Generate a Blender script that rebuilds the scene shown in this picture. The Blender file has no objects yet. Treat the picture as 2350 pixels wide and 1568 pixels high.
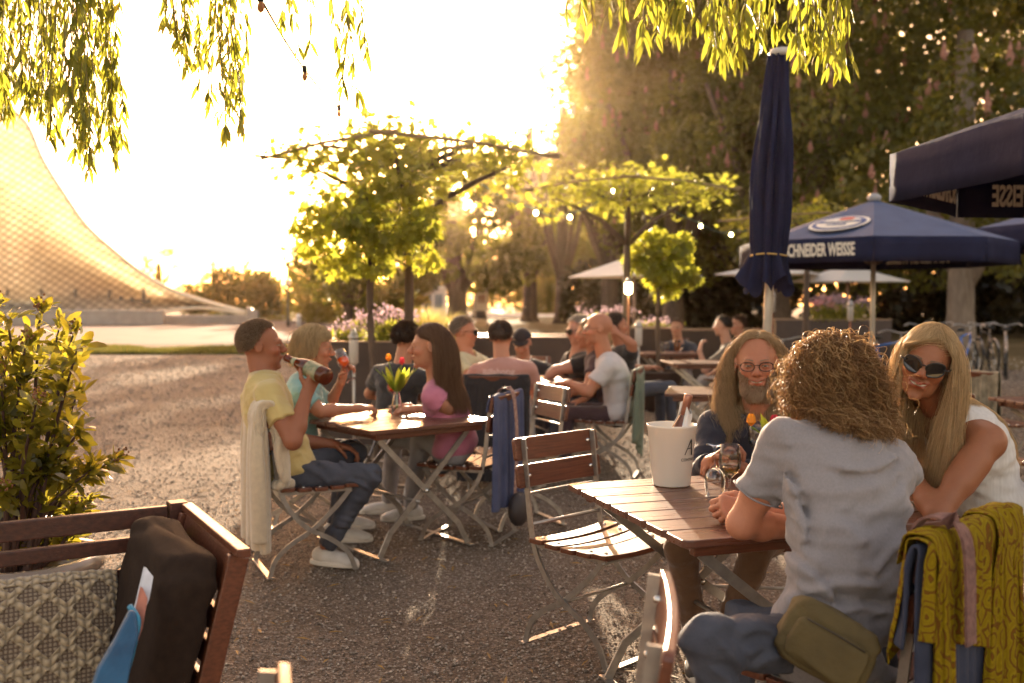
import bpy, math, random
import numpy as np
from mathutils import Vector, Matrix, Euler
R = math.radians
rng = np.random.default_rng(7)
random.seed(7)
SC = bpy.context.scene
COL = SC.collection

# ------------------------------------------------------------------ camera
CAM_H, FPX, CX, CY, HORIZON = 1.45, 2285.0, 1175.0, 784.0, 692.0     # picture measured 2350 x 1568
PITCH = math.atan((CY - HORIZON) / FPX)
cam_d = bpy.data.cameras.new('camera'); cam = bpy.data.objects.new('camera', cam_d); COL.objects.link(cam)
cam.location = (0, 0, CAM_H); cam.rotation_euler = (math.pi / 2 - PITCH, 0, 0)
cam_d.lens = 35.0; cam_d.sensor_width = 36.0; cam_d.clip_end = 900; cam_d.clip_start = 0.05
cam_d.dof.use_dof = True; cam_d.dof.focus_distance = 3.5; cam_d.dof.aperture_fstop = 2.4
SC.camera = cam

# ------------------------------------------------------------------ light
SUN_EL, SUN_AZ = 11.4, -2.3            # behind the scene, just beside the chestnut crowns
W = bpy.data.worlds.new('World'); SC.world = W; W.use_nodes = True
nt = W.node_tree; nt.nodes.clear()
sky = nt.nodes.new('ShaderNodeTexSky'); sky.sky_type = 'NISHITA'; sky.sun_disc = False
sky.sun_elevation = R(SUN_EL); sky.sun_rotation = R(SUN_AZ); sky.altitude = 500
sky.air_density = 1.0; sky.dust_density = 4.0; sky.ozone_density = 1.0
tint = nt.nodes.new('ShaderNodeMix'); tint.data_type = 'RGBA'; tint.blend_type = 'MULTIPLY'
tint.inputs[0].default_value = 1.0; tint.inputs[7].default_value = (1.0, 0.64, 0.44, 1)
bg = nt.nodes.new('ShaderNodeBackground'); bg.inputs['Strength'].default_value = 0.15
out = nt.nodes.new('ShaderNodeOutputWorld')
nt.links.new(sky.outputs[0], tint.inputs[6]); nt.links.new(tint.outputs[2], bg.inputs[0]); nt.links.new(bg.outputs[0], out.inputs[0])
sd = bpy.data.lights.new('sun', 'SUN'); sd.energy = 2.9; sd.angle = R(0.6); sd.color = (1.0, 0.80, 0.56)
sun = bpy.data.objects.new('sun', sd); COL.objects.link(sun)
sv = Vector((math.sin(R(SUN_AZ)) * math.cos(R(SUN_EL)), math.cos(R(SUN_AZ)) * math.cos(R(SUN_EL)), math.sin(R(SUN_EL))))
sun.rotation_euler = sv.to_track_quat('Z', 'Y').to_euler(); sun.location = (-10, 60, 40)
SC.view_settings.view_transform = 'Standard'; SC.view_settings.look = 'None'
SC.view_settings.exposure = 2.75; SC.view_settings.gamma = 1.0
SC.render.engine = 'CYCLES'
cy = SC.cycles
cy.use_denoising = True; cy.max_bounces = 7; cy.diffuse_bounces = 3; cy.glossy_bounces = 3
cy.transmission_bounces = 6; cy.transparent_max_bounces = 16; cy.volume_bounces = 0
cy.caustics_reflective = False; cy.caustics_refractive = False; cy.sample_clamp_indirect = 4.0
cy.use_adaptive_sampling = True; cy.adaptive_threshold = 0.02

# ------------------------------------------------------------------ measuring helpers
def ray(X, Y):
    c = Vector(((X - CX) / FPX, 1.0, (CY - Y) / FPX))
    return Matrix.Rotation(-PITCH, 3, 'X') @ c
def at(X, Y, d):
    r = ray(X, Y); return Vector((0, 0, CAM_H)) + r * (d / r.y)
def gnd(X, Y, z=0.0):
    r = ray(X, Y); return Vector((0, 0, CAM_H)) + r * ((z - CAM_H) / r.z)

# ------------------------------------------------------------------ object helpers
def tag(o, label=None, cat=None, group=None, kind=None):
    if label: o['label'] = label
    if cat: o['category'] = cat
    if group: o['group'] = group
    if kind: o['kind'] = kind
    return o
def empty(name, loc=(0, 0, 0), rz=0.0, label=None, cat=None, group=None):
    o = bpy.data.objects.new(name, None); COL.objects.link(o); o.location = loc; o.rotation_euler = (0, 0, rz)
    o.empty_display_size = 0.1
    return tag(o, label, cat, group)
def link_mesh(name, me, mats, parent=None):
    o = bpy.data.objects.new(name, me); COL.objects.link(o)
    for m in (mats if isinstance(mats, (list, tuple)) else [mats]): me.materials.append(m)
    if parent is not None: o.parent = parent
    return o
def mk(name, V, F, mats, parent=None, smooth=False, col=None, mi=None, uv=None):
    """one mesh object from vertices and faces (list, or an n x 3 / n x 4 array)"""
    me = bpy.data.meshes.new(name)
    V = np.asarray(V, dtype=np.float32).reshape(-1, 3)
    if isinstance(F, np.ndarray):
        k = F.shape[1]; n = len(F)
        me.vertices.add(len(V)); me.vertices.foreach_set('co', V.ravel())
        me.loops.add(n * k); me.loops.foreach_set('vertex_index', F.astype(np.int32).ravel())
        me.polygons.add(n); me.polygons.foreach_set('loop_start', np.arange(0, n * k, k, dtype=np.int32))
        me.update(calc_edges=True)
    else:
        me.from_pydata([tuple(map(float, v)) for v in V], [], [tuple(int(i) for i in f) for f in F]); me.update()
    if smooth: me.polygons.foreach_set('use_smooth', np.ones(len(me.polygons), dtype=bool))
    if col is not None:
        a = me.color_attributes.new('Col', 'FLOAT_COLOR', 'POINT')
        c = np.ones((len(V), 4), dtype=np.float32); c[:, :3] = col; a.data.foreach_set('color', c.ravel())
    if mi is not None: me.polygons.foreach_set('material_index', np.asarray(mi, dtype=np.int32))
    if uv is not None:
        ul = me.uv_layers.new(name='UVMap'); li = np.zeros(len(me.loops), dtype=np.int32); me.loops.foreach_get('vertex_index', li)
        ul.data.foreach_set('uv', np.asarray(uv, dtype=np.float32)[li].ravel())
    return link_mesh(name, me, mats, parent)
def kids(o): return [c for c in bpy.data.objects if c.parent == o]
def copy_tree(o, parent=None):
    c = o.copy(); COL.objects.link(c)
    if parent is not None: c.parent = parent
    for ch in list(o.children): copy_tree(ch, c)
    return c
def dup(o, loc, rz, label, group=None, scale=None):
    c = copy_tree(o); c.location = loc; c.rotation_euler = (0, 0, rz); c['label'] = label
    if group: c['group'] = group
    if scale: c.scale = scale if hasattr(scale, '__len__') else (scale,) * 3
    return c
def bevel(o, w=0.004, seg=2):
    m = o.modifiers.new('bevel', 'BEVEL'); m.width = w; m.segments = seg; m.limit_method = 'ANGLE'; m.angle_limit = R(40)
    return o

class MB:
    """collects shapes into ONE mesh"""
    def __init__(s): s.v = []; s.f = []
    def add(s, V, F):
        n = len(s.v); s.v.extend([tuple(p) for p in V]); s.f.extend([tuple(i + n for i in f) for f in F]); return s
    def box(s, c, size, M=None):
        M = M or Matrix.Identity(3); c = Vector(c); h = [x / 2 for x in size]
        V = [c + M @ Vector((sx * h[0], sy * h[1], sz * h[2])) for sx in (-1, 1) for sy in (-1, 1) for sz in (-1, 1)]
        return s.add(V, [(0, 1, 3, 2), (4, 6, 7, 5), (0, 4, 5, 1), (2, 3, 7, 6), (0, 2, 6, 4), (1, 5, 7, 3)])
    def sweep(s, P, prof, up=(0, 0, 1), closed=False, scale=None):
        """prof: list of (a, b) in the frame across the path"""
        P = [Vector(p) for p in P]; n = len(P); k = len(prof); V = []; up = Vector(up)
        for i, p in enumerate(P):
            t = (P[(i + 1) % n] - P[i - 1]) if closed else (P[min(i + 1, n - 1)] - P[max(i - 1, 0)])
            t.normalize(); a = t.cross(up)
            if a.length < 1e-4: a = t.cross(Vector((0, 1, 0.01)))
            a.normalize(); b = a.cross(t); sc = scale[i] if scale else 1
            V += [p + a * (x * sc) + b * (y * sc) for x, y in prof]
        F = []
        for i in range(n if closed else n - 1):
            j = (i + 1) % n
            F += [(i * k + q, i * k + (q + 1) % k, j * k + (q + 1) % k, j * k + q) for q in range(k)]
        if not closed: F += [tuple(range(k - 1, -1, -1)), tuple((n - 1) * k + q for q in range(k))]
        return s.add(V, F)
    def tube(s, P, r, k=8, scale=None, closed=False, up=(0, 0, 1)):
        return s.sweep(P, [(r * math.cos(2 * math.pi * q / k), r * math.sin(2 * math.pi * q / k)) for q in range(k)], up, closed, scale)
    def bar(s, P, w, t, up=(0, 0, 1)):
        return s.sweep(P, [(-w / 2, -t / 2), (w / 2, -t / 2), (w / 2, t / 2), (-w / 2, t / 2)], up)
    def lathe(s, prof, M=None, k=24, cap=True):
        M = M or Matrix.Identity(4); n = len(prof); V = []
        for r, z in prof: V += [M @ Vector((r * math.cos(2 * math.pi * q / k), r * math.sin(2 * math.pi * q / k), z)) for q in range(k)]
        F = [(i * k + q, i * k + (q + 1) % k, (i + 1) * k + (q + 1) % k, (i + 1) * k + q) for i in range(n - 1) for q in range(k)]
        if cap: F += [tuple(range(k - 1, -1, -1)), tuple((n - 1) * k + q for q in range(k))]
        return s.add(V, F)
    def ball(s, c, r, k=10):
        M = Matrix.Translation(c); rr = r if hasattr(r, '__len__') else (r, r, r)
        n = max(4, k // 2); V = []; 
        for i in range(n + 1):
            a = math.pi * i / n - math.pi / 2
            V += [M @ Vector((rr[0] * math.cos(a) * math.cos(2 * math.pi * q / k), rr[1] * math.cos(a) * math.sin(2 * math.pi * q / k), rr[2] * math.sin(a))) for q in range(k)]
        return s.add(V, [(i * k + q, i * k + (q + 1) % k, (i + 1) * k + (q + 1) % k, (i + 1) * k + q) for i in range(n) for q in range(k)])
    def build(s, name, m, parent=None, smooth=False, bev=0):
        o = mk(name, s.v, s.f, m, parent, smooth)
        if bev: bevel(o, bev)
        return o

def spline(P, n=8):
    """Catmull-Rom through the points"""
    P = [Vector(p) for p in P]; P = [P[0] * 2 - P[1]] + P + [P[-1] * 2 - P[-2]]; out = []
    for i in range(1, len(P) - 2):
        for j in range(n):
            t = j / n; a, b, c, d = P[i - 1:i + 3]
            out.append(0.5 * (2 * b + (c - a) * t + (2 * a - 5 * b + 4 * c - d) * t * t + (3 * b - a - 3 * c + d) * t ** 3))
    return out + [P[-2]]

# ------------------------------------------------------------------ materials
def nd(t, ty, **kw):
    n = t.nodes.new(ty)
    for k, v in kw.items(): setattr(n, k, v)
    return n
MATS = {}
def M(name, c1, c2=None, ns=8.0, rough=0.6, metal=0.0, bump=0.0, bs=40.0, stretch=(1, 1, 1), trans=None, tcol=None, attr=False,
      spec=0.5, sheen=0.0, coat=0.0, det=4.0, alpha=None, bstretch=None, voro=0.0, sss=0.0, rvar=0.0, bdist=0.01):
    """procedural material: two tones mixed by stretched noise, noise bump, optional translucency"""
    if name in MATS: return MATS[name]
    m = bpy.data.materials.new(name); m.use_nodes = True; t = m.node_tree; t.nodes.clear(); L = t.links.new
    o = nd(t, 'ShaderNodeOutputMaterial'); p = nd(t, 'ShaderNodeBsdfPrincipled')
    tc = nd(t, 'ShaderNodeTexCoord')
    def noise(sc, st, dt):
        mp = nd(t, 'ShaderNodeMapping'); mp.inputs['Scale'].default_value = st
        n = nd(t, 'ShaderNodeTexNoise'); n.inputs['Scale'].default_value = sc; n.inputs['Detail'].default_value = dt
        L(tc.outputs['Object'], mp.inputs[0]); L(mp.outputs[0], n.inputs['Vector']); return n
    if attr:
        a = nd(t, 'ShaderNodeAttribute'); a.attribute_name = 'Col'; base = a.outputs['Color']
    else:
        rgb = nd(t, 'ShaderNodeRGB'); rgb.outputs[0].default_value = (*c1, 1); base = rgb.outputs[0]
    if c2 is not None:
        n = noise(ns, stretch, det); mx = nd(t, 'ShaderNodeMix', data_type='RGBA')
        rmp = nd(t, 'ShaderNodeMapRange'); rmp.inputs[1].default_value = 0.32; rmp.inputs[2].default_value = 0.68
        L(n.outputs[0], rmp.inputs[0]); L(rmp.outputs[0], mx.inputs[0])
        if attr:
            mx.blend_type = 'MULTIPLY'; L(base, mx.inputs[6]); mx.inputs[7].default_value = (*c2, 1)
        else:
            L(base, mx.inputs[6]); mx.inputs[7].default_value = (*c2, 1)
        base = mx.outputs[2]
        if rvar:
            rm = nd(t, 'ShaderNodeMapRange'); rm.inputs[3].default_value = max(rough - rvar, 0.03); rm.inputs[4].default_value = rough + rvar
            L(n.outputs[0], rm.inputs[0]); L(rm.outputs[0], p.inputs['Roughness'])
    L(base, p.inputs['Base Color'])
    if not rvar: p.inputs['Roughness'].default_value = rough
    p.inputs['Metallic'].default_value = metal
    p.inputs['Specular IOR Level'].default_value = spec; p.inputs['Sheen Weight'].default_value = sheen
    p.inputs['Coat Weight'].default_value = coat; p.inputs['Coat Roughness'].default_value = 0.15
    if sss:
        p.inputs['Subsurface Weight'].default_value = sss; p.inputs['Subsurface Radius'].default_value = (1.0, 0.35, 0.2); p.inputs['Subsurface Scale'].default_value = 0.012
    if bump:
        b = nd(t, 'ShaderNodeBump'); b.inputs['Strength'].default_value = bump; b.inputs['Distance'].default_value = bdist
        if voro:
            v = nd(t, 'ShaderNodeTexVoronoi'); v.inputs['Scale'].default_value = voro; L(tc.outputs['Object'], v.inputs['Vector']); L(v.outputs['Distance'], b.inputs['Height'])
        else:
            n2 = noise(bs, bstretch or stretch, 5.0); L(n2.outputs[0], b.inputs['Height'])
        L(b.outputs[0], p.inputs['Normal'])
    sh = p.outputs[0]
    if trans:
        tr = nd(t, 'ShaderNodeBsdfTranslucent'); ms = nd(t, 'ShaderNodeMixShader'); ms.inputs[0].default_value = trans
        if tcol is not None: tr.inputs[0].default_value = (*tcol, 1)
        else: L(base, tr.inputs[0])
        L(sh, ms.inputs[1]); L(tr.outputs[0], ms.inputs[2]); sh = ms.outputs[0]
    L(sh, o.inputs[0]); MATS[name] = m
    return m
def thin_glass(name, col=(1, 1, 1)):
    m = bpy.data.materials.new(name); m.use_nodes = True; t = m.node_tree; t.nodes.clear(); L = t.links.new
    o = nd(t, 'ShaderNodeOutputMaterial'); g = nd(t, 'ShaderNodeBsdfGlossy'); g.inputs['Roughness'].default_value = 0.02; tr = nd(t, 'ShaderNodeBsdfTransparent'); tr.inputs[0].default_value = (*col, 1)
    f = nd(t, 'ShaderNodeLayerWeight'); f.inputs[0].default_value = 0.28; ms = nd(t, 'ShaderNodeMixShader'); mm = nd(t, 'ShaderNodeMath', operation='MULTIPLY_ADD'); mm.inputs[1].default_value = 0.75; mm.inputs[2].default_value = 0.03
    L(f.outputs['Fresnel'], mm.inputs[0]); L(mm.outputs[0], ms.inputs[0]); L(tr.outputs[0], ms.inputs[1]); L(g.outputs[0], ms.inputs[2]); L(ms.outputs[0], o.inputs[0]); MATS[name] = m; return m
def glass(name, col=(1, 1, 1), rough=0.0, ior=1.45):
    if name in MATS: return MATS[name]
    m = bpy.data.materials.new(name); m.use_nodes = True; t = m.node_tree; t.nodes.clear(); L = t.links.new
    o = nd(t, 'ShaderNodeOutputMaterial'); p = nd(t, 'ShaderNodeBsdfPrincipled'); p.inputs['Base Color'].default_value = (*col, 1)
    p.inputs['Transmission Weight'].default_value = 1.0; p.inputs['Roughness'].default_value = rough; p.inputs['IOR'].default_value = ior
    L(p.outputs[0], o.inputs[0]); MATS[name] = m; return m
def emit(name, col, s):
    if name in MATS: return MATS[name]
    m = bpy.data.materials.new(name); m.use_nodes = True; t = m.node_tree; t.nodes.clear()
    o = nd(t, 'ShaderNodeOutputMaterial'); e = nd(t, 'ShaderNodeEmission'); e.inputs[0].default_value = (*col, 1); e.inputs[1].default_value = s
    t.links.new(e.outputs[0], o.inputs[0]); MATS[name] = m; return m
WOOD = M('wood', (0.16, 0.052, 0.025), (0.085, 0.026, 0.013), ns=14, stretch=(0.5, 8, 8), rough=0.34, bump=0.12, bs=30, spec=0.5, rvar=0.1)
WOODTOP = M('table_wood', (0.15, 0.06, 0.038), (0.09, 0.034, 0.02), ns=9, stretch=(0.5, 7, 7), rough=0.3, bump=0.10, bs=24, spec=0.6, rvar=0.1)
DARKWOOD = M('dark_wood', (0.075, 0.022, 0.012), (0.035, 0.010, 0.006), ns=10, stretch=(1, 9, 9), rough=0.45, bump=0.15, bs=24)
STEEL = M('galvanised_steel', (0.42, 0.39, 0.36), (0.30, 0.28, 0.26), ns=25, rough=0.42, metal=0.85, bump=0.05, bs=60)
BOLT = M('bolt', (0.7, 0.68, 0.64), rough=0.25, metal=1.0)
# ================================================================== SETTING
GRAVEL = bpy.data.materials.new('gravel_mat'); GRAVEL.use_nodes = True
def _gravel():
    t = GRAVEL.node_tree; t.nodes.clear(); L = t.links.new
    o = nd(t, 'ShaderNodeOutputMaterial'); p = nd(t, 'ShaderNodeBsdfPrincipled'); tc = nd(t, 'ShaderNodeTexCoord')
    v = nd(t, 'ShaderNodeTexVoronoi'); v.inputs['Scale'].default_value = 100; v.inputs['Randomness'].default_value = 1.0
    v2 = nd(t, 'ShaderNodeTexVoronoi'); v2.inputs['Scale'].default_value = 290
    L(tc.outputs['Object'], v.inputs['Vector']); L(tc.outputs['Object'], v2.inputs['Vector'])
    n = nd(t, 'ShaderNodeTexNoise'); n.inputs['Scale'].default_value = 0.7; n.inputs['Detail'].default_value = 8; L(tc.outputs['Object'], n.inputs['Vector'])
    sep = nd(t, 'ShaderNodeSeparateColor'); L(v.outputs['Color'], sep.inputs[0])
    cr = nd(t, 'ShaderNodeValToRGB'); e = cr.color_ramp.elements
    e[0].position = 0.0; e[0].color = (0.13, 0.102, 0.080, 1); e[1].position = 1.0; e[1].color = (0.40, 0.335, 0.275, 1)
    x = e.new(0.45); x.color = (0.195, 0.152, 0.118, 1); x = e.new(0.75); x.color = (0.25, 0.20, 0.16, 1)
    L(sep.outputs[0], cr.inputs[0])
    mx = nd(t, 'ShaderNodeMix', data_type='RGBA', blend_type='MULTIPLY'); mx.inputs[0].default_value = 1
    cr2 = nd(t, 'ShaderNodeValToRGB'); e = cr2.color_ramp.elements; e[0].position = 0.3; e[0].color = (0.72, 0.66, 0.6, 1); e[1].position = 0.7; e[1].color = (1.12, 1.1, 1.08, 1)
    L(n.outputs[0], cr2.inputs[0]); L(cr.outputs[0], mx.inputs[6]); L(cr2.outputs[0], mx.inputs[7]); L(mx.outputs[2], p.inputs['Base Color'])
    ad = nd(t, 'ShaderNodeMath', operation='MULTIPLY_ADD'); ad.inputs[1].default_value = 0.35
    L(v2.outputs['Distance'], ad.inputs[0]); L(v.outputs['Distance'], ad.inputs[2])
    n3 = nd(t, 'ShaderNodeTexNoise'); n3.inputs['Scale'].default_value = 9; n3.inputs['Detail'].default_value = 4; L(tc.outputs['Object'], n3.inputs['Vector'])
    ad2 = nd(t, 'ShaderNodeMath', operation='MULTIPLY_ADD'); ad2.inputs[1].default_value = -1.6
    L(n3.outputs[0], ad2.inputs[0]); L(ad.outputs[0], ad2.inputs[2])
    n5 = nd(t, 'ShaderNodeTexNoise'); n5.inputs['Scale'].default_value = 3.6; n5.inputs['Detail'].default_value = 7; n5.inputs['Roughness'].default_value = 0.7; L(tc.outputs['Object'], n5.inputs['Vector'])
    bb = nd(t, 'ShaderNodeBump'); bb.inputs['Strength'].default_value = 0.8; bb.inputs['Distance'].default_value = 0.085; L(n5.outputs[0], bb.inputs['Height'])
    b = nd(t, 'ShaderNodeBump', invert=True); L(bb.outputs[0], b.inputs['Normal']); b.inputs['Strength'].default_value = 0.85; b.inputs['Distance'].default_value = 0.010
    L(ad2.outputs[0], b.inputs['Height']); L(b.outputs[0], p.inputs['Normal']); p.inputs['Roughness'].default_value = 0.9; p.inputs['Specular IOR Level'].default_value = 0.06
    L(p.outputs[0], o.inputs[0])
_gravel()
def ground_z(x, y): return 0.0
xs = np.concatenate([np.linspace(-160, -8, 12), np.linspace(-7, 7, 60), np.linspace(8, 160, 12)])
ys = np.concatenate([np.linspace(-12, 1, 6), np.linspace(1.3, 12, 50), np.linspace(13, 320, 24)])
gx, gy = np.meshgrid(xs, ys); gz = 0.012 * np.sin(gx * 2.3 + 1) * np.sin(gy * 1.7) * (np.abs(gx) < 7.5) * (gy < 12.5) - 0.004
n0, n1 = gx.shape; ii = np.arange(n0 * n1).reshape(n0, n1)
tag(mk('ground', np.stack([gx, gy, gz], -1).reshape(-1, 3), np.stack([ii[:-1, :-1], ii[:-1, 1:], ii[1:, 1:], ii[1:, :-1]], -1).reshape(-1, 4), GRAVEL, smooth=True), kind='structure')

def sheet(name, pts, m, z, kind='structure'):
    c = np.mean([(p[0], p[1]) for p in pts], axis=0)
    return tag(mk(name, [(p[0], p[1], z) for p in pts], [tuple(range(len(pts)))], m), kind=kind)
PLAZA = M('plaza', (0.20, 0.145, 0.125), (0.165, 0.12, 0.10), ns=0.6, rough=0.95, bump=0.2, bs=12, spec=0.05)
LAWN = M('lawn', (0.10, 0.072, 0.028), (0.21, 0.155, 0.085), ns=0.22, stretch=(0.35, 1.6, 1), rough=0.95, bump=0.6, bs=20, det=6, spec=0.05)
sheet('plaza', [(-75, 33.5), (-12, 33), (-6, 38), (-3, 52), (-4, 95), (-75, 95)], PLAZA, 0.006)
sheet('path', [(-4, 96), (10, 96), (14, 150), (-8, 150)], M('path', (0.75, 0.62, 0.5), (0.6, 0.5, 0.4), ns=0.5, rough=0.9), 0.006)
sheet('lawn', [(-2.5, 60), (-2, 44), (0.3, 28), (4, 22.5), (10, 21), (40, 20), (60, 90), (-2.5, 94)], LAWN, 0.006)

# loose pebbles and fallen willow leaves on the near ground
def pebbles(n):
    d = 1.9 + 24 * rng.random(n) ** 2.7; x = (rng.random(n) - 0.5) * 2 * (0.58 * d + 0.25)
    r = (0.003 + 0.0065 * rng.random(n) ** 2.2) * (1 + 0.9 * np.clip((d - 5) / 8, 0, 2))
    base = np.array([(1, 0, 0), (0, 1, 0), (-1, 0, 0), (0, -1, 0), (0, 0, 0.75), (0, 0, -0.6)], float)
    V = base[None] * (0.65 + 0.7 * rng.random((n, 6, 3)))
    a = rng.random(n) * 6.283; c, s = np.cos(a)[:, None], np.sin(a)[:, None]
    V = np.stack([V[..., 0] * c - V[..., 1] * s, V[..., 0] * s + V[..., 1] * c, V[..., 2]], -1) * r[:, None, None]
    V[..., 0] += x[:, None]; V[..., 1] += d[:, None]; V[..., 2] += (r * 0.6 + 0.012 * np.sin(x * 2.3 + 1) * np.sin(d * 1.7) * (np.abs(x) < 7.5) - 0.004)[:, None]
    f = np.array([(0, 1, 4), (1, 2, 4), (2, 3, 4), (3, 0, 4), (1, 0, 5), (2, 1, 5), (3, 2, 5), (0, 3, 5)])
    F = (f[None] + 6 * np.arange(n)[:, None, None]).reshape(-1, 3)
    t = rng.random(n)[:, None]; tone = np.array((0.12, 0.092, 0.072)) * (1 - t) + np.array((0.52, 0.44, 0.36)) * t
    return V.reshape(-1, 3), F, np.repeat(tone, 6, axis=0)
V, F, c = pebbles(140000)
tag(mk('gravel', V, F, M('pebble', (0.3,) * 3, attr=True, rough=0.8, spec=0.2), col=c, smooth=True), kind='stuff')
def flat_leaves(n):
    d = 2.0 + 5.5 * rng.random(n) ** 1.3; x = (rng.random(n) - 0.5) * 1.1 * d; a = rng.random(n) * 6.283; l = 0.02 + 0.03 * rng.random(n); w = l * 0.16
    u = np.stack([np.cos(a), np.sin(a), 0.25 * (rng.random(n) - 0.5)], -1); v = np.stack([-np.sin(a), np.cos(a), 0.5 * (rng.random(n) - 0.5)], -1)
    c = np.stack([x, d, np.full(n, 0.014)], -1)
    V = np.stack([c - u * l[:, None], c + v * w[:, None] + (0, 0, .004), c + u * l[:, None], c - v * w[:, None] + (0, 0, .004)], 1).reshape(-1, 3)
    return V, np.arange(4 * n).reshape(n, 4)
V, F = flat_leaves(420)
tag(mk('fallen_leaves', V, F, M('fallen_leaf', (0.42, 0.24, 0.04), (0.25, 0.14, 0.04), ns=30, rough=0.6, trans=0.3)), kind='stuff')

# ---------------------------------------------------------------- tent roof of the stadium, its wall and what stands there
def tent_roof():
    up = [(-120, 60), (-40, 160), (20, 240), (65, 290), (100, 370), (150, 450), (200, 520), (260, 575), (330, 630), (400, 668), (480, 695), (562, 717)]
    lo = [(-120, 712), (-40, 712), (30, 713), (80, 714), (130, 714), (190, 714), (250, 714), (300, 716), (345, 720), (392, 711), (470, 706), (562, 719)]
    def res(C, n):
        return spline([Vector((x, y, 0)) for x, y in C], 6)
    U, Lw = res(up, 6), res(lo, 6); nu, nv = len(U), 26; V, UV = [], []
    for i in range(nu):
        s = i / (nu - 1)
        for j in range(nv):
            t = j / (nv - 1)
            x = Lw[i].x * (1 - t) + U[i].x * t - 18 * math.sin(math.pi * t) * (1 - s); y = Lw[i].y * (1 - t) + U[i].y * t
            d = 72 - 6 * s + 26 * t * (1 - s) ** 0.8 + 7 * math.sin(math.pi * t)
            V.append(at(x, y, d)); UV.append((x / 100, y / 100))
    I = np.arange(nu * nv).reshape(nu, nv)
    F = np.stack([I[:-1, :-1], I[1:, :-1], I[1:, 1:], I[:-1, 1:]], -1).reshape(-1, 4)
    m = bpy.data.materials.new('acrylic_panels'); m.use_nodes = True; t = m.node_tree; t.nodes.clear(); L = t.links.new
    o = nd(t, 'ShaderNodeOutputMaterial'); p = nd(t, 'ShaderNodeBsdfPrincipled'); p.inputs['Roughness'].default_value = 0.35
    uv = nd(t, 'ShaderNodeUVMap'); sp = nd(t, 'ShaderNodeSeparateXYZ'); L(uv.outputs[0], sp.inputs[0])
    def mth(op, a, b=None, c=None):
        n = nd(t, 'ShaderNodeMath', operation=op)
        for k, q in enumerate((a, b, c)):
            if q is None: continue
            if isinstance(q, (int, float)): n.inputs[k].default_value = q
            else: L(q, n.inputs[k])
        return n.outputs[0]
    X, Y = sp.outputs[0], sp.outputs[1]
    a = mth('MULTIPLY_ADD', X, 4.7, mth('MULTIPLY', Y, 5.6)); b = mth('MULTIPLY_ADD', X, -3.2, mth('MULTIPLY', Y, 5.9))
    def line(q, w): return mth('LESS_THAN', mth('ABSOLUTE', mth('SUBTRACT', mth('FRACT', q), 0.5)), w)
    ln = mth('MAXIMUM', line(a, 0.07), line(b, 0.07))
    cell = nd(t, 'ShaderNodeCombineXYZ'); L(mth('FLOOR', mth('ADD', a, 0.5)), cell.inputs[0]); L(mth('FLOOR', mth('ADD', b, 0.5)), cell.inputs[1])
    wn = nd(t, 'ShaderNodeTexWhiteNoise', noise_dimensions='2D'); L(cell.outputs[0], wn.inputs['Vector'])
    nz = nd(t, 'ShaderNodeTexNoise'); nz.inputs['Scale'].default_value = 1.3; nz.inputs['Detail'].default_value = 3; L(uv.outputs[0], nz.inputs['Vector'])
    cr = nd(t, 'ShaderNodeValToRGB'); e = cr.color_ramp.elements; e[0].position = 0.0; e[0].color = (0.58, 0.53, 0.42, 1); e[1].position = 1.0; e[1].color = (0.76, 0.72, 0.61, 1)
    L(mth('MULTIPLY_ADD', wn.outputs[0], 0.55, mth('MULTIPLY', nz.outputs[0], 0.7)), cr.inputs[0])
    mx = nd(t, 'ShaderNodeMix', data_type='RGBA'); L(ln, mx.inputs[0]); L(cr.outputs[0], mx.inputs[6]); mx.inputs[7].default_value = (0.20, 0.165, 0.11, 1)
    L(mx.outputs[2], p.inputs['Base Color'])
    tr = nd(t, 'ShaderNodeBsdfTranslucent'); L(mx.outputs[2], tr.inputs[0]); ms = nd(t, 'ShaderNodeMixShader'); ms.inputs[0].default_value = 0.8
    L(p.outputs[0], ms.inputs[1]); L(tr.outputs[0], ms.inputs[2]); L(ms.outputs[0], o.inputs[0])
    root = empty('tent_roof', at(300, 716, 70), label='huge sagging tent roof of translucent cream acrylic panels on a cable net', cat='tent roof')
    inv = Vector(root.location)
    o1 = mk('roof_skin', [v - inv for v in V], F, m, root, smooth=True, uv=UV)
    sol = o1.modifiers.new('thick', 'SOLIDIFY'); sol.thickness = 0.06
    MB().tube([V[i * nv + nv - 1] - inv for i in range(nu)], 0.16, 6).build('edge_cable', M('pale_cable', (0.6, 0.52, 0.38), rough=0.5), root, True)
    MB().tube([V[i * nv] - inv + Vector((0, 0, -0.05)) for i in range(int(nu * 0.62), nu)], 0.12, 6).build('edge_cable', MATS['pale_cable'], root, True)
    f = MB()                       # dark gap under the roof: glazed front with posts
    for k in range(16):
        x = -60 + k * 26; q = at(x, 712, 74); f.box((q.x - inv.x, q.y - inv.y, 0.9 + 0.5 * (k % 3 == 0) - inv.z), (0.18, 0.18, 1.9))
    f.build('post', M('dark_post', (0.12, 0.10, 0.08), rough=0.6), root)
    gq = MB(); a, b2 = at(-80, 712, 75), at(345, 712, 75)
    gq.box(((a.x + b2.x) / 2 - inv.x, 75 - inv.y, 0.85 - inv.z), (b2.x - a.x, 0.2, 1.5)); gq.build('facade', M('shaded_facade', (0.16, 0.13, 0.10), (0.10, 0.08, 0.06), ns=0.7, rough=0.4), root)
    return root
tent_roof()
CONC = M('concrete', (0.36, 0.33, 0.30), (0.28, 0.255, 0.23), ns=2.2, rough=0.85, bump=0.2, bs=9)
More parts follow.
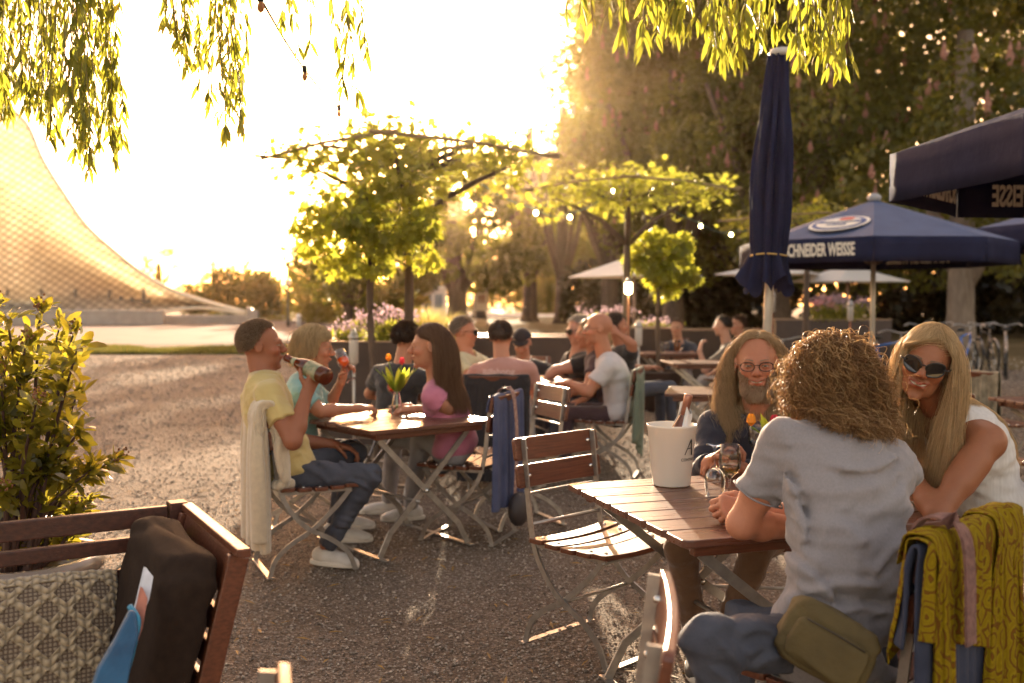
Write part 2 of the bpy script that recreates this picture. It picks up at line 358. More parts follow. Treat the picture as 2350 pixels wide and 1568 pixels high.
def low_wall(x0, x1, d0, d1, h, label):
    a, b = at(x0, 740, d0), at(x1, 740, d1); v = Vector((b.x - a.x, b.y - a.y, 0)); ang = math.atan2(v.y, v.x)
    root = empty('concrete_wall', ((a.x + b.x) / 2, (a.y + b.y) / 2, 0), ang, label, 'wall')
    MB().box((0, 0, h / 2), (v.length, 0.6, h)).build('wall_body', CONC, root, bev=0.03)
    MB().box((0, 0, h + 0.04), (v.length + 0.05, 0.7, 0.08)).build('coping', M('coping', (0.5, 0.46, 0.41), (0.42, 0.38, 0.34), ns=3, rough=0.8), root, bev=0.01)
low_wall(-140, 378, 60.5, 61.5, 0.85, 'longer low grey concrete wall in front of the tent roof, stepping down to the plaza')
low_wall(379, 575, 63, 64, 0.5, 'shorter lower concrete wall that runs out to the roof anchor')
q = at(580, 742, 64)
r_ = empty('anchor_block', (q.x, q.y, 0), 0.3, 'pale concrete block that anchors the tip of the tent roof', 'anchor block')
MB().box((0, 0, 0.42), (0.7, 0.8, 0.84)).build('block', CONC, r_, bev=0.05)
MB().tube([(0, 0, 0.84), (-0.35, -0.1, 1.0)], 0.13, 8).build('clamp', STEEL, r_, True)
for (X, ytop, d, w, lab) in ((490, 522, 170, 0.5, 'tallest thin mast far behind the hedge, pale against the sky'), (525, 580, 180, 0.22, 'short thin distant mast just beside the tallest one')):
    q = at(X, 690, d); top = at(X, ytop, d); r_ = empty('distant_mast', (q.x, q.y, 0), 0, lab, 'mast')
    MB().tube([(0, 0, 0), (0, 0, top.z)], w, 8, scale=[1, 0.35]).build('shaft', M('pale_mast', (0.62, 0.55, 0.45), rough=0.7), r_, True)
    MB().box((0, 0, top.z * 0.55), (w * 2.4, 0.5, 0.6)).build('collar', MATS['pale_mast'], r_)
q = at(661, 742, 58); r_ = empty('park_lamp', (q.x, q.y, 0), 0, 'dark park lamp post with two lantern heads before the hedge', 'street lamp')
MB().lathe([(0.11, 0), (0.1, 0.5), (0.06, 0.55), (0.05, 3.4)], k=10).build('post', M('dark_metal', (0.05, 0.045, 0.04), rough=0.5), r_, True)
for z in (2.35, 3.4): MB().lathe([(0.05, z), (0.17, z + .05), (0.17, z + .3), (0.06, z + .36)], k=12).build('lantern', M('lantern_glass', (0.55, 0.5, 0.44), rough=0.2), r_, True)
q = at(686, 742, 57); r_ = empty('bollard', (q.x, q.y, 0), 0, 'small white bollard at the edge of the plaza before the hedge', 'bollard')
MB().lathe([(0.14, 0), (0.14, 0.62), (0.1, 0.72), (0.02, 0.75)], k=14).build('post', M('white_paint', (0.75, 0.73, 0.7), rough=0.5), r_, True)
MB().lathe([(0.143, 0.45), (0.143, 0.53)], k=14, cap=False).build('band', M('grey_paint', (0.2, 0.2, 0.2), rough=0.5), r_, True)

# pale pavilion, sign board, stone blocks far down the path
q = at(985, 706, 95); r_ = empty('pavilion', (q.x, q.y, 0), 0, 'small pale flat-roofed building seen between tree trunks', 'building')
MB().box((0, 0, 1.3), (3.2, 3, 2.6)).build('wall', M('render_white', (0.62, 0.6, 0.58), rough=0.8), r_)
MB().box((0, -0.1, 2.75), (3.8, 3.6, 0.28)).build('roof', M('pale_roof', (0.7, 0.68, 0.64), rough=0.7), r_)
for k in range(3): MB().box((-1.0 + k * 1.0, -1.52, 1.5), (0.72, 0.08, 1.3)).build('window', M('dull_window', (0.16, 0.2, 0.25), rough=0.1), r_)
q = at(1105, 738, 62); r_ = empty('notice_board', (q.x, q.y, 0), 0.1, 'white park notice board on two legs beside a trunk', 'sign')
MB().box((0, 0, 1.55), (0.8, 0.06, 1.35)).build('board', M('board_white', (0.68, 0.64, 0.6), rough=0.5), r_, bev=0.01)
MB().box((0, -0.035, 1.6), (0.5, 0.012, 0.5)).build('poster', M('poster_grey', (0.35, 0.2, 0.18), (0.5, 0.45, 0.4), ns=4), r_)
for s in (-1, 1): MB().box((s * 0.36, 0.04, 0.85), (0.05, 0.05, 1.7)).build('leg', STEEL, r_)
for X, lab in ((1328, 'pale stone seat block on the lawn, leftmost of the three'), (1352, 'pale stone seat block on the lawn, middle one of the three'), (1392, 'pale stone seat block on the lawn, rightmost of the three')):
    q = at(X, 735, 66); r_ = empty('stone_block', (q.x, q.y, 0), 0, lab, 'stone block', 'stone blocks on the lawn')
    MB().box((0, 0, 0.6), (0.62, 0.6, 1.2)).build('block', M('pale_stone', (0.40, 0.34, 0.29), (0.3, 0.26, 0.22), ns=5, rough=0.9), r_, bev=0.04)
    MB().box((0, 0, 1.23), (0.68, 0.66, 0.06)).build('cap', MATS['pale_stone'], r_, bev=0.01)

# ---------------------------------------------------------------- foliage
def unit(n):
    v = rng.normal(size=(n, 3)); return v / np.linalg.norm(v, axis=1, keepdims=True)
STAR = [(0.0, -0.05)]
for k, (a, r) in enumerate([(-150, .45), (-120, .3), (-95, .8), (-68, .42), (-45, .98), (-22, .5), (0, 1.15), (22, .5), (45, .98), (68, .42), (95, .8), (120, .3), (150, .45)]):
    STAR.append((r * math.sin(R(a)) * 0.62, r * math.cos(R(a)) * 0.62 + 0.1))
STAR = np.array(STAR)
LANCE = np.array([(0, 0), (0.09, .25), (0.10, .5), (0.06, .8), (0, 1.0), (-0.06, .8), (-0.10, .5), (-0.09, .25)])
OVAL = np.array([(0, 0), (0.15, .2), (0.22, .5), (0.14, .82), (0, 1.0), (-0.14, .82), (-0.22, .5), (-0.15, .2)])
QUAD = np.array([(0, -0.1), (0.42, .4), (0, 1.0), (-0.42, .4)])
def leaves(P, D, N, size, shape, fold=0.15, curl=0.0):
    """leaf polygons at P pointing along D with face normal near N; returns (V, F)"""
    n = len(P); D = D / np.linalg.norm(D, axis=1, keepdims=True); S = np.cross(D, N); S /= np.linalg.norm(S, axis=1, keepdims=True) + 1e-9
    N = np.cross(S, D); k = len(shape); sz = (size if hasattr(size, '__len__') else np.full(n, size))[:, None, None]
    x, y = shape[:, 0][None, :, None], shape[:, 1][None, :, None]
    V = P[:, None] + sz * (S[:, None] * x + D[:, None] * y + N[:, None] * (np.abs(x) * fold - curl * y * y))
    return V.reshape(-1, 3), np.arange(n * k).reshape(n, k)
def leafmat(name, c1, c2, tcol, trans=0.5, ns=3.0, rough=0.45, spec=0.4):
    return M(name, c1, c2, ns=ns, rough=rough, trans=trans, tcol=tcol, spec=spec)
CHEST = leafmat('chestnut_leaf', (0.020, 0.032, 0.007), (0.105, 0.115, 0.025), (0.27, 0.25, 0.03), 0.42, ns=0.42)
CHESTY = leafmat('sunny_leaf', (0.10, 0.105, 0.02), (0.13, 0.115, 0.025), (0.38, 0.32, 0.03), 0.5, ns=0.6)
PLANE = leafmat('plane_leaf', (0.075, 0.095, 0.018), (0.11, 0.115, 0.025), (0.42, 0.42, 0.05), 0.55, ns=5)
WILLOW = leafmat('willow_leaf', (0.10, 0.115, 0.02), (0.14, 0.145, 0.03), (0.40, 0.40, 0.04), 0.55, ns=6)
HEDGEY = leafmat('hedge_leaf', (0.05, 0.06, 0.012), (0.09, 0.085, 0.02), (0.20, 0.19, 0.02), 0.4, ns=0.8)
BARK = M('bark', (0.12, 0.082, 0.058), (0.065, 0.043, 0.03), ns=5, stretch=(3, 3, 0.5), rough=0.9, bump=0.8, bs=8)
PALEBARK = M('pale_bark', (0.24, 0.19, 0.15), (0.15, 0.115, 0.09), ns=4, stretch=(3, 3, 0.6), rough=0.9, bump=0.5, bs=10)
BLOSSOM = M('blossom', (0.50, 0.27, 0.21), (0.38, 0.20, 0.15), ns=4, rough=0.8, trans=0.3)

def crown_cloud(clumps, leaves_per, size, shape, droop=0.5, shell=0.55, fold=0.12):
    Ps, Ds = [], []
    for (c, r) in clumps:
        n = int(leaves_per * (r[0] * r[1] + r[1] * r[2] + r[0] * r[2]) / 3)
        u = unit(n); rad = shell + (1 - shell) * rng.random(n) ** 0.6
        Ps.append(np.array(c) + u * np.array(r) * rad[:, None]); d = u * 0.7 + unit(n) * 0.8; d[:, 2] -= droop; Ds.append(d)
    P = np.concatenate(Ps); D = np.concatenate(Ds); N = unit(len(P)); N[:, 2] += 0.8
    return P, D, N, size * (0.65 + 0.7 * rng.random(len(P)))
def trunk_mb(h, r, lean=(0, 0), forks=(), k=10):
    b = MB(); pts = [(lean[0] * t * t * h, lean[1] * t * t * h, h * t) for t in (0, 0.04, 0.12, 0.35, 0.65, 1.0)]
    b.tube(pts, r, k, scale=[1.55, 1.22, 1.03, 0.95, 0.85, 0.6])
    for (z, dx, dy, dz, rr) in forks:
        t = z / h; p = Vector((lean[0] * t * t * h, lean[1] * t * t * h, z)); q = p + Vector((dx, dy, dz))
        b.tube([p - Vector((0, 0, .2)), p + (q - p) * 0.35 + Vector((0, 0, -0.06 * dz)), p + (q - p) * 0.7, q], rr, 8, scale=[1.15, 1, .75, .4])
    return b
def chestnut(X, d, rtrunk, h, crown, label, group, mat=CHEST, leafsize=0.34, dens=150, blossoms=0, forks=None, bark=BARK, seed=1, bole=None, lean=(0, 0)):
    """crown: (cx offset, z0, z1, rx, ry) - clumps fill an uneven dome"""
    global rng
    rng = np.random.default_rng(seed); q = at(X, HORIZON, d)
    root = empty('chestnut_tree' if blossoms else 'park_tree', (q.x, q.y, 0), 0, label, 'tree', group)
    ox, z0, z1, rx, ry = crown; cl = []
    for i in range(64):
        u = unit(1)[0]; t = rng.random(); z = z0 + (z1 - z0) * t; w = math.sqrt(max(0.05, 1 - (2 * t - 0.9) ** 2 * 0.75))
        a = rng.random() * 6.283; rr = math.sqrt(0.25 + 0.75 * rng.random()); s = (0.11 + 0.10 * rng.random()) * (z1 - z0) * 0.72
        cl.append(((ox + rx * w * rr * math.cos(a), ry * w * rr * math.sin(a), z), (s * 1.15, s * 1.15, s * 0.72)))
    P, D, N, S = crown_cloud(cl, dens * 2.3, leafsize * .56, QUAD, shell=.68)
    V, F = leaves(P, D, N, S, QUAD, 0.2)
    fk = forks if forks is not None else [(z0 * 0.75, math.cos(a) * rx * 0.5, math.sin(a) * ry * 0.5, (z1 - z0) * 0.45, rtrunk * 0.45) for a in (0.4, 2.2, 3.6, 5.2)]
    trunk_mb(bole or (z0 + (z1 - z0) * 0.5), rtrunk, lean, fk).build('trunk', bark, root, True)
    mk('crown', V, F, mat, root)
    if blossoms:
        b = MB(); k = rng.choice(len(P), blossoms, replace=False)
        B = []; BF = []
        for i in k:
            p = P[i]; s = 0.6 + 0.5 * rng.random(); n0 = len(B); w = 0.10
            for zz, ww in ((0, .7), (.3, 1.0), (.65, .7), (1, .1)):
                B += [(p[0] + w * ww * math.cos(a + zz * 3), p[1] + w * ww * math.sin(a + zz * 3), p[2] + s * 0.55 * zz) for a in (0, 1.57, 3.14, 4.71)]
            BF += [(n0 + 4 * r + j, n0 + 4 * r + (j + 1) % 4, n0 + 4 * r + 4 + (j + 1) % 4, n0 + 4 * r + 4 + j) for r in range(3) for j in range(4)]
        tag(mk('blossom', B, BF, BLOSSOM, root), kind='stuff')
    return root
G1 = 'old chestnut trees in the park'
chestnut(1050, 58, 0.58, 11, (0.2, 2.6, 9.6, 5.0, 4), 'thick leaning trunk beside the white notice board, low dense crown', G1, leafsize=0.42, dens=190, seed=11, lean=(-0.05, 0))
chestnut(1100, 84, 0.5, 14, (4.5, 4.5, 13.6, 4.3, 5), 'slim dark chestnut behind the notice board, second from the path', G1, leafsize=0.5, dens=70, seed=12)
chestnut(1216, 72, 0.48, 17, (8.2, 3.4, 24.5, 5.4, 6), 'tall chestnut on the far side of the path, its crown beside the sun', G1, leafsize=0.5, dens=75, blossoms=60, seed=13)
chestnut(1290, 66, 0.42, 17, (7.6, 3.4, 25, 5.6, 6), 'tall chestnut whose slim trunk stands before the stone blocks', G1, leafsize=0.46, dens=80, blossoms=120, seed=14)
chestnut(1400, 48, 0.40, 15, (5.4, 3.4, 20, 6.2, 5), 'chestnut with pink candles behind the white parasol', G1, leafsize=0.38, dens=110, blossoms=260, seed=15)
chestnut(1545, 42, 0.42, 15, (3.0, 3.2, 19, 6.4, 5), 'stout chestnut trunk behind the small round tree in a pot', G1, leafsize=0.36, dens=120, blossoms=300, seed=16)
chestnut(1785, 36, 0.44, 15, (2.0, 3.1, 18, 6.4, 5), 'broad chestnut behind the furled blue parasol, full of pink candles', G1, leafsize=0.33, dens=120, blossoms=330, seed=17)
chestnut(2205, 28, 0.36, 13, (1.5, 2.9, 15, 6.4, 4.5), 'pale forked trunk chestnut above the parked bicycles', G1, leafsize=0.30, dens=115, blossoms=330, bark=PALEBARK, seed=18,
         forks=[(2.0, 1.6, 0, 2.4, 0.26), (2.2, -1.2, 0.3, 2.8, 0.2)])
chestnut(2050, 55, 0.5, 15, (2.0, 3.4, 22, 8, 5), 'farthest chestnut, seen through gaps in the crowns at the right', G1, leafsize=0.45, dens=70, blossoms=150, seed=19)
chestnut(800, 44, 0.2, 5, (0.8, 1.6, 7.0, 3.4, 2.6), 'broad dark tree directly behind the little planter tree', None, mat=HEDGEY, leafsize=0.26, dens=230, seed=21)
chestnut(365, 105, 0.4, 7, (0.3, 3.6, 7.4, 2.3, 2), 'small tree peeping over the edge of the tent roof', None, mat=CHESTY, leafsize=0.34, dens=60, seed=22)
def bush(X, d, w, h, label, mat, leaf=0.2, dens=200, seed=3, name='bush', group=None, z0=0.0, depth=None):
    global rng
    rng = np.random.default_rng(seed); q = at(X, HORIZON, d); root = empty(name, (q.x, q.y, 0), 0, label, 'bush', group); cl = []
    dp = depth or w * 0.5
    for i in range(14):
        t = rng.random(); cl.append((((rng.random() - .5) * w * 0.8, (rng.random() - .5) * dp, z0 + (h - z0) * (0.12 + 0.72 * t)), (w * 0.26, w * 0.22, h * (0.2 + 0.1 * rng.random()))))
    P, D, N, S = crown_cloud(cl, dens, leaf, QUAD); k = P[:, 2] > 0.03; V, F = leaves(P[k], D[k], N[k], S[k], QUAD, 0.2)
    mk('foliage', V, F, mat, root)
    b = MB()
    for i in range(4): b.tube([(0.1 * i - .15, 0, 0), ((i - 1.5) * w * 0.12, 0.05, h * 0.4), ((i - 1.5) * w * 0.2, 0, h * 0.75)], 0.035, 6, scale=[1, .8, .4])
    b.build('stem', BARK, root, True)
    return root
G2 = 'bushes of the green belt behind the plaza'
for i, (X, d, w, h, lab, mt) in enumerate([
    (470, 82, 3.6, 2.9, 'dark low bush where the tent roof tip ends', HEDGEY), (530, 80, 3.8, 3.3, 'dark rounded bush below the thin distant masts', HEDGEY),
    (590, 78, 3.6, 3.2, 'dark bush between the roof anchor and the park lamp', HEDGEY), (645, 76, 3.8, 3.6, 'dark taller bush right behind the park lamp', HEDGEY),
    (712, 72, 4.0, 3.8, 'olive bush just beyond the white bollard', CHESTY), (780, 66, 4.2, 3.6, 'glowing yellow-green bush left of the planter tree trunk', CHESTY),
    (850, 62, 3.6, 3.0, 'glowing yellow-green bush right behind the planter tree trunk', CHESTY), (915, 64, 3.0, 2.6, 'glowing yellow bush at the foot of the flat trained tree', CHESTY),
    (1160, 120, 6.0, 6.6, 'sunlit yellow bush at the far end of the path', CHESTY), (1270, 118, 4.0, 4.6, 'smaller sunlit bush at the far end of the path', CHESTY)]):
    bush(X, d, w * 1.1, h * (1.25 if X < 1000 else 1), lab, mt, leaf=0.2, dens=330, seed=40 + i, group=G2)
for i, (X, d, w, h, lab) in enumerate([(960, 128, 10, 15, 'tall shrubbery far behind the flat trained tree, leftmost of the far thicket'), (1065, 132, 9.5, 16.5, 'tall dark shrubbery far behind the leaning chestnut trunk'), (1250, 130, 10, 17, 'tall shrubbery far away between the two tall chestnut trunks'), (1350, 122, 10, 16.5, 'tall shrubbery far behind the stone seat blocks'), (1450, 116, 10, 16, 'tall shrubbery far behind the front white parasol'), (1560, 108, 10, 15, 'tall shrubbery far behind the little round maple')]):
    bush(X, d, w, h, lab, HEDGEY, leaf=0.36, dens=120, seed=80 + i, name='thicket', group='far thicket behind the park trees', depth=3)
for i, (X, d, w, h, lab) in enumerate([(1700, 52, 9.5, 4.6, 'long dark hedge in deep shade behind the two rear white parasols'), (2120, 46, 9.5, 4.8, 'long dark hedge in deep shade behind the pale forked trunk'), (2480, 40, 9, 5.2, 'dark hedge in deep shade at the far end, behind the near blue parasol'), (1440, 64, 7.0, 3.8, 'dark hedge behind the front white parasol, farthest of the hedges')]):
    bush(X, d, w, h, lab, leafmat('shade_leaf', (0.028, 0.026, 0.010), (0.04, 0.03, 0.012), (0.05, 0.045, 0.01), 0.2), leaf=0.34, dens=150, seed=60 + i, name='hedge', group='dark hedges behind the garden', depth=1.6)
# grass strip at the edge of the plaza
def grass(n):
    x = -17 + 12.5 * rng.random(n); y = 27.2 + 4.4 * rng.random(n) * (0.4 + 0.6 * np.abs(np.sin(x * 0.6))); h = 0.05 + 0.10 * rng.random(n); a = rng.random(n) * 6.283; w = 0.03
    P = np.stack([x, y, np.zeros(n)], -1); u = np.stack([np.cos(a) * w, np.sin(a) * w, 0 * a], -1); tip = P + np.stack([0.06 * (rng.random(n) - .5), 0.06 * (rng.random(n) - .5), h], -1)
    V = np.stack([P - u, P + u, tip], 1).reshape(-1, 3); return V, np.arange(3 * n).reshape(n, 3)
V, F = grass(26000)
tag(mk('grass', V, F, leafmat('grass_blade', (0.10, 0.12, 0.02), (0.12, 0.11, 0.03), (0.16, 0.15, 0.03), 0.35)), kind='stuff')
# ================================================================== FURNITURE
def rslat(mb, x0, x1, yc, zc, w, t, nrm_tilt=0.0, sag=0.0, rc=0.02, nx=9):
    """a slat along x with rounded ends; w across, t thick; tilt about x; sag dips its middle"""
    c, s = math.cos(nrm_tilt), math.sin(nrm_tilt); xs = [x0, x0 + rc * .3, x0 + rc] + [x0 + rc + (x1 - x0 - 2 * rc) * i / (nx - 1) for i in range(1, nx - 1)] + [x1 - rc, x1 - rc * .3, x1]
    V = []
    for i, x in enumerate(xs):
        hw = w / 2 * (0.72 if i in (0, len(xs) - 1) else 0.92 if i in (1, len(xs) - 2) else 1.0)
        f = (x - x0) / (x1 - x0); dz = -sag * (1 - (2 * f - 1) ** 2)
        for (a, b) in ((-hw, -t / 2), (hw, -t / 2), (hw, t / 2), (-hw, t / 2)):
            b += dz; V.append((x, yc + a * c - b * s, zc + a * s + b * c))
    n = len(xs); F = [(i * 4 + q, i * 4 + (q + 1) % 4, i * 4 + 4 + (q + 1) % 4, i * 4 + 4 + q) for i in range(n - 1) for q in range(4)] + [(3, 2, 1, 0), tuple(4 * n - 4 + q for q in range(4))]
    mb.add(V, F); return mb
def make_chair(label, group='folding garden chairs', wood=WOOD):
    root = empty('folding_chair', label=label, cat='chair', group=group)
    s = MB(); bo = MB(); nf = 0
    for k, y in enumerate((-0.145, -0.06, 0.025, 0.11, 0.185)):
        w = 0.074; z = 0.452 - 0.012 * math.sin(math.pi * (k + .5) / 5); rslat(s, -0.235, 0.235, y, z, w, 0.02, sag=0.014)
        for x in (-0.185, 0.185): bo.lathe([(0.0085, z + 0.002), (0.0085, z + 0.008), (0.004, z + 0.011)], Matrix.Translation((x, y, 0)), k=8)
    nf = len(s.f); s.add(bo.v, bo.f); bevel(mk('seat', s.v, s.f, [wood, BOLT], root, mi=[0] * nf + [1] * (len(s.f) - nf)), .004)
    tl = math.pi / 2 + 0.16
    for (y, z) in ((-0.232, 0.70), (-0.250, 0.81)):
        m = MB(); rslat(m, -0.245, 0.245, y, z, 0.095, 0.02, tl, sag=-0.012, rc=0.016); b2 = m.build('backrest_slat', wood, root, bev=0.004)
        for x in (-0.185, 0.185):
            MB().lathe([(0.003, -0.016), (0.0085, -0.0135), (0.0085, 0.0135), (0.003, 0.016)], Matrix.Translation((x, y, z)) @ Matrix.Rotation(tl, 4, 'X'), k=8).build('bolt', BOLT, b2, True)
    A = spline([(0, a, b) for a, b in [(-0.236, .855), (-0.218, .70), (-0.193, .50), (-0.15, .365), (-0.05, .245), (.08, .17), (.165, .095), (.205, 0.004)]], 5)
    B = spline([(0, a, b) for a, b in [(.19, .432), (.10, .33), (-.02, .225), (-.13, .16), (-.205, .09), (-.235, 0.004)]], 5)
    for sx in (-1, 1):
        MB().bar([(sx * 0.205, p.y, p.z) for p in A], 0.024, 0.008, (1, 0, 0)).build('leg', STEEL, root)
        MB().bar([(sx * 0.193, p.y, p.z) for p in B], 0.024, 0.008, (1, 0, 0)).build('leg', STEEL, root)
        MB().bar([(sx * 0.199, -0.19, 0.425), (sx * 0.199, 0.19, 0.425)], 0.018, 0.006, (1, 0, 0)).build('seat_rail', STEEL, root)
    for (y, z, r) in ((-0.195, 0.505, 0.008), (0.185, 0.415, 0.007), (-0.03, 0.215, 0.007)):
        MB().tube([(-0.205, y, z), (0.205, y, z)], r, 8, up=(0, 1, 0)).build('rod', STEEL, root, True)
    MB().tube(spline([(-0.205, -0.211, .63), (-.1, -0.235, .625), (.1, -0.235, .625), (0.205, -0.211, .63)], 4), 0.006, 8).build('rod', STEEL, root, True)
    for y in (0.205, -0.235): MB().bar([(-0.215, y, 0.005), (0.215, y, 0.005)], 0.03, 0.007).build('foot_bar', STEEL, root)
    return root
CH0 = make_chair('empty folding chair with brown slats standing beside the table with the white bucket')
CH0.location = (0.375, 4.14, 0); CH0.rotation_euler = (0, 0, R(-46.4 - 90)); CH0.scale = (1.05, 1.05, 1.02)
def chair(x, y, face, label, sc=1.04, z=0): 
    c = dup(CH0, (x, y, z), R(face - 90), label); c.scale = (sc, sc, sc); return c
chair(0.03, 6.5, 204, 'empty folding chair between the two front tables, smaller, its back edges gleaming')
chair(-1.13, 5.44, 25, 'folding chair under the man in the yellow shirt, cream fleece over its back')
chair(-1.30, 6.14, -4, 'folding chair under the woman in turquoise')
chair(-0.28, 6.12, 160, 'folding chair under the girl in pink, denim jacket over its back')
chair(0.94, 2.62, 133, 'folding chair under the curly-haired sitter, yellow scarf over its back')
chair(1.62, 3.42, 172, 'folding chair under the blonde woman in white')
chair(1.02, 4.2, 262, 'folding chair under the bearded man with long hair')
chair(0.02, 1.85, 172, 'very near folding chair, only the lit ends of its back slats rise into view')
chair(-0.576, 1.24, 190, 'very near folding chair of which a single back corner pokes up')
chair(-0.92, 7.55, 250, 'folding chair under the dark-haired man in black behind the girl')
chair(-0.10, 7.75, 82, 'folding chair hung with a black jacket, under the man in salmon')
chair(0.80, 8.35, 165, 'folding chair with a sage green shirt over its back')
chair(0.62, 9.5, 215, 'folding chair under the grey-haired man in a black tee')
chair(0.12, 9.9, 265, 'folding chair under the man in a black cap')
chair(-0.5, 8.9, 330, 'folding chair under the man in pale yellow with sunglasses')
chair(3.0, 6.25, 8, 'empty folding chair with engraved slats behind the blonde woman')
chair(3.95, 8.1, 20, 'folding chair covered by a pale patterned blanket')
chair(4.4, 7.1, 190, 'empty folding chair across the table behind the blonde woman')
chair(3.35, 9.4, 15, 'empty dark red folding chair farther back near the bicycles')
chair(2.45, 14.9, 270, 'folding chair under the man with the beer mug')
chair(2.75, 12.6, 140, 'folding chair under the man in taupe seen from behind')
chair(4.3, 10.5, 200, 'empty folding chair beside the planks of the rear table near the bicycles')

def make_table(L, Wd, label, planks=7, name='garden_table'):
    """origin at the centre; planks along x"""
    root = empty(name, label=label, cat='table', group='folding wooden garden tables'); w = Wd / planks
    tp = MB()
    for k in range(planks):
        y = -Wd / 2 + w * (k + .5); e = k in (0, planks - 1); x0, x1 = -L / 2, L / 2
        rslat(tp, x0, x1, y, 0.738, w - 0.006, 0.024, rc=0.035 if e else 0.012)
    tp.build('tabletop', WOODTOP, root, bev=0.005)
    fr = MB()
    for y in (-Wd / 2 + 0.07, Wd / 2 - 0.07): fr.box((0, y, 0.705), (L - 0.12, 0.035, 0.038))
    for x in (-L / 2 + 0.1, L / 2 - 0.1): fr.box((x, 0, 0.7035), (0.04, Wd - 0.18, 0.035))
    fr.build('frame', WOOD, root, bev=0.004)
    for y in (-Wd / 2 + 0.12, Wd / 2 - 0.12):
        for s in (-1, 1):
            o = 0.012 * s
            MB().bar([(s * (L / 2 - 0.11), y + o, 0.68), (0, y + o, 0.36), (-s * (L / 2 - 0.2), y + o, 0.14), (-s * (L / 2 - 0.13), y + o, 0.01)], 0.034, 0.009, (0, 1, 0)).build('leg', STEEL, root)
        MB().tube([(0, y - .03, 0.36), (0, y + .03, 0.36)], 0.012, 8).build('pivot', BOLT, root, True)
    for s in (-1, 1): MB().bar([(s * (L / 2 - 0.13), -Wd / 2 + 0.06, 0.006), (s * (L / 2 - 0.13), Wd / 2 - 0.06, 0.006)], 0.035, 0.008).build('foot_bar', STEEL, root)
    MB().tube([(-0.05, -Wd / 2 + .1, 0.30), (-0.05, Wd / 2 - .1, 0.30)], 0.009, 8).build('rod', STEEL, root, True)
    return root
def table_at(corner, ang, L, Wd, label, planks=7):
    """corner = nearest corner, planks run along ang, the other edge is turned 90 degrees left"""
    t = make_table(L, Wd, label, planks); u = Vector((math.cos(R(ang)), math.sin(R(ang)), 0)); v = Vector((-u.y, u.x, 0))
    t.location = Vector((*corner, 0)) + u * L / 2 + v * Wd / 2; t.rotation_euler = (0, 0, R(ang)); return t
T1 = table_at((0.504, 2.878), 17.5, 1.02, 0.98, 'brown slatted table carrying the white bucket and the wine glasses', 7)
T2 = table_at((-0.756, 5.35), 40, 0.86, 0.88, 'brown slatted table with tulips where the man drinks from a bottle', 7)
T3 = table_at((0.02, 8.55), 15, 0.8, 0.8, 'wooden table in the middle group, with tall water glasses', 6)
T4 = table_at((1.75, 13.3), 4, 0.8, 0.7, 'rear table of the man with the beer mug', 6)
T5 = table_at((1.82, 11.2), 4, 1.0, 0.7, 'wooden table behind the bearded man, second one back', 6)
T6 = table_at((1.16, 7.55), -12, 0.9, 0.7, 'wooden table right behind the bearded man', 6)
T7 = table_at((3.55, 6.6), 5, 1.1, 0.7, 'wooden table behind the blonde woman with folding chairs round it', 6)
T8 = table_at((3.3, 9.9), 6, 1.2, 0.8, 'rear wooden table in front of the parked bicycles', 6)

# ---------------------------------------------------------------- lounge bench, cushion, knitted pillow, bag, magazines
def bench():
    root = empty('lounge_bench', (-1.04, 3.16, 0), label='dark brown slatted wooden lounge bench with a reclined back', cat='bench')
    a = Vector((math.cos(R(211)), math.sin(R(211)), 0)); b = Vector((math.cos(R(300)), math.sin(R(300)), 0)); U = Vector((0, 0, 1))
    def brd(name, p, q, w, t, up, m=DARKWOOD): return MB().bar([p, q], w, t, up).build(name, m, root, bev=0.004)
    for z, h in ((0.775, 0.06), (0.695, 0.045), (0.60, 0.045), (0.50, 0.045)): brd('side_slat', a * 0.06 + U * z, a * 1.5 + U * z, 0.028, h, (0, 0, 1))
    brd('post', a * 0.03, a * 0.03 + U * 0.815, 0.062, 0.055, a); brd('post', a * 1.53, a * 1.53 + U * 0.815, 0.062, 0.055, a)
    # reclined back: rails between two leaning posts
    ln = -a * 0.34                                       # lean away from the seat
    def P(s, z): return b * s + ln * (z - 0.82) * 0.75 + U * z
    for s in (0.07, 0.66):
        brd('post', P(s, 0.0), P(s, 0.785), 0.055, 0.03, b, WOOD)
    nrm = (a + U * 0.25).normalized()
    for z, h in ((0.737, 0.115), (0.61, 0.06), (0.525, 0.06), (0.44, 0.06)): MB().bar([P(0.10, z) + a * .004, P(0.63, z) + a * .004], 0.022, h, (U - a * 0.0 + ln * .75).normalized()).build('back_slat', WOOD, root, bev=0.004)
    MB().bar([P(0.02, 0.80), P(0.71, 0.80)], 0.035, 0.024, U).build('top_rail', WOOD, root, bev=0.004)
    st = MB()
    for k in range(7): st.bar([a * 0.05 + b * (0.06 + k * 0.095) + U * 0.36, a * 1.5 + b * (0.06 + k * 0.095) + U * 0.36], 0.08, 0.024, U)
    st.build('seat', DARKWOOD, root)
    for (i, j) in ((0.03, 0.66), (1.53, 0.66)): brd('leg', a * i + b * j, a * i + b * j + U * 0.36, 0.06, 0.06, a)
    return root, a, b, U
BENCH, BA, BB, BU = bench()
BO = Vector((-1.04, 3.16, 0))
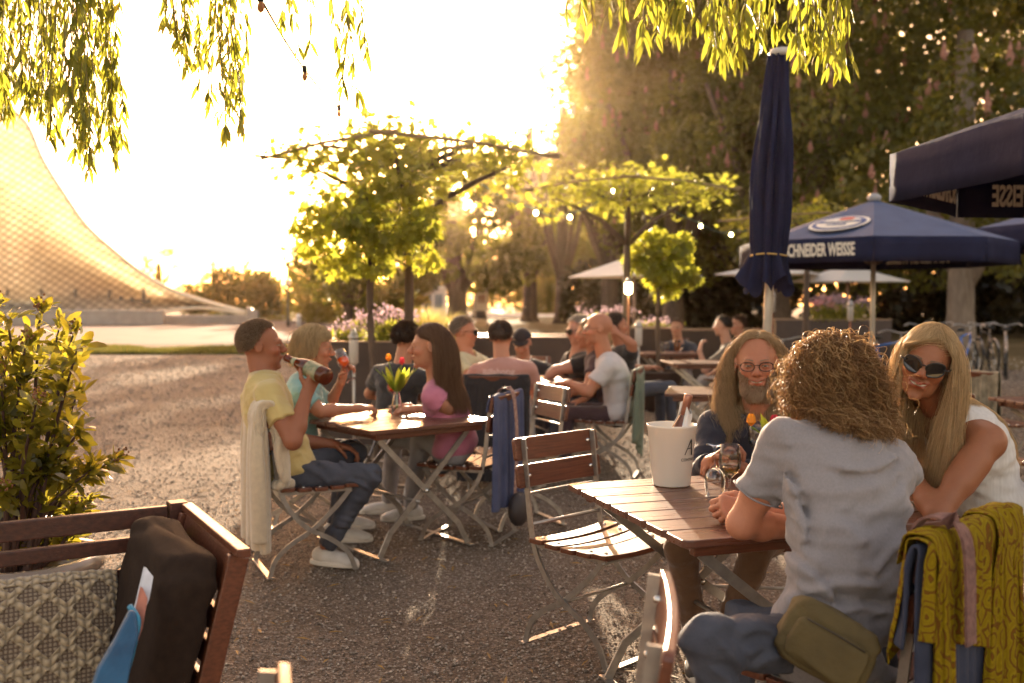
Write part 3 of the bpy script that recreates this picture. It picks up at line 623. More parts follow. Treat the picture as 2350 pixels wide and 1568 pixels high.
def pad(name, c, ex, ey, ez, size, m, e=0.55, n=26, wr=0.006, fw=16, seed=1, pinch=0.0, fn=None, parent=None):
    """soft box: superellipsoid cushion in the frame ex, ey, ez with puckers"""
    ex, ey, ez = [np.array(v) / np.linalg.norm(v) for v in (ex, ey, ez)]; r = np.random.default_rng(seed); ph = r.random(8) * 6
    u = np.linspace(-math.pi / 2, math.pi / 2, n); v = np.linspace(-math.pi, math.pi, 2 * n, endpoint=False); uu, vv = np.meshgrid(u, v, indexing='ij')
    pw = lambda x, k: np.sign(x) * np.abs(x) ** k
    X = pw(np.cos(uu), e) * pw(np.cos(vv), e); Y = pw(np.cos(uu), e) * pw(np.sin(vv), e); Z = pw(np.sin(uu), e)
    if pinch: k = 1 - pinch * (1 - np.abs(X) * np.abs(Z)) * 0; Y = Y * (1 - pinch * np.maximum(np.abs(X), np.abs(Z)) ** 4)
    d = wr * (np.sin(X * fw * .6 + Z * fw + ph[0] + 2 * np.sin(Y * 3 + ph[1])) + 0.6 * np.sin(Z * fw * 1.9 - X * 5 + ph[2] + np.sin(X * 4 + ph[3]) * 2))
    s = [q / 2 for q in size]
    P = np.array(c)[None, None] + ex * (X * (s[0] + d))[..., None] + ey * (Y * (s[1] + d))[..., None] + ez * (Z * (s[2] + d))[..., None]
    I = np.arange(n * 2 * n).reshape(n, 2 * n); J = np.roll(I, -1, axis=1)
    F = np.stack([I[:-1], J[:-1], J[1:], I[1:]], -1).reshape(-1, 4)
    return mk(name, P.reshape(-1, 3), F, m, parent, smooth=True)
CUSH = M('cushion_cloth', (0.030, 0.018, 0.012), (0.022, 0.013, 0.009), ns=40, rough=0.95, bump=0.25, bs=260, sheen=0.0, spec=0.15)
ln = (BU - BA * 0.25).normalized()
tag(pad('back_cushion', BO + BB * 0.37 + BA * 0.17 + BU * 0.56, BB, BA + BU * .25, ln, (0.66, 0.15, 0.50), CUSH, e=0.42, wr=0.006, fw=9, n=34), 'thick dark brown back cushion leaning on the reclined bench back', 'cushion')
# knitted pillow: bobbles in real relief
def knit_pillow():
    n = 220; cen = BO + BA * 0.47 + BB * 0.17 + BU * 0.43; ex = (BA * 1.0).normalized(); up = (BU * 0.9 - BB * 0.42 - BA * 0.05).normalized(); nr = -ex.cross(up).normalized()
    if nr.dot(BB) < 0: nr = -nr
    S, T = np.meshgrid(np.linspace(-1, 1, n), np.linspace(-1, 1, n), indexing='ij')
    th = 0.075 * np.clip((1 - S ** 4) * (1 - T ** 4), 0, 1) ** 0.55
    def tri(x): return np.abs((x % 1.0) - 0.5) * 2
    zig = np.minimum(np.abs(tri(S * 1.25 + 0.2) - tri(T * 1.25 + .1) * 1.0), np.abs(1 - tri(S * 1.25 + .2) - tri(T * 1.25 + .1)))
    band = (zig < 0.15) | (np.abs(np.abs(S) - 0.93) < 0.05) | (np.abs(np.abs(T) - 0.92) < 0.055) | (np.abs(T + 0.12) < 0.035)
    bob = np.abs(np.sin(S * 34)) * np.abs(np.sin(T * 34 + 0.8 * np.sin(S * 30))); tiny = np.abs(np.sin(S * 62)) * np.abs(np.sin(T * 62))
    h = np.where(band, 0.013 * bob ** 0.5, 0.003 * tiny)
    C = np.where(band[..., None], np.array((0.42, 0.32, 0.20)) * (0.6 + 0.4 * bob[..., None]), np.where((tiny > 0.45)[..., None], np.array((0.24, 0.18, 0.12)), np.array((0.10, 0.065, 0.042))))
    hs = 0.245; P = np.array(cen)[None, None] + np.array(ex) * (S * hs * (1 - 0.05 * T ** 2))[..., None] + np.array(up) * (T * hs * (1 - .05 * S ** 2))[..., None]
    front = P + np.array(nr) * (th + h)[..., None]; back = P - np.array(nr) * th[..., None]
    I = np.arange(n * n).reshape(n, n); F = np.stack([I[:-1, :-1], I[1:, :-1], I[1:, 1:], I[:-1, 1:]], -1).reshape(-1, 4)
    root = empty('knitted_pillow', cen, label='cream and brown knitted pillow with raised bobble zigzags on the bench', cat='pillow')
    c = np.array(cen)
    mk('knitted_front', front.reshape(-1, 3) - c, F, M('knit', (0.4,) * 3, attr=True, rough=0.95, sheen=0.3), root, True, col=C.reshape(-1, 3))
    mk('back_cloth', back.reshape(-1, 3) - c, F[:, ::-1], M('pillow_back', (0.20, 0.15, 0.11), rough=0.95), root, True)
    ts = MB()
    for (sx, sy) in ((-1, 1), (1, 1), (-1, -1)):
        p = Vector(ex) * sx * hs * .95 + Vector(up) * sy * hs * .95
        for k in range(6): ts.tube(spline([p, p + Vector(ex) * sx * .02 + Vector((0, 0, .01 * sy)), p + Vector(ex) * sx * .03 + Vector(((k - 3) * .006, .01, -.03 - .004 * k))], 3), 0.0035, 5)
    ts.build('tassel', M('tassel', (0.4, 0.33, 0.24), rough=0.9), root, True)
knit_pillow()
o = MB()
p0 = BO + BA * 0.34 + BB * 0.30
def bag(name, cen, pts, th, m, label, cat):
    b = MB(); n = len(pts); V = [p + BB * 0 for p in pts] + [p + Vector((0.02, -th, 0.01)) for p in pts]
    b.add(V, [tuple(range(n - 1, -1, -1)), tuple(n + i for i in range(n))] + [(i, (i + 1) % n, n + (i + 1) % n, n + i) for i in range(n)])
    return b
pl = [(200, 1600), (222, 1530), (262, 1462), (298, 1392), (312, 1400), (318, 1450), (300, 1520), (285, 1600)]
P = [at(X, Y, 2.42 - 0.0009 * (Y - 1400)) for X, Y in pl]; c = sum(P, Vector()) / len(P)
r_ = empty('blue_bag', c, label='crumpled bright blue bag stuffed between pillow and dark cushion', cat='bag')
bg_o = bag('b', c, [p - c for p in P], 0.05, None, '', '').build('bag_body', M('blue_nylon', (0.015, 0.085, 0.17), (0.01, 0.05, 0.11), ns=14, rough=0.4, bump=0.6, bs=18), r_, bev=0.008)
MB().tube(spline([at(298, 1392, 2.4) - c, at(316, 1425, 2.37) - c, at(304, 1490, 2.33) - c, at(290, 1540, 2.29) - c], 5), 0.008, 6).build('strap', M('blue_strap', (0.02, 0.2, 0.33), rough=0.5), r_, True)
for k, (pts, colr, lab) in enumerate([
    ([(330, 1300), (347, 1322), (338, 1372), (318, 1420), (306, 1400), (318, 1350)], (0.62, 0.62, 0.66), 'white folded magazine tucked beside the dark cushion, uppermost of two'),
    ([(322, 1345), (334, 1372), (322, 1440), (300, 1500), (298, 1470), (310, 1400)], (0.45, 0.16, 0.10), 'magazine with a red corner beneath the white one')]):
    P = [at(X, Y, 2.5 - 0.02 * k - 0.0006 * (Y - 1300)) for X, Y in pts]; c = sum(P, Vector()) / len(P); b = MB(); n = len(P)
    for j in range(3):
        off = Vector((0.004 * j, -0.004 * j, 0)); V = [p - c + off for p in P] + [p - c + off + Vector((0.001, -0.0025, 0)) for p in P]
        b.add(V, [tuple(range(n - 1, -1, -1)), tuple(n + i for i in range(n))] + [(i, (i + 1) % n, n + (i + 1) % n, n + i) for i in range(n)])
    r_ = empty('magazine', c, label=lab, cat='magazine', group='magazines on the bench')
    b.build('page', M('paper%d' % k, colr, tuple(x * .75 for x in colr), ns=30, rough=0.6), r_)

# ---------------------------------------------------------------- parasols
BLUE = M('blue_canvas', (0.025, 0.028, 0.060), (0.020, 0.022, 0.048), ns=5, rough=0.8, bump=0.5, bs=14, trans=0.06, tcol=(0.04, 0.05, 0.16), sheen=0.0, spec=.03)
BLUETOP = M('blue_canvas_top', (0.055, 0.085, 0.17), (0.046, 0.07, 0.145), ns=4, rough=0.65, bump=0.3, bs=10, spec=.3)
LETTER = M('lettering', (0.72, 0.66, 0.56), rough=0.7)
POLE = M('pale_pole', (0.50, 0.47, 0.42), (0.44, 0.41, 0.37), ns=12, rough=0.4, metal=0.3)
def text_mesh(name, s, size, m, parent, Mx, ext=0.003, squeeze=1.0, bold=0.0):
    cu = bpy.data.curves.new(name, 'FONT'); cu.body = s; cu.size = size; cu.align_x = 'CENTER'; cu.align_y = 'CENTER'; cu.extrude = ext; cu.offset = bold; cu.resolution_u = 2
    t = bpy.data.objects.new(name, cu); COL.objects.link(t); dg = bpy.context.evaluated_depsgraph_get(); me = bpy.data.meshes.new_from_object(t.evaluated_get(dg)); bpy.data.objects.remove(t)
    o = bpy.data.objects.new(name, me); COL.objects.link(o); me.materials.clear(); me.materials.append(m); o.parent = parent; o.matrix_local = Mx @ Matrix.Diagonal((squeeze, 1, 1, 1)); return o
def octagon_parasol(cx, cy, R0, zr, za, rot, label, vh=0.28, group='open blue beer garden parasols', logo=None, words=(), inwords=(), sides=8, topm=BLUETOP, poler=0.032):
    root = empty('parasol', (cx, cy, 0), 0, label, 'parasol', group); A = [rot + i * 2 * math.pi / sides for i in range(sides)]; m = 8
    V = [(0, 0, za)]; F = []
    for j in range(1, m + 1):
        f = j / m
        for i in range(sides * 4):
            a0 = A[i // 4]; a1 = a0 + 2 * math.pi / sides; t = (i % 4) / 4; p = Vector((math.cos(a0), math.sin(a0), 0)) * (1 - t) + Vector((math.cos(a1), math.sin(a1), 0)) * t
            V.append((p.x * R0 * f, p.y * R0 * f, za + (zr - za) * f - 0.05 * math.sin(math.pi * t) * f * math.sin(math.pi * f * .8)))
    N = sides * 4
    F += [(0, 1 + i, 1 + (i + 1) % N) for i in range(N)] + [(1 + j * N + i, 1 + (j + 1) * N + i, 1 + (j + 1) * N + (i + 1) % N, 1 + j * N + (i + 1) % N) for j in range(m - 1) for i in range(N)]
    cv = mk('canopy', V, F, topm, root, smooth=False); so = cv.modifiers.new('thick', 'SOLIDIFY'); so.thickness = 0.006; so.offset = -1
    for i in range(sides):                                           # valance: one flap per side with a gentle wave
        a0, a1 = A[i], A[i] + 2 * math.pi / sides; p, q = Vector((math.cos(a0), math.sin(a0), 0)) * (R0 + .004), Vector((math.cos(a1), math.sin(a1), 0)) * (R0 + .004); nn = ((p + q) / 2).normalized(); V = []; ns = 16
        for s in range(ns + 1):
            t = s / ns; b = p * (1 - t) + q * t
            for k in range(4):
                z = k / 3; V.append(b + nn * (0.012 * math.sin(t * 9 + i) * z - 0.03 * z * math.sin(math.pi * t) + .01 * z) + Vector((0, 0, zr - vh * z)))
        F = [(s * 4 + k, s * 4 + k + 1, s * 4 + 5 + k, s * 4 + 4 + k) for s in range(ns) for k in range(3)]
        vo = mk('valance', V, F, BLUE, root, smooth=True); so = vo.modifiers.new('thick', 'SOLIDIFY'); so.thickness = 0.004
        mid = (p + q) / 2; x = (q - p).normalized(); wl = (q - p).length
        for lst, sg in ((words, 1), (inwords, -1)):
            for (k, s) in lst:
                if k == i:
                    B = Matrix((x, Vector((0, 0, 1)), x.cross(Vector((0, 0, 1))))).transposed().to_4x4()
                    off = 0.012 if sg > 0 else -0.052
                    Mx = Matrix.Translation(mid + nn * off + Vector((0, 0, zr - vh * 0.5))) @ B
                    text_mesh('lettering', s, vh * 0.72, LETTER, vo, Mx, 0.002, wl * 0.9 / (vh * 0.72 * 0.60 * len(s)) * 0.82, 0.006)
    MB().tube([(0, 0, 0), (0, 0, za + 0.02)], poler, 12).build('pole', POLE, root, True)
    MB().lathe([(0.07, za - .02), (0.09, za + .03), (0.05, za + .07), (0.02, za + .08)], k=14).build('finial', M('grey_plastic', (0.3, 0.3, 0.31), rough=0.5), root, True)
    MB().lathe([(0.30, 0), (0.32, 0.06), (0.06, 0.09), (0.05, 0.3)], k=18).build('base', STEEL, root, True)
    for a in A:
        MB().bar([(0.05 * math.cos(a), 0.05 * math.sin(a), za - 0.06), (R0 * .98 * math.cos(a), R0 * .98 * math.sin(a), zr - 0.025)], 0.022, 0.03).build('rib', M('rib_wood', (0.20, 0.15, 0.11), rough=0.6), root)
        MB().bar([(0.05 * math.cos(a), 0.05 * math.sin(a), zr - 0.25), (R0 * .5 * math.cos(a), R0 * .5 * math.sin(a), (za + zr) / 2 - 0.04)], 0.016, 0.022).build('strut', MATS['rib_wood'], root)
    if logo is not None:
        a0 = A[logo] + math.pi / sides; slope = Vector((math.cos(a0) * R0 * math.cos(math.pi / sides), math.sin(a0) * R0 * math.cos(math.pi / sides), zr - za)); sl = slope.normalized(); x = Vector((-math.sin(a0), math.cos(a0), 0)); n = x.cross(-sl)
        if n.z < 0: n = -n
        c = Vector((0, 0, za)) + slope * 0.66; B = Matrix((x, -sl, n)).transposed().to_4x4(); T = Matrix.Translation(c + n * 0.012) @ B
        def ell(rx, ry, z, k=40): return [T @ Vector((rx * math.cos(2 * math.pi * i / k), ry * math.sin(2 * math.pi * i / k), z)) for i in range(k)]
        em = mk('emblem', ell(0.36, 0.30, 0), [tuple(range(40))], LETTER, root)
        mk('emblem_ring', ell(0.32, 0.26, .004), [tuple(range(40))], M('emblem_blue', (0.06, 0.1, 0.25), rough=0.7), em)
        mk('emblem_field', ell(0.27, 0.21, .008), [tuple(range(40))], LETTER, em)
        bn = MB(); bn.add([T @ Vector(p) for p in ((-.25, .0, .012), (.25, .0, .012), (.30, .04, .012), (.25, .075, .012), (-.25, .075, .012), (-.30, .04, .012))], [(0, 1, 2, 3, 4, 5)]); bn.build('emblem_banner', MATS['emblem_blue'], em)
        rd = MB(); rd.add([T @ Vector((.04 + .1 * math.cos(i * .785), .15 + .07 * math.sin(i * .785), .012)) for i in range(8)], [tuple(range(8))]); rd.build('emblem_crest', M('emblem_red', (0.5, 0.1, 0.08), rough=0.7), em)
        text_mesh('lettering', 'SCHNEIDER', 0.07, LETTER, em, T @ Matrix.Translation((0, .038, .016)), 0.001, 1.0, .002)
        text_mesh('lettering', 'WEISSE', 0.075, MATS['emblem_blue'], em, T @ Matrix.Translation((0, -.09, .016)), 0.001, 1.0, .002)
    return root
q = at(2003, HORIZON, 12.5)
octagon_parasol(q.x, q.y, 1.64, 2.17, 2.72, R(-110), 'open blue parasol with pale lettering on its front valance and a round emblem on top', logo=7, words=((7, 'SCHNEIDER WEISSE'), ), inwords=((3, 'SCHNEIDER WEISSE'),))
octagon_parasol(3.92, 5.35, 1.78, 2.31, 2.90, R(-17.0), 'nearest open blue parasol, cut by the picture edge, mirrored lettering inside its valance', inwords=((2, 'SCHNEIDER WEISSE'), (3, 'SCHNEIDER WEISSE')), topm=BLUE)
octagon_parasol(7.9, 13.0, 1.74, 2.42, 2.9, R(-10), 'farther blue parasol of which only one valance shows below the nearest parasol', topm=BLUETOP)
WHITEC = M('white_canvas', (0.84, 0.81, 0.78), (0.8, 0.77, 0.74), ns=4, rough=0.8, trans=0.35, tcol=(0.8, 0.7, 0.56))
def square_parasol(X, d, half, zr, za, rot, label):
    q = at(X, HORIZON, d); root = empty('parasol', (q.x, q.y, 0), R(rot), label, 'parasol', 'white square parasols'); V = [(0, 0, za)]; n = 6
    for j in range(1, n + 1):
        f = j / n
        for i in range(24):
            s, t = i // 6, (i % 6) / 6; c = [(-1, -1), (1, -1), (1, 1), (-1, 1)]; a, b = c[s], c[(s + 1) % 4]; V.append(((a[0] * (1 - t) + b[0] * t) * half * f, (a[1] * (1 - t) + b[1] * t) * half * f, za + (zr - za) * f - 0.10 * math.sin(math.pi * t) * f * (1 - f)))
    F = [(0, 1 + i, 1 + (i + 1) % 24) for i in range(24)] + [(1 + j * 24 + i, 25 + j * 24 + i, 25 + j * 24 + (i + 1) % 24, 1 + j * 24 + (i + 1) % 24) for j in range(n - 1) for i in range(24)]
    cv = mk('canopy', V, F, WHITEC, root); so = cv.modifiers.new('thick', 'SOLIDIFY'); so.thickness = 0.012
    MB().tube([(0, 0, 0), (0, 0, za + .12)], 0.04, 10).build('pole', M('reddish_pole', (0.30, 0.20, 0.15), rough=0.5), root, True)
    for sx in (-1, 1):
        for sy in (-1, 1): MB().bar([(0, 0, za - .06), (sx * half * .97, sy * half * .97, zr - .03)], 0.03, 0.03).build('rib', MATS['reddish_pole'], root)
    MB().lathe([(0.35, 0), (0.36, 0.08), (0.07, 0.1)], k=16).build('base', CONC, root, True)
square_parasol(1455, 26, 1.25, 2.09, 2.66, 28, 'white square parasol behind the little round tree, largest of the white ones')
square_parasol(1770, 27, 1.20, 2.17, 2.50, 60, 'white square parasol half hidden by the furled blue parasol')
square_parasol(1945, 26.5, 1.10, 1.97, 2.42, 20, 'white square parasol showing under the rim of the blue parasol')
def furled():
    q = at(1757, HORIZON, 6.8); root = empty('furled_parasol', (q.x, q.y, 0), R(20), 'tall furled blue parasol tied with a cord', 'parasol'); root['label'] = 'tall furled dark blue parasol tied near its bottom with a yellow cord'; root['category'] = 'parasol'
    nz, na = 56, 96; z0, z1 = 1.55, 3.12; V = []
    for j in range(nz):
        t = j / (nz - 1); z = z0 + (z1 - z0) * t
        tie = (1.76 - z0) / (z1 - z0)
        if t < tie: f = t / tie; rad = 0.150 - 0.045 * f ** 0.8; amp = 0.034 * (1 - f) + 0.014
        else: f = (t - tie) / (1 - tie); rad = 0.106 + 0.040 * math.sin(min(1, f * 2.2) * math.pi / 2) * (1 - f) - 0.052 * f; amp = 0.012 + 0.020 * math.sin(math.pi * min(1, f * 1.15))
        for i in range(na):
            a = 2 * math.pi * i / na; w = math.sin(8 * a + 1.1 * math.sin(t * 4) + 0.5 * math.sin(3 * a)); r = rad + amp * (abs(w) ** 0.7 * np.sign(w)) + 0.007 * math.sin(19 * a + t * 11)
            if t < tie: r += 0.02 * math.sin(3 * a + 1) * (1 - f)
            V.append((r * math.cos(a), r * math.sin(a), z + (0.045 * math.sin(8 * a + 1) + 0.03 * math.sin(3 * a)) * (1 - t) ** 6 + 0.02 * (t - .5) * 0))
    V = [(x + 0.045 * (z - 1.5) / 1.6 + 0.02 * (z - 1.5), y, z) for x, y, z in V]
    F = [(j * na + i, j * na + (i + 1) % na, (j + 1) * na + (i + 1) % na, (j + 1) * na + i) for j in range(nz - 1) for i in range(na)]
    cv = mk('canopy', V, F, BLUE, root, True)
    MB().lathe([(0.075, 3.11), (0.085, 3.135), (0.07, 3.16), (0.03, 3.17)], Matrix.Translation((0.105, 0, 0)), k=20).build('cap', M('cap_grey', (0.5, 0.46, 0.4), rough=0.4), root, True)
    MB().tube([(0.119 * math.cos(a) + .02, 0.119 * math.sin(a), 1.765 + 0.006 * math.sin(2 * a)) for a in np.linspace(0, 2 * math.pi, 30, endpoint=False)], 0.007, 6, closed=True).build('tie_cord', M('cord', (0.45, 0.30, 0.09), rough=0.7), root, True)
    MB().tube([(-0.03, 0, 0), (0.08, 0, 3.0)], 0.030, 14).build('pole', POLE, root, True)
    MB().lathe([(0.30, 0), (0.32, 0.06), (0.06, 0.09), (0.05, 0.3)], Matrix.Translation((-.03, 0, 0)), k=18).build('base', STEEL, root, True)
furled()
# ================================================================== PLANTERS, TRAINED TREES, WILLOW, SHRUB, LIGHTS, BICYCLES
CORTEN = M('planter_steel', (0.055, 0.032, 0.024), (0.04, 0.023, 0.018), ns=6, rough=0.55, bump=0.1, bs=20)
SOIL = M('soil', (0.05, 0.035, 0.025), (0.03, 0.02, 0.015), ns=30, rough=1.0, bump=0.5, bs=60)
LAV = M('lavender_flower', (0.42, 0.30, 0.36), (0.5, 0.36, 0.40), ns=20, rough=0.8, trans=0.45)
PINKF = M('pink_flower', (0.50, 0.20, 0.24), (0.6, 0.3, 0.3), ns=20, rough=0.8, trans=0.45)
STRAWM = M('ornamental_grass', (0.30, 0.27, 0.08), (0.36, 0.30, 0.12), ns=8, rough=0.7, trans=0.55, tcol=(0.6, 0.5, 0.16))
def box_planter(x0, x1, y0, dep, h, label, rz=0.0):
    root = empty('planter', ((x0 + x1) / 2, y0 + dep / 2, 0), rz, label, 'planter', 'dark steel box planters'); w = x1 - x0; b = MB()
    b.box((0, -dep / 2 + .02, h / 2), (w, 0.04, h)); b.box((0, dep / 2 - .02, h / 2), (w, 0.04, h)); b.box((-w / 2 + .02, 0, h / 2), (0.04, dep - .08, h)); b.box((w / 2 - .02, 0, h / 2), (0.04, dep - .08, h)); b.build('box', CORTEN, root, bev=0.004)
    r = MB(); 
    for sy in (-1, 1): r.box((0, sy * (dep / 2 - .025), h + .006), (w + .02, 0.07, 0.014))
    for sx in (-1, 1): r.box((sx * (w / 2 - .025), 0, h + .006), (0.07, dep - .1, 0.0135))
    r.build('rim', M('rim_steel', (0.30, 0.22, 0.17), rough=0.28, metal=0.7), root)
    MB().box((0, 0, h - .08), (w - .09, dep - .09, 0.04)).build('soil', SOIL, root)
    return root
box_planter(-1.93, -0.72, 10.0, 1.1, 1.04, 'dark brown steel planter behind the woman in turquoise')
box_planter(-0.55, 0.75, 11.3, 0.9, 1.04, 'dark steel planter with a gleaming rim behind the salmon shirt')
box_planter(1.30, 2.45, 14.6, 0.9, 1.05, 'dark steel planter behind the bald man, under the second trained tree')
box_planter(2.55, 4.0, 15.4, 0.9, 1.0, 'dark steel planter behind the man with the beer mug')
box_planter(5.7, 8.2, 21.5, 1.0, 1.05, 'long dark steel planter far back under the blue parasol')
def flowers(X, d, w, h, z, n, label, fm, seed, dense=1.0, name='flowering_plant'):
    global rng
    rng = np.random.default_rng(seed); q = at(X, HORIZON, d); root = empty(name, (q.x, q.y, z), 0, label, 'flowering plant'); st = MB(); FL, FF = [], []
    for i in range(n):
        x, y = (rng.random(2) - .5) * (w * .6, w * .4); hh = h * (0.55 + 0.5 * rng.random()); t = Vector((x * 1.9 + (rng.random() - .5) * .12, y * 1.9, hh)); st.tube([(x * .6, y * .6, 0), ((x + t.x) / 2 * .9, (y + t.y) / 2, hh * .55), t], 0.005, 4)
        k = int(14 * dense); c = np.array(t)[None] + rng.normal(size=(k, 3)) * (0.05, 0.05, 0.035); V, F = leaves(c, unit(k), unit(k), 0.03 + 0.02 * rng.random(k), QUAD, 0.2); FF.append(F + len(FL) * 0 + sum(len(a) for a in FL)); FL.append(V)
    st.build('stem', M('green_stem', (0.08, 0.1, 0.03), rough=0.7, trans=0.2), root, True)
    mk('blossom', np.concatenate(FL), np.concatenate(FF), fm, root)
    k = n * 26; P = rng.normal(size=(k, 3)) * (w * .26, w * .2, 0) ; P[:, 2] = rng.random(k) * h * 0.65; V, F = leaves(P, unit(k) * (1, 1, .6) + (0, 0, .5), unit(k), 0.07 + .04 * rng.random(k), LANCE, 0.2); mk('foliage', V, F, PLANE, root)
    return root
flowers(890, 10.35, 0.62, 0.36, 0.98, 24, 'lavender flowers in the planter behind the thin tree trunk', LAV, 71)
flowers(800, 10.7, 0.3, 0.2, 0.98, 14, 'low pale flowers at the corner of the first planter', LAV, 70)
flowers(1385, 14.9, 0.6, 0.34, 1.0, 18, 'violet flowers above the heads beside the bald man', LAV, 72)
flowers(1500, 15.8, 0.6, 0.2, 0.95, 14, 'low violet flowers below the little round tree', LAV, 73)
flowers(1935, 21.8, 1.0, 0.55, 1.0, 40, 'bushy dull lilac flowers in the long far planter', LAV, 74)
flowers(1885, 21.6, 0.5, 0.5, 1.0, 18, 'pink flowers beside the lilac ones in the long far planter', PINKF, 75)
def tall_grass(X, d, w, h, z, n, label, seed):
    global rng
    rng = np.random.default_rng(seed); q = at(X, HORIZON, d); a = rng.random(n) * 6.283; r = rng.random(n) * 0.08; P = np.stack([r * np.cos(a), r * np.sin(a), 0 * a], -1); o = w * (0.3 + .7 * rng.random(n)); hh = h * (.6 + .5 * rng.random(n)); Vs = []
    for t in (0, .35, .7, 1.0):
        c = P + np.stack([np.cos(a) * o * t ** 2, np.sin(a) * o * t ** 2, hh * (t - .18 * t ** 3)], -1); s = np.stack([-np.sin(a), np.cos(a), 0 * a], -1) * (0.0045 * (1.05 - t)); Vs += [c - s, c + s]
    V = np.stack(Vs, 1).reshape(-1, 3); b = 8 * np.arange(n)[:, None]; F = np.concatenate([b + [2 * k, 2 * k + 1, 2 * k + 3, 2 * k + 2] for k in range(3)])
    root = empty('ornamental_grass_clump', (q.x, q.y, z), 0, label, 'grass clump'); mk('foliage', V, F, STRAWM, root)
tall_grass(985, 10.5, 0.3, 0.5, 0.98, 420, 'sunlit feathery grass at the end of the first planter', 77)
tall_grass(1030, 11.6, 0.3, 0.42, 0.98, 300, 'sunlit feathery grass behind the man with sunglasses', 78)

MAPLE = leafmat('maple_leaf', (0.10, 0.12, 0.02), (0.14, 0.14, 0.03), (0.50, 0.50, 0.05), 0.6, ns=5)
BAMBOO = M('bamboo', (0.24, 0.17, 0.09), (0.17, 0.12, 0.06), ns=10, rough=0.6)
def trained_tree(X, d, half, zc, rot, label, seed, n, trunk_r=0.055, z0=0.0, leaf=0.12, sag=0.22):
    global rng
    rng = np.random.default_rng(seed); q = at(X, HORIZON, d); root = empty('trained_plane_tree', (q.x, q.y, 0), R(rot), label, 'tree', 'flat roof-trained plane trees')
    trunk_mb(zc - 0.05, trunk_r, (0.01, 0), [(zc - .5, sx * half * .7, sy * half * .7, 0.42, 0.03) for sx in (-1, 1) for sy in (-1, 1)]).build('trunk', BARK, root, True)
    h = half
    for (a, b) in (((-h - .15, -h), (h + .15, -h)), ((-h - .15, h), (h + .15, h)), ((-h, -h - .15), (-h, h + .15)), ((h, -h - .15), (h, h + .15)), ((-h, 0), (h, 0)), ((0, -h), (0, h))):
        MB().tube([(*a, zc + .02), ((a[0] + b[0]) / 2, (a[1] + b[1]) / 2, zc + 0.05), (*b, zc + .02)], 0.016, 7).build('bamboo_pole', BAMBOO, root, True)
    P = np.stack([(rng.random(n) * 2 - 1) * h * 1.05, (rng.random(n) * 2 - 1) * h * 1.05, zc + 0.05 + 0.10 * rng.normal(size=n)], -1)
    low = rng.random(n) < 0.38; P[low, 2] -= sag * rng.random(low.sum()) * 1.3
    keep = (np.sin(P[:, 0] * 4.3 + seed) * np.sin(P[:, 1] * 3.7 + 1.3 * seed) > -0.62); P = P[keep]; n = len(P)
    D = unit(n); D[:, 2] -= 0.5; N = unit(n) * 0.7 + (0, 0, 1.0); V, F = leaves(P, D, N, leaf * (.6 + .7 * rng.random(n)), STAR, 0.12)
    mk('crown', V, F, PLANE, root)
    tw = MB()
    for i in range(44):
        a = rng.random() * 6.28; r = h * (.5 + .55 * rng.random()); p = Vector((r * .3 * math.cos(a), r * .3 * math.sin(a), zc - .08)); e = Vector((r * math.cos(a), r * math.sin(a), zc + .02 + .08 * rng.random())); tw.tube([p, (p + e) / 2 + Vector((.05, .03, .05)), e], 0.006, 5, scale=[1.4, 1, .5])
    tw.build('twig', BARK, root, True)
    return root
trained_tree(937, 9.35, 0.92, 2.78, 43, 'nearest flat trained plane tree on a bamboo frame, glowing beside the sun', 81, 1750, 0.05, leaf=0.112)
trained_tree(1437, 13.0, 0.95, 2.88, 40, 'second flat trained plane tree, above the white parasol', 82, 1350, 0.055, leaf=0.112)
trained_tree(1850, 17.5, 1.0, 2.85, 38, 'third flat trained plane tree, mostly behind the furled parasol', 83, 1000, 0.06, leaf=0.13)
def standard_tree(X, d, ztop, zbot, rx, label, seed, n, potted, leaf, rz=0.0, bend=0.0):
    global rng
    rng = np.random.default_rng(seed); q = at(X, HORIZON, d); root = empty('small_maple_tree', (q.x, q.y, 0), rz, label, 'tree'); zc = (ztop + zbot) / 2; hz_ = (ztop - zbot) / 2
    b = MB(); b.tube(spline([(bend, 0, 0.02), (bend * .6, 0, zbot * .4), (-.012, 0.01, zbot * .8), (0, 0, zbot + hz_ * .5)], 6), 0.032, 9, scale=None)
    for k in range(8):
        a = k * .785 + rng.random() * .5; e = Vector((rx * .75 * math.cos(a), rx * .75 * math.sin(a), zc + hz_ * (rng.random() * .9 - .2))); p = Vector((0, 0, zbot + .06 + .05 * k)); b.tube([p, p.lerp(e, .5) + Vector((0, 0, .06)), e], 0.014, 6, scale=[1, .7, .35])
    b.build('trunk', BARK, root, True)
    cl = []
    for i in range(26):
        u = unit(1)[0]; rr = .35 + .6 * rng.random() ** .5; cl.append(((u[0] * rx * rr, u[1] * rx * rr, zc + u[2] * hz_ * rr), (rx * .34, rx * .34, hz_ * .3)))
    dens = n / sum((r[0] * r[1] + r[1] * r[2] + r[0] * r[2]) / 3 for _, r in cl); P, D, N, S = crown_cloud(cl, dens, leaf, STAR, droop=0.9, shell=.3); V, F = leaves(P, D, N, S, STAR, 0.15); mk('crown', V, F, MAPLE, root)
    return root
standard_tree(852, 9.0, 2.62, 1.62, 0.60, 'slender young maple with a round leafy head beside the planter', 85, 1700, False, 0.098, bend=0.05)
standard_tree(1512, 13.25, 2.40, 1.52, 0.47, 'little round-headed maple growing in the round pot', 86, 1500, True, 0.11)
q = at(1515, HORIZON, 13.25); r_ = empty('round_planter', (q.x, q.y, 0), 0, 'round dark brown pot that holds the little round-headed maple', 'planter')
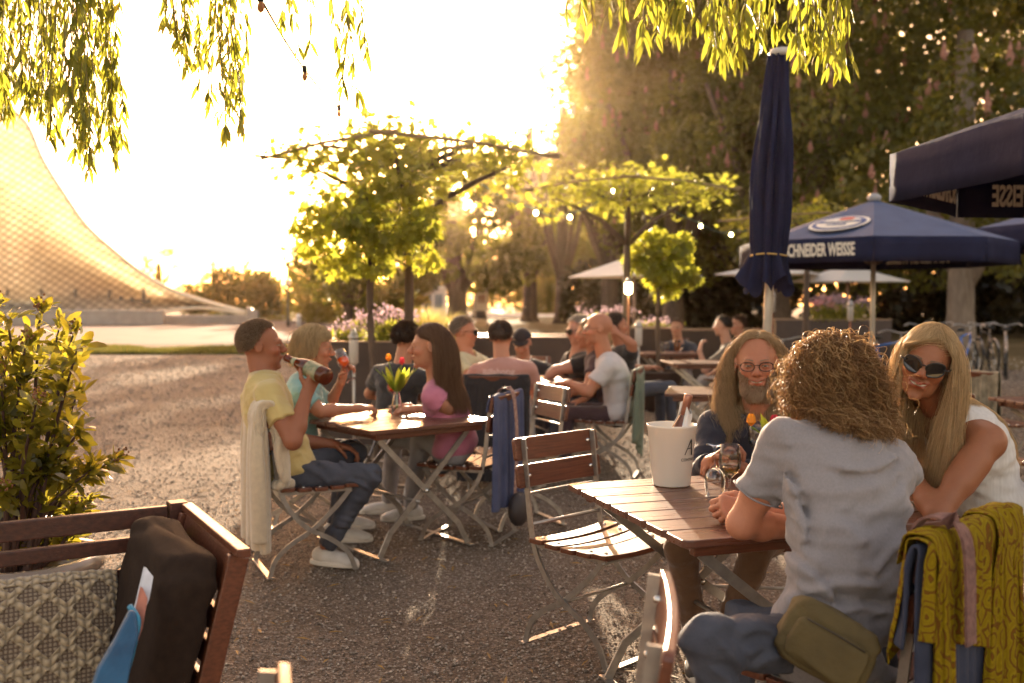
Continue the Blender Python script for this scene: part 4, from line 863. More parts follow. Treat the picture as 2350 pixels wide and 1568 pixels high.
MB().lathe([(0.24, 0), (0.27, 0.02), (0.285, 0.48), (0.30, 0.50), (0.30, 0.53), (0.27, 0.53), (0.265, 0.46)], k=32).build('pot', CORTEN, r_, True)
MB().lathe([(0.0, 0.455), (0.262, 0.46)], k=32, cap=False).build('soil', SOIL, r_)

# weeping willow above the camera
def willow():
    global rng
    rng = np.random.default_rng(91); root = empty('willow_tree', (0, 4, 0), 0, 'weeping willow whose hanging leafy branches drape into the top of the view', 'tree')
    groups = [  # (x0, x1, [(x, bottom)...], depth, strands)
        (-60, 60, [(-60, 330), (0, 300), (60, 260)], 4.3, 30), (60, 160, [(60, 250), (110, 330), (160, 300)], 3.9, 26), (160, 215, [(160, 300), (195, 430), (215, 330)], 3.7, 15), (215, 285, [(215, 250), (250, 440), (285, 360)], 3.9, 15),
        (372, 470, [(372, 60), (430, 170), (470, 140)], 4.2, 16), (470, 580, [(470, 200), (510, 370), (575, 260)], 4.0, 17), (640, 735, [(640, 30), (715, 185), (735, 130)], 4.4, 6), (765, 850, [(765, 100), (795, 255), (850, 110)], 3.2, 6),
        (1290, 1400, [(1290, 20), (1340, 70), (1400, 60)], 3.3, 5), (1400, 1520, [(1400, 40), (1460, 115), (1520, 60)], 3.1, 9), (1520, 1610, [(1520, 60), (1560, 80), (1610, 50)], 3.2, 8), (1610, 1690, [(1610, 80), (1650, 185), (1690, 120)], 3.0, 9),
        (1690, 1800, [(1690, 60), (1740, 95), (1800, 60)], 3.1, 8), (1815, 1890, [(1815, 80), (1850, 150), (1890, 100)], 3.0, 9), (1880, 1955, [(1880, 110), (1930, 190), (1955, 150)], 3.1, 9)]
    for (x0, x1, prof, d0, ns) in groups:
        tw = MB(); Ps, Ds, Ns, Ss = [], [], [], []
        for s in range(max(4, int(ns * .9))):
            X = x0 + (x1 - x0) * (s + rng.random()) / ns; yb = np.interp(X, [p[0] for p in prof], [p[1] for p in prof]) * (0.45 + 0.55 * rng.random() ** 0.5); d = d0 + 0.5 * (rng.random() - .5); e = at(X, yb, d); zt = 3.9
            top = Vector((e.x + 0.25 * (rng.random() - .5), e.y + 0.3 * (rng.random() - .5), zt)); ph = rng.random(2) * 6; L = zt - e.z; n = max(6, int(L / 0.06))
            pts = [Vector((e.x + (top.x - e.x) * (k / n) ** 2 + 0.02 * math.sin(ph[0] + k * .33), e.y + (top.y - e.y) * (k / n) ** 2 + 0.02 * math.sin(ph[1] + k * .29), e.z + L * k / n)) for k in range(n + 1)]
            tw.tube(pts[::2] + ([pts[-1]] if n % 2 else []), 0.0022, 4)
            m = int(L / 0.021); f = rng.random(m) * n; f[:3] = (0, .2, .5); i = np.minimum(f.astype(int), n - 1); A = np.array([tuple(p) for p in pts]); P = A[i] + (A[i + 1] - A[i]) * (f - i)[:, None]
            a = rng.random(m) * 6.283; D = np.stack([np.cos(a) * .55, np.sin(a) * .55, -0.75 - .5 * rng.random(m)], -1); Ps.append(P); Ds.append(D); Ns.append(unit(m) + np.stack([np.cos(a), np.sin(a), 0 * a + .4], -1)); Ss.append(0.04 + 0.045 * rng.random(m))
        V, F = leaves(np.concatenate(Ps), np.concatenate(Ds), np.concatenate(Ns), np.concatenate(Ss), LANCE * (1.05, 1), 0.3, curl=0.2); V = V - np.array((0, 4, 0))
        tw.v = [(x, y - 4, z) for x, y, z in tw.v]; br = tw.build('hanging_branch', M('willow_twig', (0.18, 0.14, 0.04), rough=0.6), root, True); mk('foliage', V, F, WILLOW, br)
willow()

# evergreen shrub in a pot behind the bench
def shrub():
    global rng
    rng = np.random.default_rng(95); c = Vector((-1.80, 3.62, 0)); root = empty('evergreen_shrub', c, 0, 'leafy evergreen shrub with brown buds behind the lounge bench', 'shrub'); st = MB(); Ps, Ds, Ns, Ss = [], [], [], []; BU_ = MB(); 
    tips = [(20, 700), (45, 735), (120, 720), (165, 745), (195, 770), (205, 800), (85, 800), (150, 850), (30, 860), (205, 905), (110, 930), (215, 985), (285, 1055), (240, 1075), (180, 1040), (60, 1000), (150, 1120), (235, 1150), (205, 1170), (110, 1180), (40, 1120), (10, 950), (-40, 760), (-60, 900), (-60, 1060), (160, 980), (70, 900), (128, 1060), (190, 830), (-20, 1180), (90, 1240), (180, 1230)]
    for i, (X, Y) in enumerate(tips):
        e = at(X - 28, Y, 3.35 + 0.6 * rng.random()) - c; base = Vector(((rng.random() - .5) * .12, (rng.random() - .5) * .12, 0.46)); mid = base.lerp(e, .45) + Vector(((rng.random() - .5) * .1, (rng.random() - .5) * .1, -.02 + .1 * (e.z > .8)))
        P = spline([base, mid, e], 8); st.tube(P, 0.010, 6, scale=[1.25 - .9 * k / (len(P) - 1) for k in range(len(P))]); A = np.array([tuple(p) for p in P]); N0 = len(A)
        m = 62; f = (0.30 + .66 * rng.random(m) ** .6) * (N0 - 1); f[-10:] = N0 - 1; k = np.minimum(f.astype(int), N0 - 2); q = A[k] + (A[k + 1] - A[k]) * (f - k)[:, None]; ax = np.array((P[-1] - P[-3]).normalized()); q = q + rng.normal(size=(m, 3)) * 0.012
        Ps.append(q); Ds.append(unit(m) * .9 + ax * .7); Ns.append(unit(m) * .7 + (0, 0, .8)); Ss.append(.05 + .035 * rng.random(m))
        if i % 2 == 0:
            for j in range(22): u = unit(1)[0] * .022; BU_.ball(e + Vector(ax) * (.02 + .03 * rng.random()) + Vector(u), 0.0045, 5)
    st.build('stem', M('shrub_stem', (0.07, 0.03, 0.02), (0.04, 0.02, 0.012), ns=20, rough=0.7), root, True)
    V, F = leaves(np.concatenate(Ps), np.concatenate(Ds), np.concatenate(Ns), np.concatenate(Ss), OVAL * (.92, 1), 0.25, curl=.15)
    mk('foliage', V, F, leafmat('glossy_leaf', (0.05, 0.065, 0.012), (0.09, 0.085, 0.018), (0.42, 0.36, 0.03), 0.48, ns=8, rough=0.22, spec=0.7), root)
    tag(BU_.build('flower_bud', M('brown_bud', (0.30, 0.13, 0.05), (0.2, 0.08, 0.03), ns=30, rough=0.7, trans=.2), root, True), kind='stuff')
    r = empty('shrub_pot', (c.x, c.y, 0), 0, 'round pale-rimmed pot of the shrub, seen between the bench slats', 'pot')
    MB().lathe([(0.17, 0), (0.22, 0.02), (0.26, 0.46), (0.285, 0.47), (0.285, 0.52), (0.25, 0.52), (0.245, 0.45)], k=36).build('pot', M('pot_glaze', (0.32, 0.24, 0.18), (0.25, 0.19, 0.14), ns=5, rough=0.25, coat=.4), r, True); MB().lathe([(0, .44), (.246, .45)], k=24, cap=False).build('soil', SOIL, r)
shrub()

# string lights
BULB = emit('lit_bulb', (1.0, 0.80, 0.35), 9.0)
def string_light(pts, lit, label, sag=0.12, r=0.0035, cm=None, bulb=0.022):
    P = [at(*p) for p in pts]; c = P[0].copy(); root = empty('string_light', c, 0, label, 'string light'); path = []
    for a, b in zip(P[:-1], P[1:]): path += [a.lerp(b, t / 8) + Vector((0, 0, -sag * math.sin(math.pi * t / 8) * .3)) - c for t in range(8)]
    path.append(P[-1] - c); MB().tube(path, r, 6).build('cable', cm, root, True)
    for p in P[1:-1]:
        b = MB().lathe([(0.001, -0.075), (bulb * .8, -0.062), (bulb, -0.045), (bulb * .6, -0.022), (0.012, -0.016)], Matrix.Translation(p - c), k=12).build('bulb', BULB if lit else M('dark_bulb', (0.45, 0.2, 0.06), rough=0.1, trans=0.3), root, True)
        MB().lathe([(0.012, -0.02), (0.017, -0.016), (0.017, 0.022), (0.006, 0.03)], Matrix.Translation(p - c), k=10).build('socket', M('black_plastic', (0.015, 0.015, 0.014), rough=0.4), b, True)
    return root
GC = M('green_cable', (0.03, 0.10, 0.07), rough=0.5)
string_light([(560, -60, 4.6), (598, -4, 5.0), (699, 160, 6.2), (778, 248, 7.6), (938, 330, 9.2)], False, 'unlit string light with black sockets slanting down from the willow', 0.05, 0.008, M('black_cable', (0.012, 0.02, 0.016), rough=.5), 0.02)
string_light([(945, 340, 9.4), (1065, 392, 10.0), (1230, 480, 11.2), (1308, 490, 11.8), (1408, 430, 12.6), (1450, 405, 13.0)], True, 'lit string light hanging between the two front trained trees', 0.2, 0.006, GC, 0.026)
string_light([(1455, 415, 13.2), (1492, 440, 13.3), (1608, 512, 14.6), (1678, 532, 15.2), (1850, 500, 17.4)], True, 'lit string light running on towards the furled parasol', 0.2, 0.006, GC, 0.026)
# stake lamps
def stake_lamp(X, d, h, label, lit=False, m=None, bodyz=0.30):
    q = at(X, HORIZON, d); root = empty('stake_lamp', (q.x, q.y, 0), 0, label, 'stake lamp', 'slim garden stake lamps'); MB().tube([(0, 0, 0), (0, 0, h)], 0.014, 8).build('stake', m or POLE, root, True)
    MB().lathe([(0.02, h - .02), (0.045, h), (0.045, h + bodyz * .75), (0.028, h + bodyz)], k=16).build('lamp_body', BULB if lit else M('lamp_grey', (0.5, 0.47, 0.43), rough=0.35), root, True)
    MB().lathe([(0.052, h + bodyz * .75), (0.052, h + bodyz * .82), (0.01, h + bodyz + .03)], k=16).build('lamp_cap', STEEL, root, True); return root
OR = M('rust_stake', (0.30, 0.10, 0.04), rough=0.5)
stake_lamp(811, 9.6, 0.86, 'unlit grey stake lamp in front of the first planter')
stake_lamp(1442, 12.4, 1.56, 'lit stake lamp on an orange pole beside the little round maple', True, OR, 0.16)
stake_lamp(1466, 12.2, 0.92, 'slim grey stake lamp right beside the lit one', False, None, 0.28)
stake_lamp(1952, 16, 1.15, 'grey stake lamp on a rust pole under the blue parasol', False, OR, 0.3)
stake_lamp(1772, 15, 1.3, 'stake lamp on a rust pole behind the furled parasol', False, OR, 0.3)
# bicycles
TYRE = M('tyre', (0.02, 0.02, 0.02), rough=0.8)
def bicycle(x, y, rz, frame_m, label):
    root = empty('bicycle', (x, y, 0), rz, label, 'bicycle', 'bicycles parked at the hedge'); r = 0.34
    for wx in (-0.53, 0.53):
        w = MB().tube([(wx + r * math.cos(a), 0, r + r * math.sin(a)) for a in np.linspace(0, 2 * math.pi, 28, endpoint=False)], 0.022, 6, closed=True, up=(0, 1, 0)).build('wheel', TYRE, root, True)
        s = MB()
        for k in range(10): a = k * .628; s.tube([(wx, 0, r), (wx + r * .96 * math.cos(a), 0, r + r * .96 * math.sin(a))], 0.003, 3, up=(0, 1, 0))
        s.build('spoke', BOLT, w)
        MB().tube([(wx + (r + .04) * math.cos(a), 0, r + (r + .04) * math.sin(a)) for a in np.linspace(.3, 2.6, 12)], 0.016, 5, up=(0, 1, 0)).build('mudguard', STEEL, root, True)
    f = MB(); bb = (-0.05, 0, .29); st = (-0.22, 0, .80); hd = (0.36, 0, .86); h2 = (0.39, 0, .72)
    for a, b in ((bb, st), (bb, h2), (st, hd), (bb, (-.53, 0, r)), (st, (-.53, 0, r)), (hd, h2)): f.tube([a, b], 0.019, 7, up=(0, 1, 0))
    f.build('frame', frame_m, root, True); MB().tube([h2, (.45, 0, .5), (.53, 0, r)], 0.015, 6, up=(0, 1, 0)).build('fork', STEEL, root, True)
    MB().tube(spline([(.22, .29, .98), (.36, .22, 1.02), (.37, 0, .98), (.36, -.22, 1.02), (.22, -.29, .98)], 4), 0.013, 6).tube([(.36, 0, .86), (.37, 0, .98)], 0.014, 6).build('handlebar', STEEL, root, True)
    MB().ball((-.25, 0, .93), (.14, .085, .035), 10).build('saddle', TYRE, root, True); MB().tube([(-.22, 0, .80), (-.24, 0, .91)], 0.013, 6).build('seat_post', STEEL, root, True)
    return root
BB_ = M('blue_paint', (0.03, 0.12, 0.42), rough=0.25); BK = M('black_paint', (0.02, 0.02, 0.022), rough=0.3); SV = M('silver_paint', (0.45, 0.45, 0.46), rough=0.3, metal=.5); RD = M('maroon_paint', (0.2, 0.03, 0.03), rough=0.3)
for (X, d, rz, m_, lab) in ((2035, 14.5, 35, BB_, 'blue bicycle beside the thin parasol pole, nearest of the bicycles'), (2110, 19, 60, BK, 'black bicycle between the blue one and the pale forked trunk'), (2160, 20.5, 75, SV, 'silver bicycle leaning beside the pale forked trunk'), (2215, 18.5, 50, BB_, 'blue bicycle right of the pale forked trunk'), (2265, 20, 80, BK, 'black bicycle behind the blanket-covered chair'), (2310, 19, 65, SV, 'silver bicycle at the edge of the view'), (1790, 11.8, 70, SV, 'silver bicycle right behind the furled parasol pole')):
    q = at(X, HORIZON, d); bicycle(q.x, q.y, R(rz), m_, lab)

# ================================================================== THINGS ON THE TABLES
GLASS = thin_glass('clear_glass', (.97, .97, .96)); BROWNG = glass('brown_glass', (0.32, 0.10, 0.02), 0.02, 1.5); WINE = thin_glass('white_wine', (.93, .80, .40)); WATER = thin_glass('water', (.90, .94, .95))
ORANGE = M('orange_drink', (0.85, 0.20, 0.02), rough=0.2, trans=0.6, tcol=(1.0, 0.30, 0.02)); RED = M('red_drink', (0.65, 0.06, 0.02), rough=0.2, trans=0.6, tcol=(0.9, 0.12, 0.02))
def axis_frame(base, top):
    z = (top - base).normalized(); x = z.cross(Vector((0.3, 1, 0.1))).normalized(); y = z.cross(x); return Matrix.Translation(base) @ Matrix((x, y, z)).transposed().to_4x4()
def wine_glass(base, top, label, liquid=None, fill=0.4, mark=None, cat='wine glass'):
    """base: foot centre, top: rim centre"""
    H = (top - base).length; Mx = axis_frame(base, top); root = bpy.data.objects.new('wine_glass', None); COL.objects.link(root); root.matrix_world = Mx; tag(root, label, cat); s = H / 0.20
    out_ = [(0.0335, 0.0), (0.034, .0025), (.012, .007), (.0045, .015), (.0038, .05), (.0042, .078), (.011, .087), (.026, .098), (.0365, .115), (.0395, .135), (.037, .165), (.0325, .20)]
    inn = [(.0315, .20), (.0358, .165), (.0382, .135), (.0352, .1155), (.025, .100), (.008, .0915), (0.0005, .0905)]
    MB().lathe([(r * s, z * s) for r, z in out_ + inn], k=40, cap=False).build('bowl', GLASS, root, True)
    if liquid:
        zt = .0925 + fill * .1; pr = [(0.0005, .0915), (.008, .0922), (.0245, .1012)] + [(np.interp(z, [.1012, .1155, .135, .165, .2], [.0245, .0346, .0376, .0352, .031]), z) for z in np.linspace(.108, zt, 6)] + [(0.0005, zt)]
        MB().lathe([(r * s, z * s) for r, z in pr], k=40, cap=False).build('drink', liquid, root, True)
    if mark:
        MB().lathe([(.0398 * s, .130 * s), (.0400 * s, .140 * s), (.0392 * s, .150 * s)], k=40, cap=False)
        for t, z in ((mark, .152), ('0,1 l', .128)):
            text_mesh('etched_mark', t, 0.012 * s if t == mark else .008 * s, M('etching', (0.75, 0.75, 0.75), rough=0.6), root, Matrix.Translation((0, -.0395 * s, z * s)) @ Matrix.Rotation(R(90), 4, 'X'), 0.0002, .8)
    return root
def p_table(X, Y): return gnd(X, Y, 0.752)
b = p_table(1640, 1140); wine_glass(b + Vector((0, 0, 0.188)), b + Vector((0, 0, 0.001)), 'upside-down empty wine glass standing on its rim beside the white bucket', mark='RAETZ')
b = p_table(1674, 1150); wine_glass(b, b + Vector((0, 0, 0.20)), 'upright wine glass with a little white wine near the curly-haired sitter', WINE, 0.28)
b = p_table(1738, 1080) ; wine_glass(b, b + Vector((0, 0, 0.20)), 'wine glass with etched lettering in front of the bearded man', None, mark='RAETZ')
def bucket():
    c = p_table(1541, 1112); root = empty('wine_cooler', c, R(8), 'white tapered plastic wine cooler with a black letter A', 'wine cooler'); h = 0.232
    pr = [(0.0, 0.006), (.066, .006), (.070, 0.0), (.071, .004), (.0925, h - .012), (.0955, h - .008), (.0955, h), (.0915, h), (.069, .012), (0.0, .011)]
    MB().lathe(pr, k=56, cap=False).build('pail', M('white_plastic', (0.80, 0.76, 0.68), rough=0.32, trans=0.22, tcol=(0.8, 0.66, 0.46), spec=.5), root, True)
    ang = R(-58)
    def curved(t, size, z, rr, off, sq):
        o_ = text_mesh('lettering', t, size, M('black_print', (0.02, 0.018, 0.018), rough=.5), root, Matrix.Identity(4), 0.0002, sq)
        for v in o_.data.vertices: 
            x = v.co.x * sq; a = ang + x / rr; zz = z + v.co.y; r2 = rr + (v.co.y) * .10; v.co = ((r2 + .0012 + v.co.z) * math.cos(a), (r2 + .0012 + v.co.z) * math.sin(a), zz)
        o_.matrix_local = Matrix.Identity(4)
    curved('CONTADI', 0.016, 0.105, 0.0815, 0, 0.95)
    # the big slanting letter A as strokes on the curved side
    k = M('black_print', (0.02, 0.018, 0.018)); st = MB()
    def on(x, z): rr = .0725 + .0232 * z / h * 1.0 + .0015; a = ang + x / .085; return Vector((rr * math.cos(a), rr * math.sin(a), z))
    for (p, q_, w) in (((-.022, .125), (.004, .182), .003), ((.004, .182), (.014, .122), .006), ((-.012, .147), (.008, .150), .0028)):
        P = [on(p[0] + (q_[0] - p[0]) * t / 5, p[1] + (q_[1] - p[1]) * t / 5) for t in range(6)]; st.bar(P, w, .001, (math.cos(ang), math.sin(ang), 0))
    st.build('lettering', k, root)
    # bottle resting inside, wrapped in a napkin
    bc = c + Vector((-.012, 0.01, 0.012)); tp = c + Vector((.062, -.012, .345)); r2 = bpy.data.objects.new('wine_bottle', None); COL.objects.link(r2); r2.matrix_world = axis_frame(bc, tp); tag(r2, 'brown wine bottle with a copper neck wrapped in a napkin, in the white cooler', 'bottle')
    MB().lathe([(0.0, 0), (.034, 0.002), (.0365, .01), (.0365, .185), (.034, .205), (.018, .25), (.0145, .265), (.0145, .30), (0, .30)], k=32, cap=False).build('bottle_glass', M('amber_glass', (0.10, 0.03, 0.008), rough=0.06, trans=0.35, tcol=(0.75, 0.25, 0.03), spec=.8), r2, True)
    MB().lathe([(.0150, .262), (.0152, .30), (.0160, .302), (.0160, .338), (.0145, .342), (0, .342)], k=24).build('neck_foil', M('copper_foil', (0.33, 0.15, 0.10), rough=0.3, metal=.5), r2, True)
    lb = MB().lathe([(.0370, .06), (.0370, .16)], k=32, cap=False).build('label', M('label_paper', (0.7, 0.68, 0.64), rough=.7), r2, True)
    text_mesh('lettering', 'BIO', .02, M('black_print', (0.02, 0.018, 0.018)), lb, Matrix.Translation((0, -.0374, .13)) @ Matrix.Rotation(R(90), 4, 'X'), .0002)
    r3 = bpy.data.objects.new('napkin', None); COL.objects.link(r3); r3.matrix_world = axis_frame(bc, tp); tag(r3, 'white napkin wrapped round the neck of the wine bottle', 'napkin'); n, m2 = 26, 20; V = []
    for i in range(n):
        for j in range(m2):
            t = j / (m2 - 1); a = R(100) + R(235) * i / (n - 1); z = .19 + .105 * t + .022 * math.sin(a * 1.5 + .4); rr = np.interp(z, [.15, .20, .25, .28, .33], [.043, .0405, .029, .0235, .021]) + .003 * math.sin(a * 5 + t * 4) + .0025 * math.sin(t * 9 + a * 2); V.append((rr * math.cos(a), rr * math.sin(a), z))
    F = [(i * m2 + j, (i + 1) * m2 + j, (i + 1) * m2 + j + 1, i * m2 + j + 1) for i in range(n - 1) for j in range(m2 - 1)]; o_ = mk('cloth', V, F, M('napkin_paper', (0.78, 0.76, 0.74), rough=.8, trans=.2), r3, True); so = o_.modifiers.new('t', 'SOLIDIFY'); so.thickness = .002
bucket()
def tulips(c, label, n, seed, tall=0.30, hv=0.15, cols=((0.85, 0.28, 0.03), (0.65, 0.07, 0.10), (0.85, 0.4, 0.04))):
    global rng
    rng = np.random.default_rng(seed); root = empty('tulip_vase', c, 0, label, 'vase of tulips')
    v = MB().lathe([(0, 0), (.033, 0.001), (.036, .006), (.034, .05), (.022, hv * .72), (.018, hv * .85), (.021, hv), (.0195, hv), (.0165, hv * .85), (.0205, hv * .72), (.0320, .05), (.0335, .008), (0, .006)], k=28, cap=False).build('vase', GLASS, root, True)
    MB().lathe([(0, .0065), (.0325, .0085), (.0315, .05), (.0255, .075), (0, .075)], k=28, cap=False).build('water', WATER, v, True)
    for i in range(n):
        a = 6.283 * i / n + .5; o_ = .05 + .06 * rng.random(); h = tall * (.8 + .25 * rng.random()); e = Vector((o_ * math.cos(a) * 1.3, o_ * math.sin(a), h)); P = spline([(0.006 * math.cos(a), .006 * math.sin(a), .02), (.008 * math.cos(a), .008 * math.sin(a), hv), e * .8 + Vector((0, 0, .03)), e], 4)
        s = MB().tube(P, .003, 6).build('stem', M('tulip_stem', (0.14, 0.22, 0.03), rough=.5, trans=.3, tcol=(.5, .55, .05)), root, True)
        if i < 3:
            fl = MB(); cm = cols[i % 3]
            for k in range(6):
                b_ = k * 1.047; d = Vector((math.cos(b_), math.sin(b_), 0)); w = Vector((-math.sin(b_), math.cos(b_), 0)); q_ = e
                fl.add([q_, q_ + d * .016 + w * .011 + Vector((0, 0, .018)), q_ + d * .015 + w * .008 + Vector((0, 0, .038)), q_ + d * .008 + Vector((0, 0, .052)), q_ + d * .015 - w * .008 + Vector((0, 0, .038)), q_ + d * .016 - w * .011 + Vector((0, 0, .018))], [(0, 1, 2, 3, 4, 5)])
            fl.build('blossom', M('tulip_%d' % i, cm, tuple(x * .8 for x in cm), ns=60, rough=.5, trans=.5), s)
    k = n * 3; a = rng.random(k) * 6.283; P = np.stack([.012 * np.cos(a), .012 * np.sin(a), np.full(k, hv * .85)], -1); D = np.stack([np.cos(a) * .45, np.sin(a) * .35, .8 + .3 * rng.random(k)], -1); V, F = leaves(P, D, np.stack([np.cos(a), np.sin(a), 0 * a - .3], -1), .11 + .08 * rng.random(k), LANCE * (1.25, 1), .3, curl=-.1)
    mk('foliage', V, F, leafmat('tulip_leaf', (0.12, 0.19, 0.03), (0.16, 0.22, 0.04), (0.55, 0.62, 0.06), .6, ns=30), root)
tulips(p_table(911, 948), 'glass vase of orange and red tulips on the table of the drinking man', 7, 101, .31, .15)
tulips(gnd(1790, 1112, .752), 'tulip vase on the wine table, half hidden behind the curly head', 6, 102, .235, .13, ((0.9, 0.45, 0.03), (0.9, 0.35, 0.03), (0.9, .5, .05)))
b = p_table(897, 938) + Vector((0, .1, 0)); wine_glass(b, b + Vector((0, 0, .2)), 'red spritz glass standing right behind the tulip vase', RED, .55)
def tumbler(c, h, r, label, liquid, straw=False, cat='glass'):
    root = empty('drinking_glass', c, 0, label, cat); MB().lathe([(0, 0), (r * .82, 0), (r, h), (r * .94, h), (r * .77, .008), (0, .008)], k=24, cap=False).build('glass', GLASS, root, True)
    MB().lathe([(0, .009), (r * .765, .0095), (r * .9, h * .8), (0, h * .8)], k=24, cap=False).build('drink', liquid, root, True)
    if straw: MB().tube([(-r * .4, 0, .02), (r * .9, 0, h * 1.25)], .004, 6).build('straw', M('paper_straw', (.8, .78, .72), rough=.7), root, True)
q = T3.location; tumbler(Vector((q.x - .16, q.y - .1, .752)), .17, .034, 'tall glass of water with a straw on the middle table', WATER, True); tumbler(Vector((q.x - .22, q.y + .08, .752)), .16, .034, 'tall water glass without a straw on the middle table', WATER)
def mug(c, label):
    root = empty('beer_mug', c, 0, label, 'beer mug'); MB().lathe([(0, 0), (.046, 0), (.047, .17), (.043, .17), (.042, .015), (0, .014)], k=20, cap=False).build('glass', GLASS, root, True); MB().lathe([(0, .016), (.0415, .016), (.0425, .14), (0, .14)], k=20, cap=False).build('beer', M('beer', (.75, .34, .03), rough=.2, trans=.6, tcol=(.95, .45, .03)), root, True)
    MB().tube([(.046, 0, .14), (.085, 0, .13), (.085, 0, .05), (.046, 0, .04)], .009, 8, up=(0, 1, 0)).build('handle', GLASS, root, True)
mug(Vector((2.28, 13.72, .752)), 'beer mug of amber beer on the rear table'); tumbler(Vector((2.06, 13.6, .752)), .15, .035, 'empty tall glass on the rear table, left of the beer mug', WATER); tumbler(Vector((2.17, 13.85, .752)), .13, .033, 'dark drink in a tall glass beside the beer mug', M('dark_drink', (.06, .03, .04), rough=.1))
# ================================================================== PEOPLE: bodies and clothes grown as smooth-blended distance fields
def A3(v): return np.array(tuple(v), dtype=np.float64)
def cap(a, b, ra, rb=None, flat=False):
    a, b = A3(a), A3(b); rb = ra if rb is None else rb; ab = b - a; L2 = max(ab @ ab, 1e-9); r = max(ra, rb)
    def f(X, Y, Z):
        t = ((X - a[0]) * ab[0] + (Y - a[1]) * ab[1] + (Z - a[2]) * ab[2]) / L2; tc = np.clip(t, 0, 1)
        d = np.sqrt((X - a[0] - tc * ab[0]) ** 2 + (Y - a[1] - tc * ab[1]) ** 2 + (Z - a[2] - tc * ab[2]) ** 2) - (ra + (rb - ra) * tc)
        return np.maximum(d, (t - 1) * math.sqrt(L2)) if flat else d
    return np.minimum(a, b) - r, np.maximum(a, b) + r, f
def ell(c, r, Rm=None):
    c, r = A3(c), np.array(r, float); Rm = np.eye(3) if Rm is None else np.array(Rm)      # rows = axes
    e = np.sqrt((Rm.T ** 2) @ (r ** 2))
    def f(X, Y, Z):
        x, y, z = X - c[0], Y - c[1], Z - c[2]; q = [Rm[i, 0] * x + Rm[i, 1] * y + Rm[i, 2] * z for i in range(3)]
        k0 = np.sqrt(sum((q[i] / r[i]) ** 2 for i in range(3))); k1 = np.sqrt(sum((q[i] / r[i] ** 2) ** 2 for i in range(3)))
        return k0 * (k0 - 1) / np.maximum(k1, 1e-6)
    return c - e, c + e, f
class Field:
    def __init__(s, prims, v, pad=0.03):
        s.v = v; lo = np.min([p[0][0] for p in prims if p[2] >= 0], axis=0) - pad; hi = np.max([p[0][1] for p in prims if p[2] >= 0], axis=0) + pad
        s.lo = lo; n = np.ceil((hi - lo) / v).astype(int) + 1; s.n = n
        s.ax = [(lo[i] + v * np.arange(n[i])).astype(np.float32) for i in range(3)]; s.F = np.full(n, 1.0, np.float32)
        for (a, b, f), sign, k in [(p[0], p[1], abs(p[2])) for p in prims]:
            m = k + 2.5 * v; i0 = np.clip(np.floor((a - m - lo) / v).astype(int), 0, n - 1); i1 = np.clip(np.ceil((b + m - lo) / v).astype(int) + 1, 1, n); sl = tuple(slice(i0[i], i1[i]) for i in range(3))
            X = s.ax[0][sl[0]][:, None, None]; Y = s.ax[1][sl[1]][None, :, None]; Z = s.ax[2][sl[2]][None, None, :]
            d = f(X, Y, Z).astype(np.float32); F = s.F[sl]; kk = max(k, 1e-4)
            if sign > 0: h = np.maximum(kk - np.abs(F - d), 0) / kk; s.F[sl] = np.minimum(F, d) - h * h * kk * 0.25
            else: h = np.maximum(kk - np.abs(F + d), 0) / kk; s.F[sl] = np.maximum(F, -d) + h * h * kk * 0.25
    def displace(s, fn):
        m = np.abs(s.F) < 0.04; idx = np.nonzero(m); P = [s.ax[i][idx[i]].astype(np.float64) for i in range(3)]; s.F[m] += fn(*P).astype(np.float32)
    def mesh(s):
        F, n = s.F, s.n; ins = F < 0; c = np.zeros(tuple(n - 1), np.uint8); O = [(i, j, k) for i in (0, 1) for j in (0, 1) for k in (0, 1)]
        cut = lambda A, o: A[o[0]:A.shape[0] - 1 + o[0], o[1]:A.shape[1] - 1 + o[1], o[2]:A.shape[2] - 1 + o[2]]
        for o in O: c += cut(ins, o)
        I = np.nonzero((c > 0) & (c < 8)); N = len(I[0]); base = np.stack(I, 1); val = {o: F[base[:, 0] + o[0], base[:, 1] + o[1], base[:, 2] + o[2]] for o in O}
        acc = np.zeros((N, 3)); cnt = np.zeros(N)
        for a in O:
            for ax in range(3):
                if a[ax] == 0:
                    b = list(a); b[ax] = 1; b = tuple(b); va, vb = val[a], val[b]; m = (va < 0) != (vb < 0); t = np.where(m, va / np.where(m, va - vb, 1), 0); p = np.array(a, float)[None] + np.eye(3)[ax][None] * t[:, None]; acc += p * m[:, None]; cnt += m
        V = s.lo + (base + acc / cnt[:, None]) * s.v
        vid = np.full(tuple(n - 1), -1, np.int32); vid[I] = np.arange(N); Q = []
        for ax in range(3):
            sl0 = [slice(None)] * 3; sl1 = [slice(None)] * 3; sl0[ax] = slice(0, -1); sl1[ax] = slice(1, None); A, B = ins[tuple(sl0)], ins[tuple(sl1)]; e = np.stack(np.nonzero(A != B), 1); u, w = (ax + 1) % 3, (ax + 2) % 3
            e = e[(e[:, u] > 0) & (e[:, w] > 0) & (e[:, u] < n[u] - 1) & (e[:, w] < n[w] - 1)]; q = []
            for du, dw in ((0, 0), (-1, 0), (-1, -1), (0, -1)): k = e.copy(); k[:, u] += du; k[:, w] += dw; q.append(vid[k[:, 0], k[:, 1], k[:, 2]])
            q = np.stack(q, 1); fl = ~A[e[:, 0], e[:, 1], e[:, 2]]; q[fl] = q[fl][:, ::-1]; Q.append(q)
        return V, np.concatenate(Q)
def U(p, k=0.02): return (p, 1, k)
def SUB(p, k=0.01): return (p, -1, -k)
def unitv(v): v = Vector(v); v.normalize(); return v
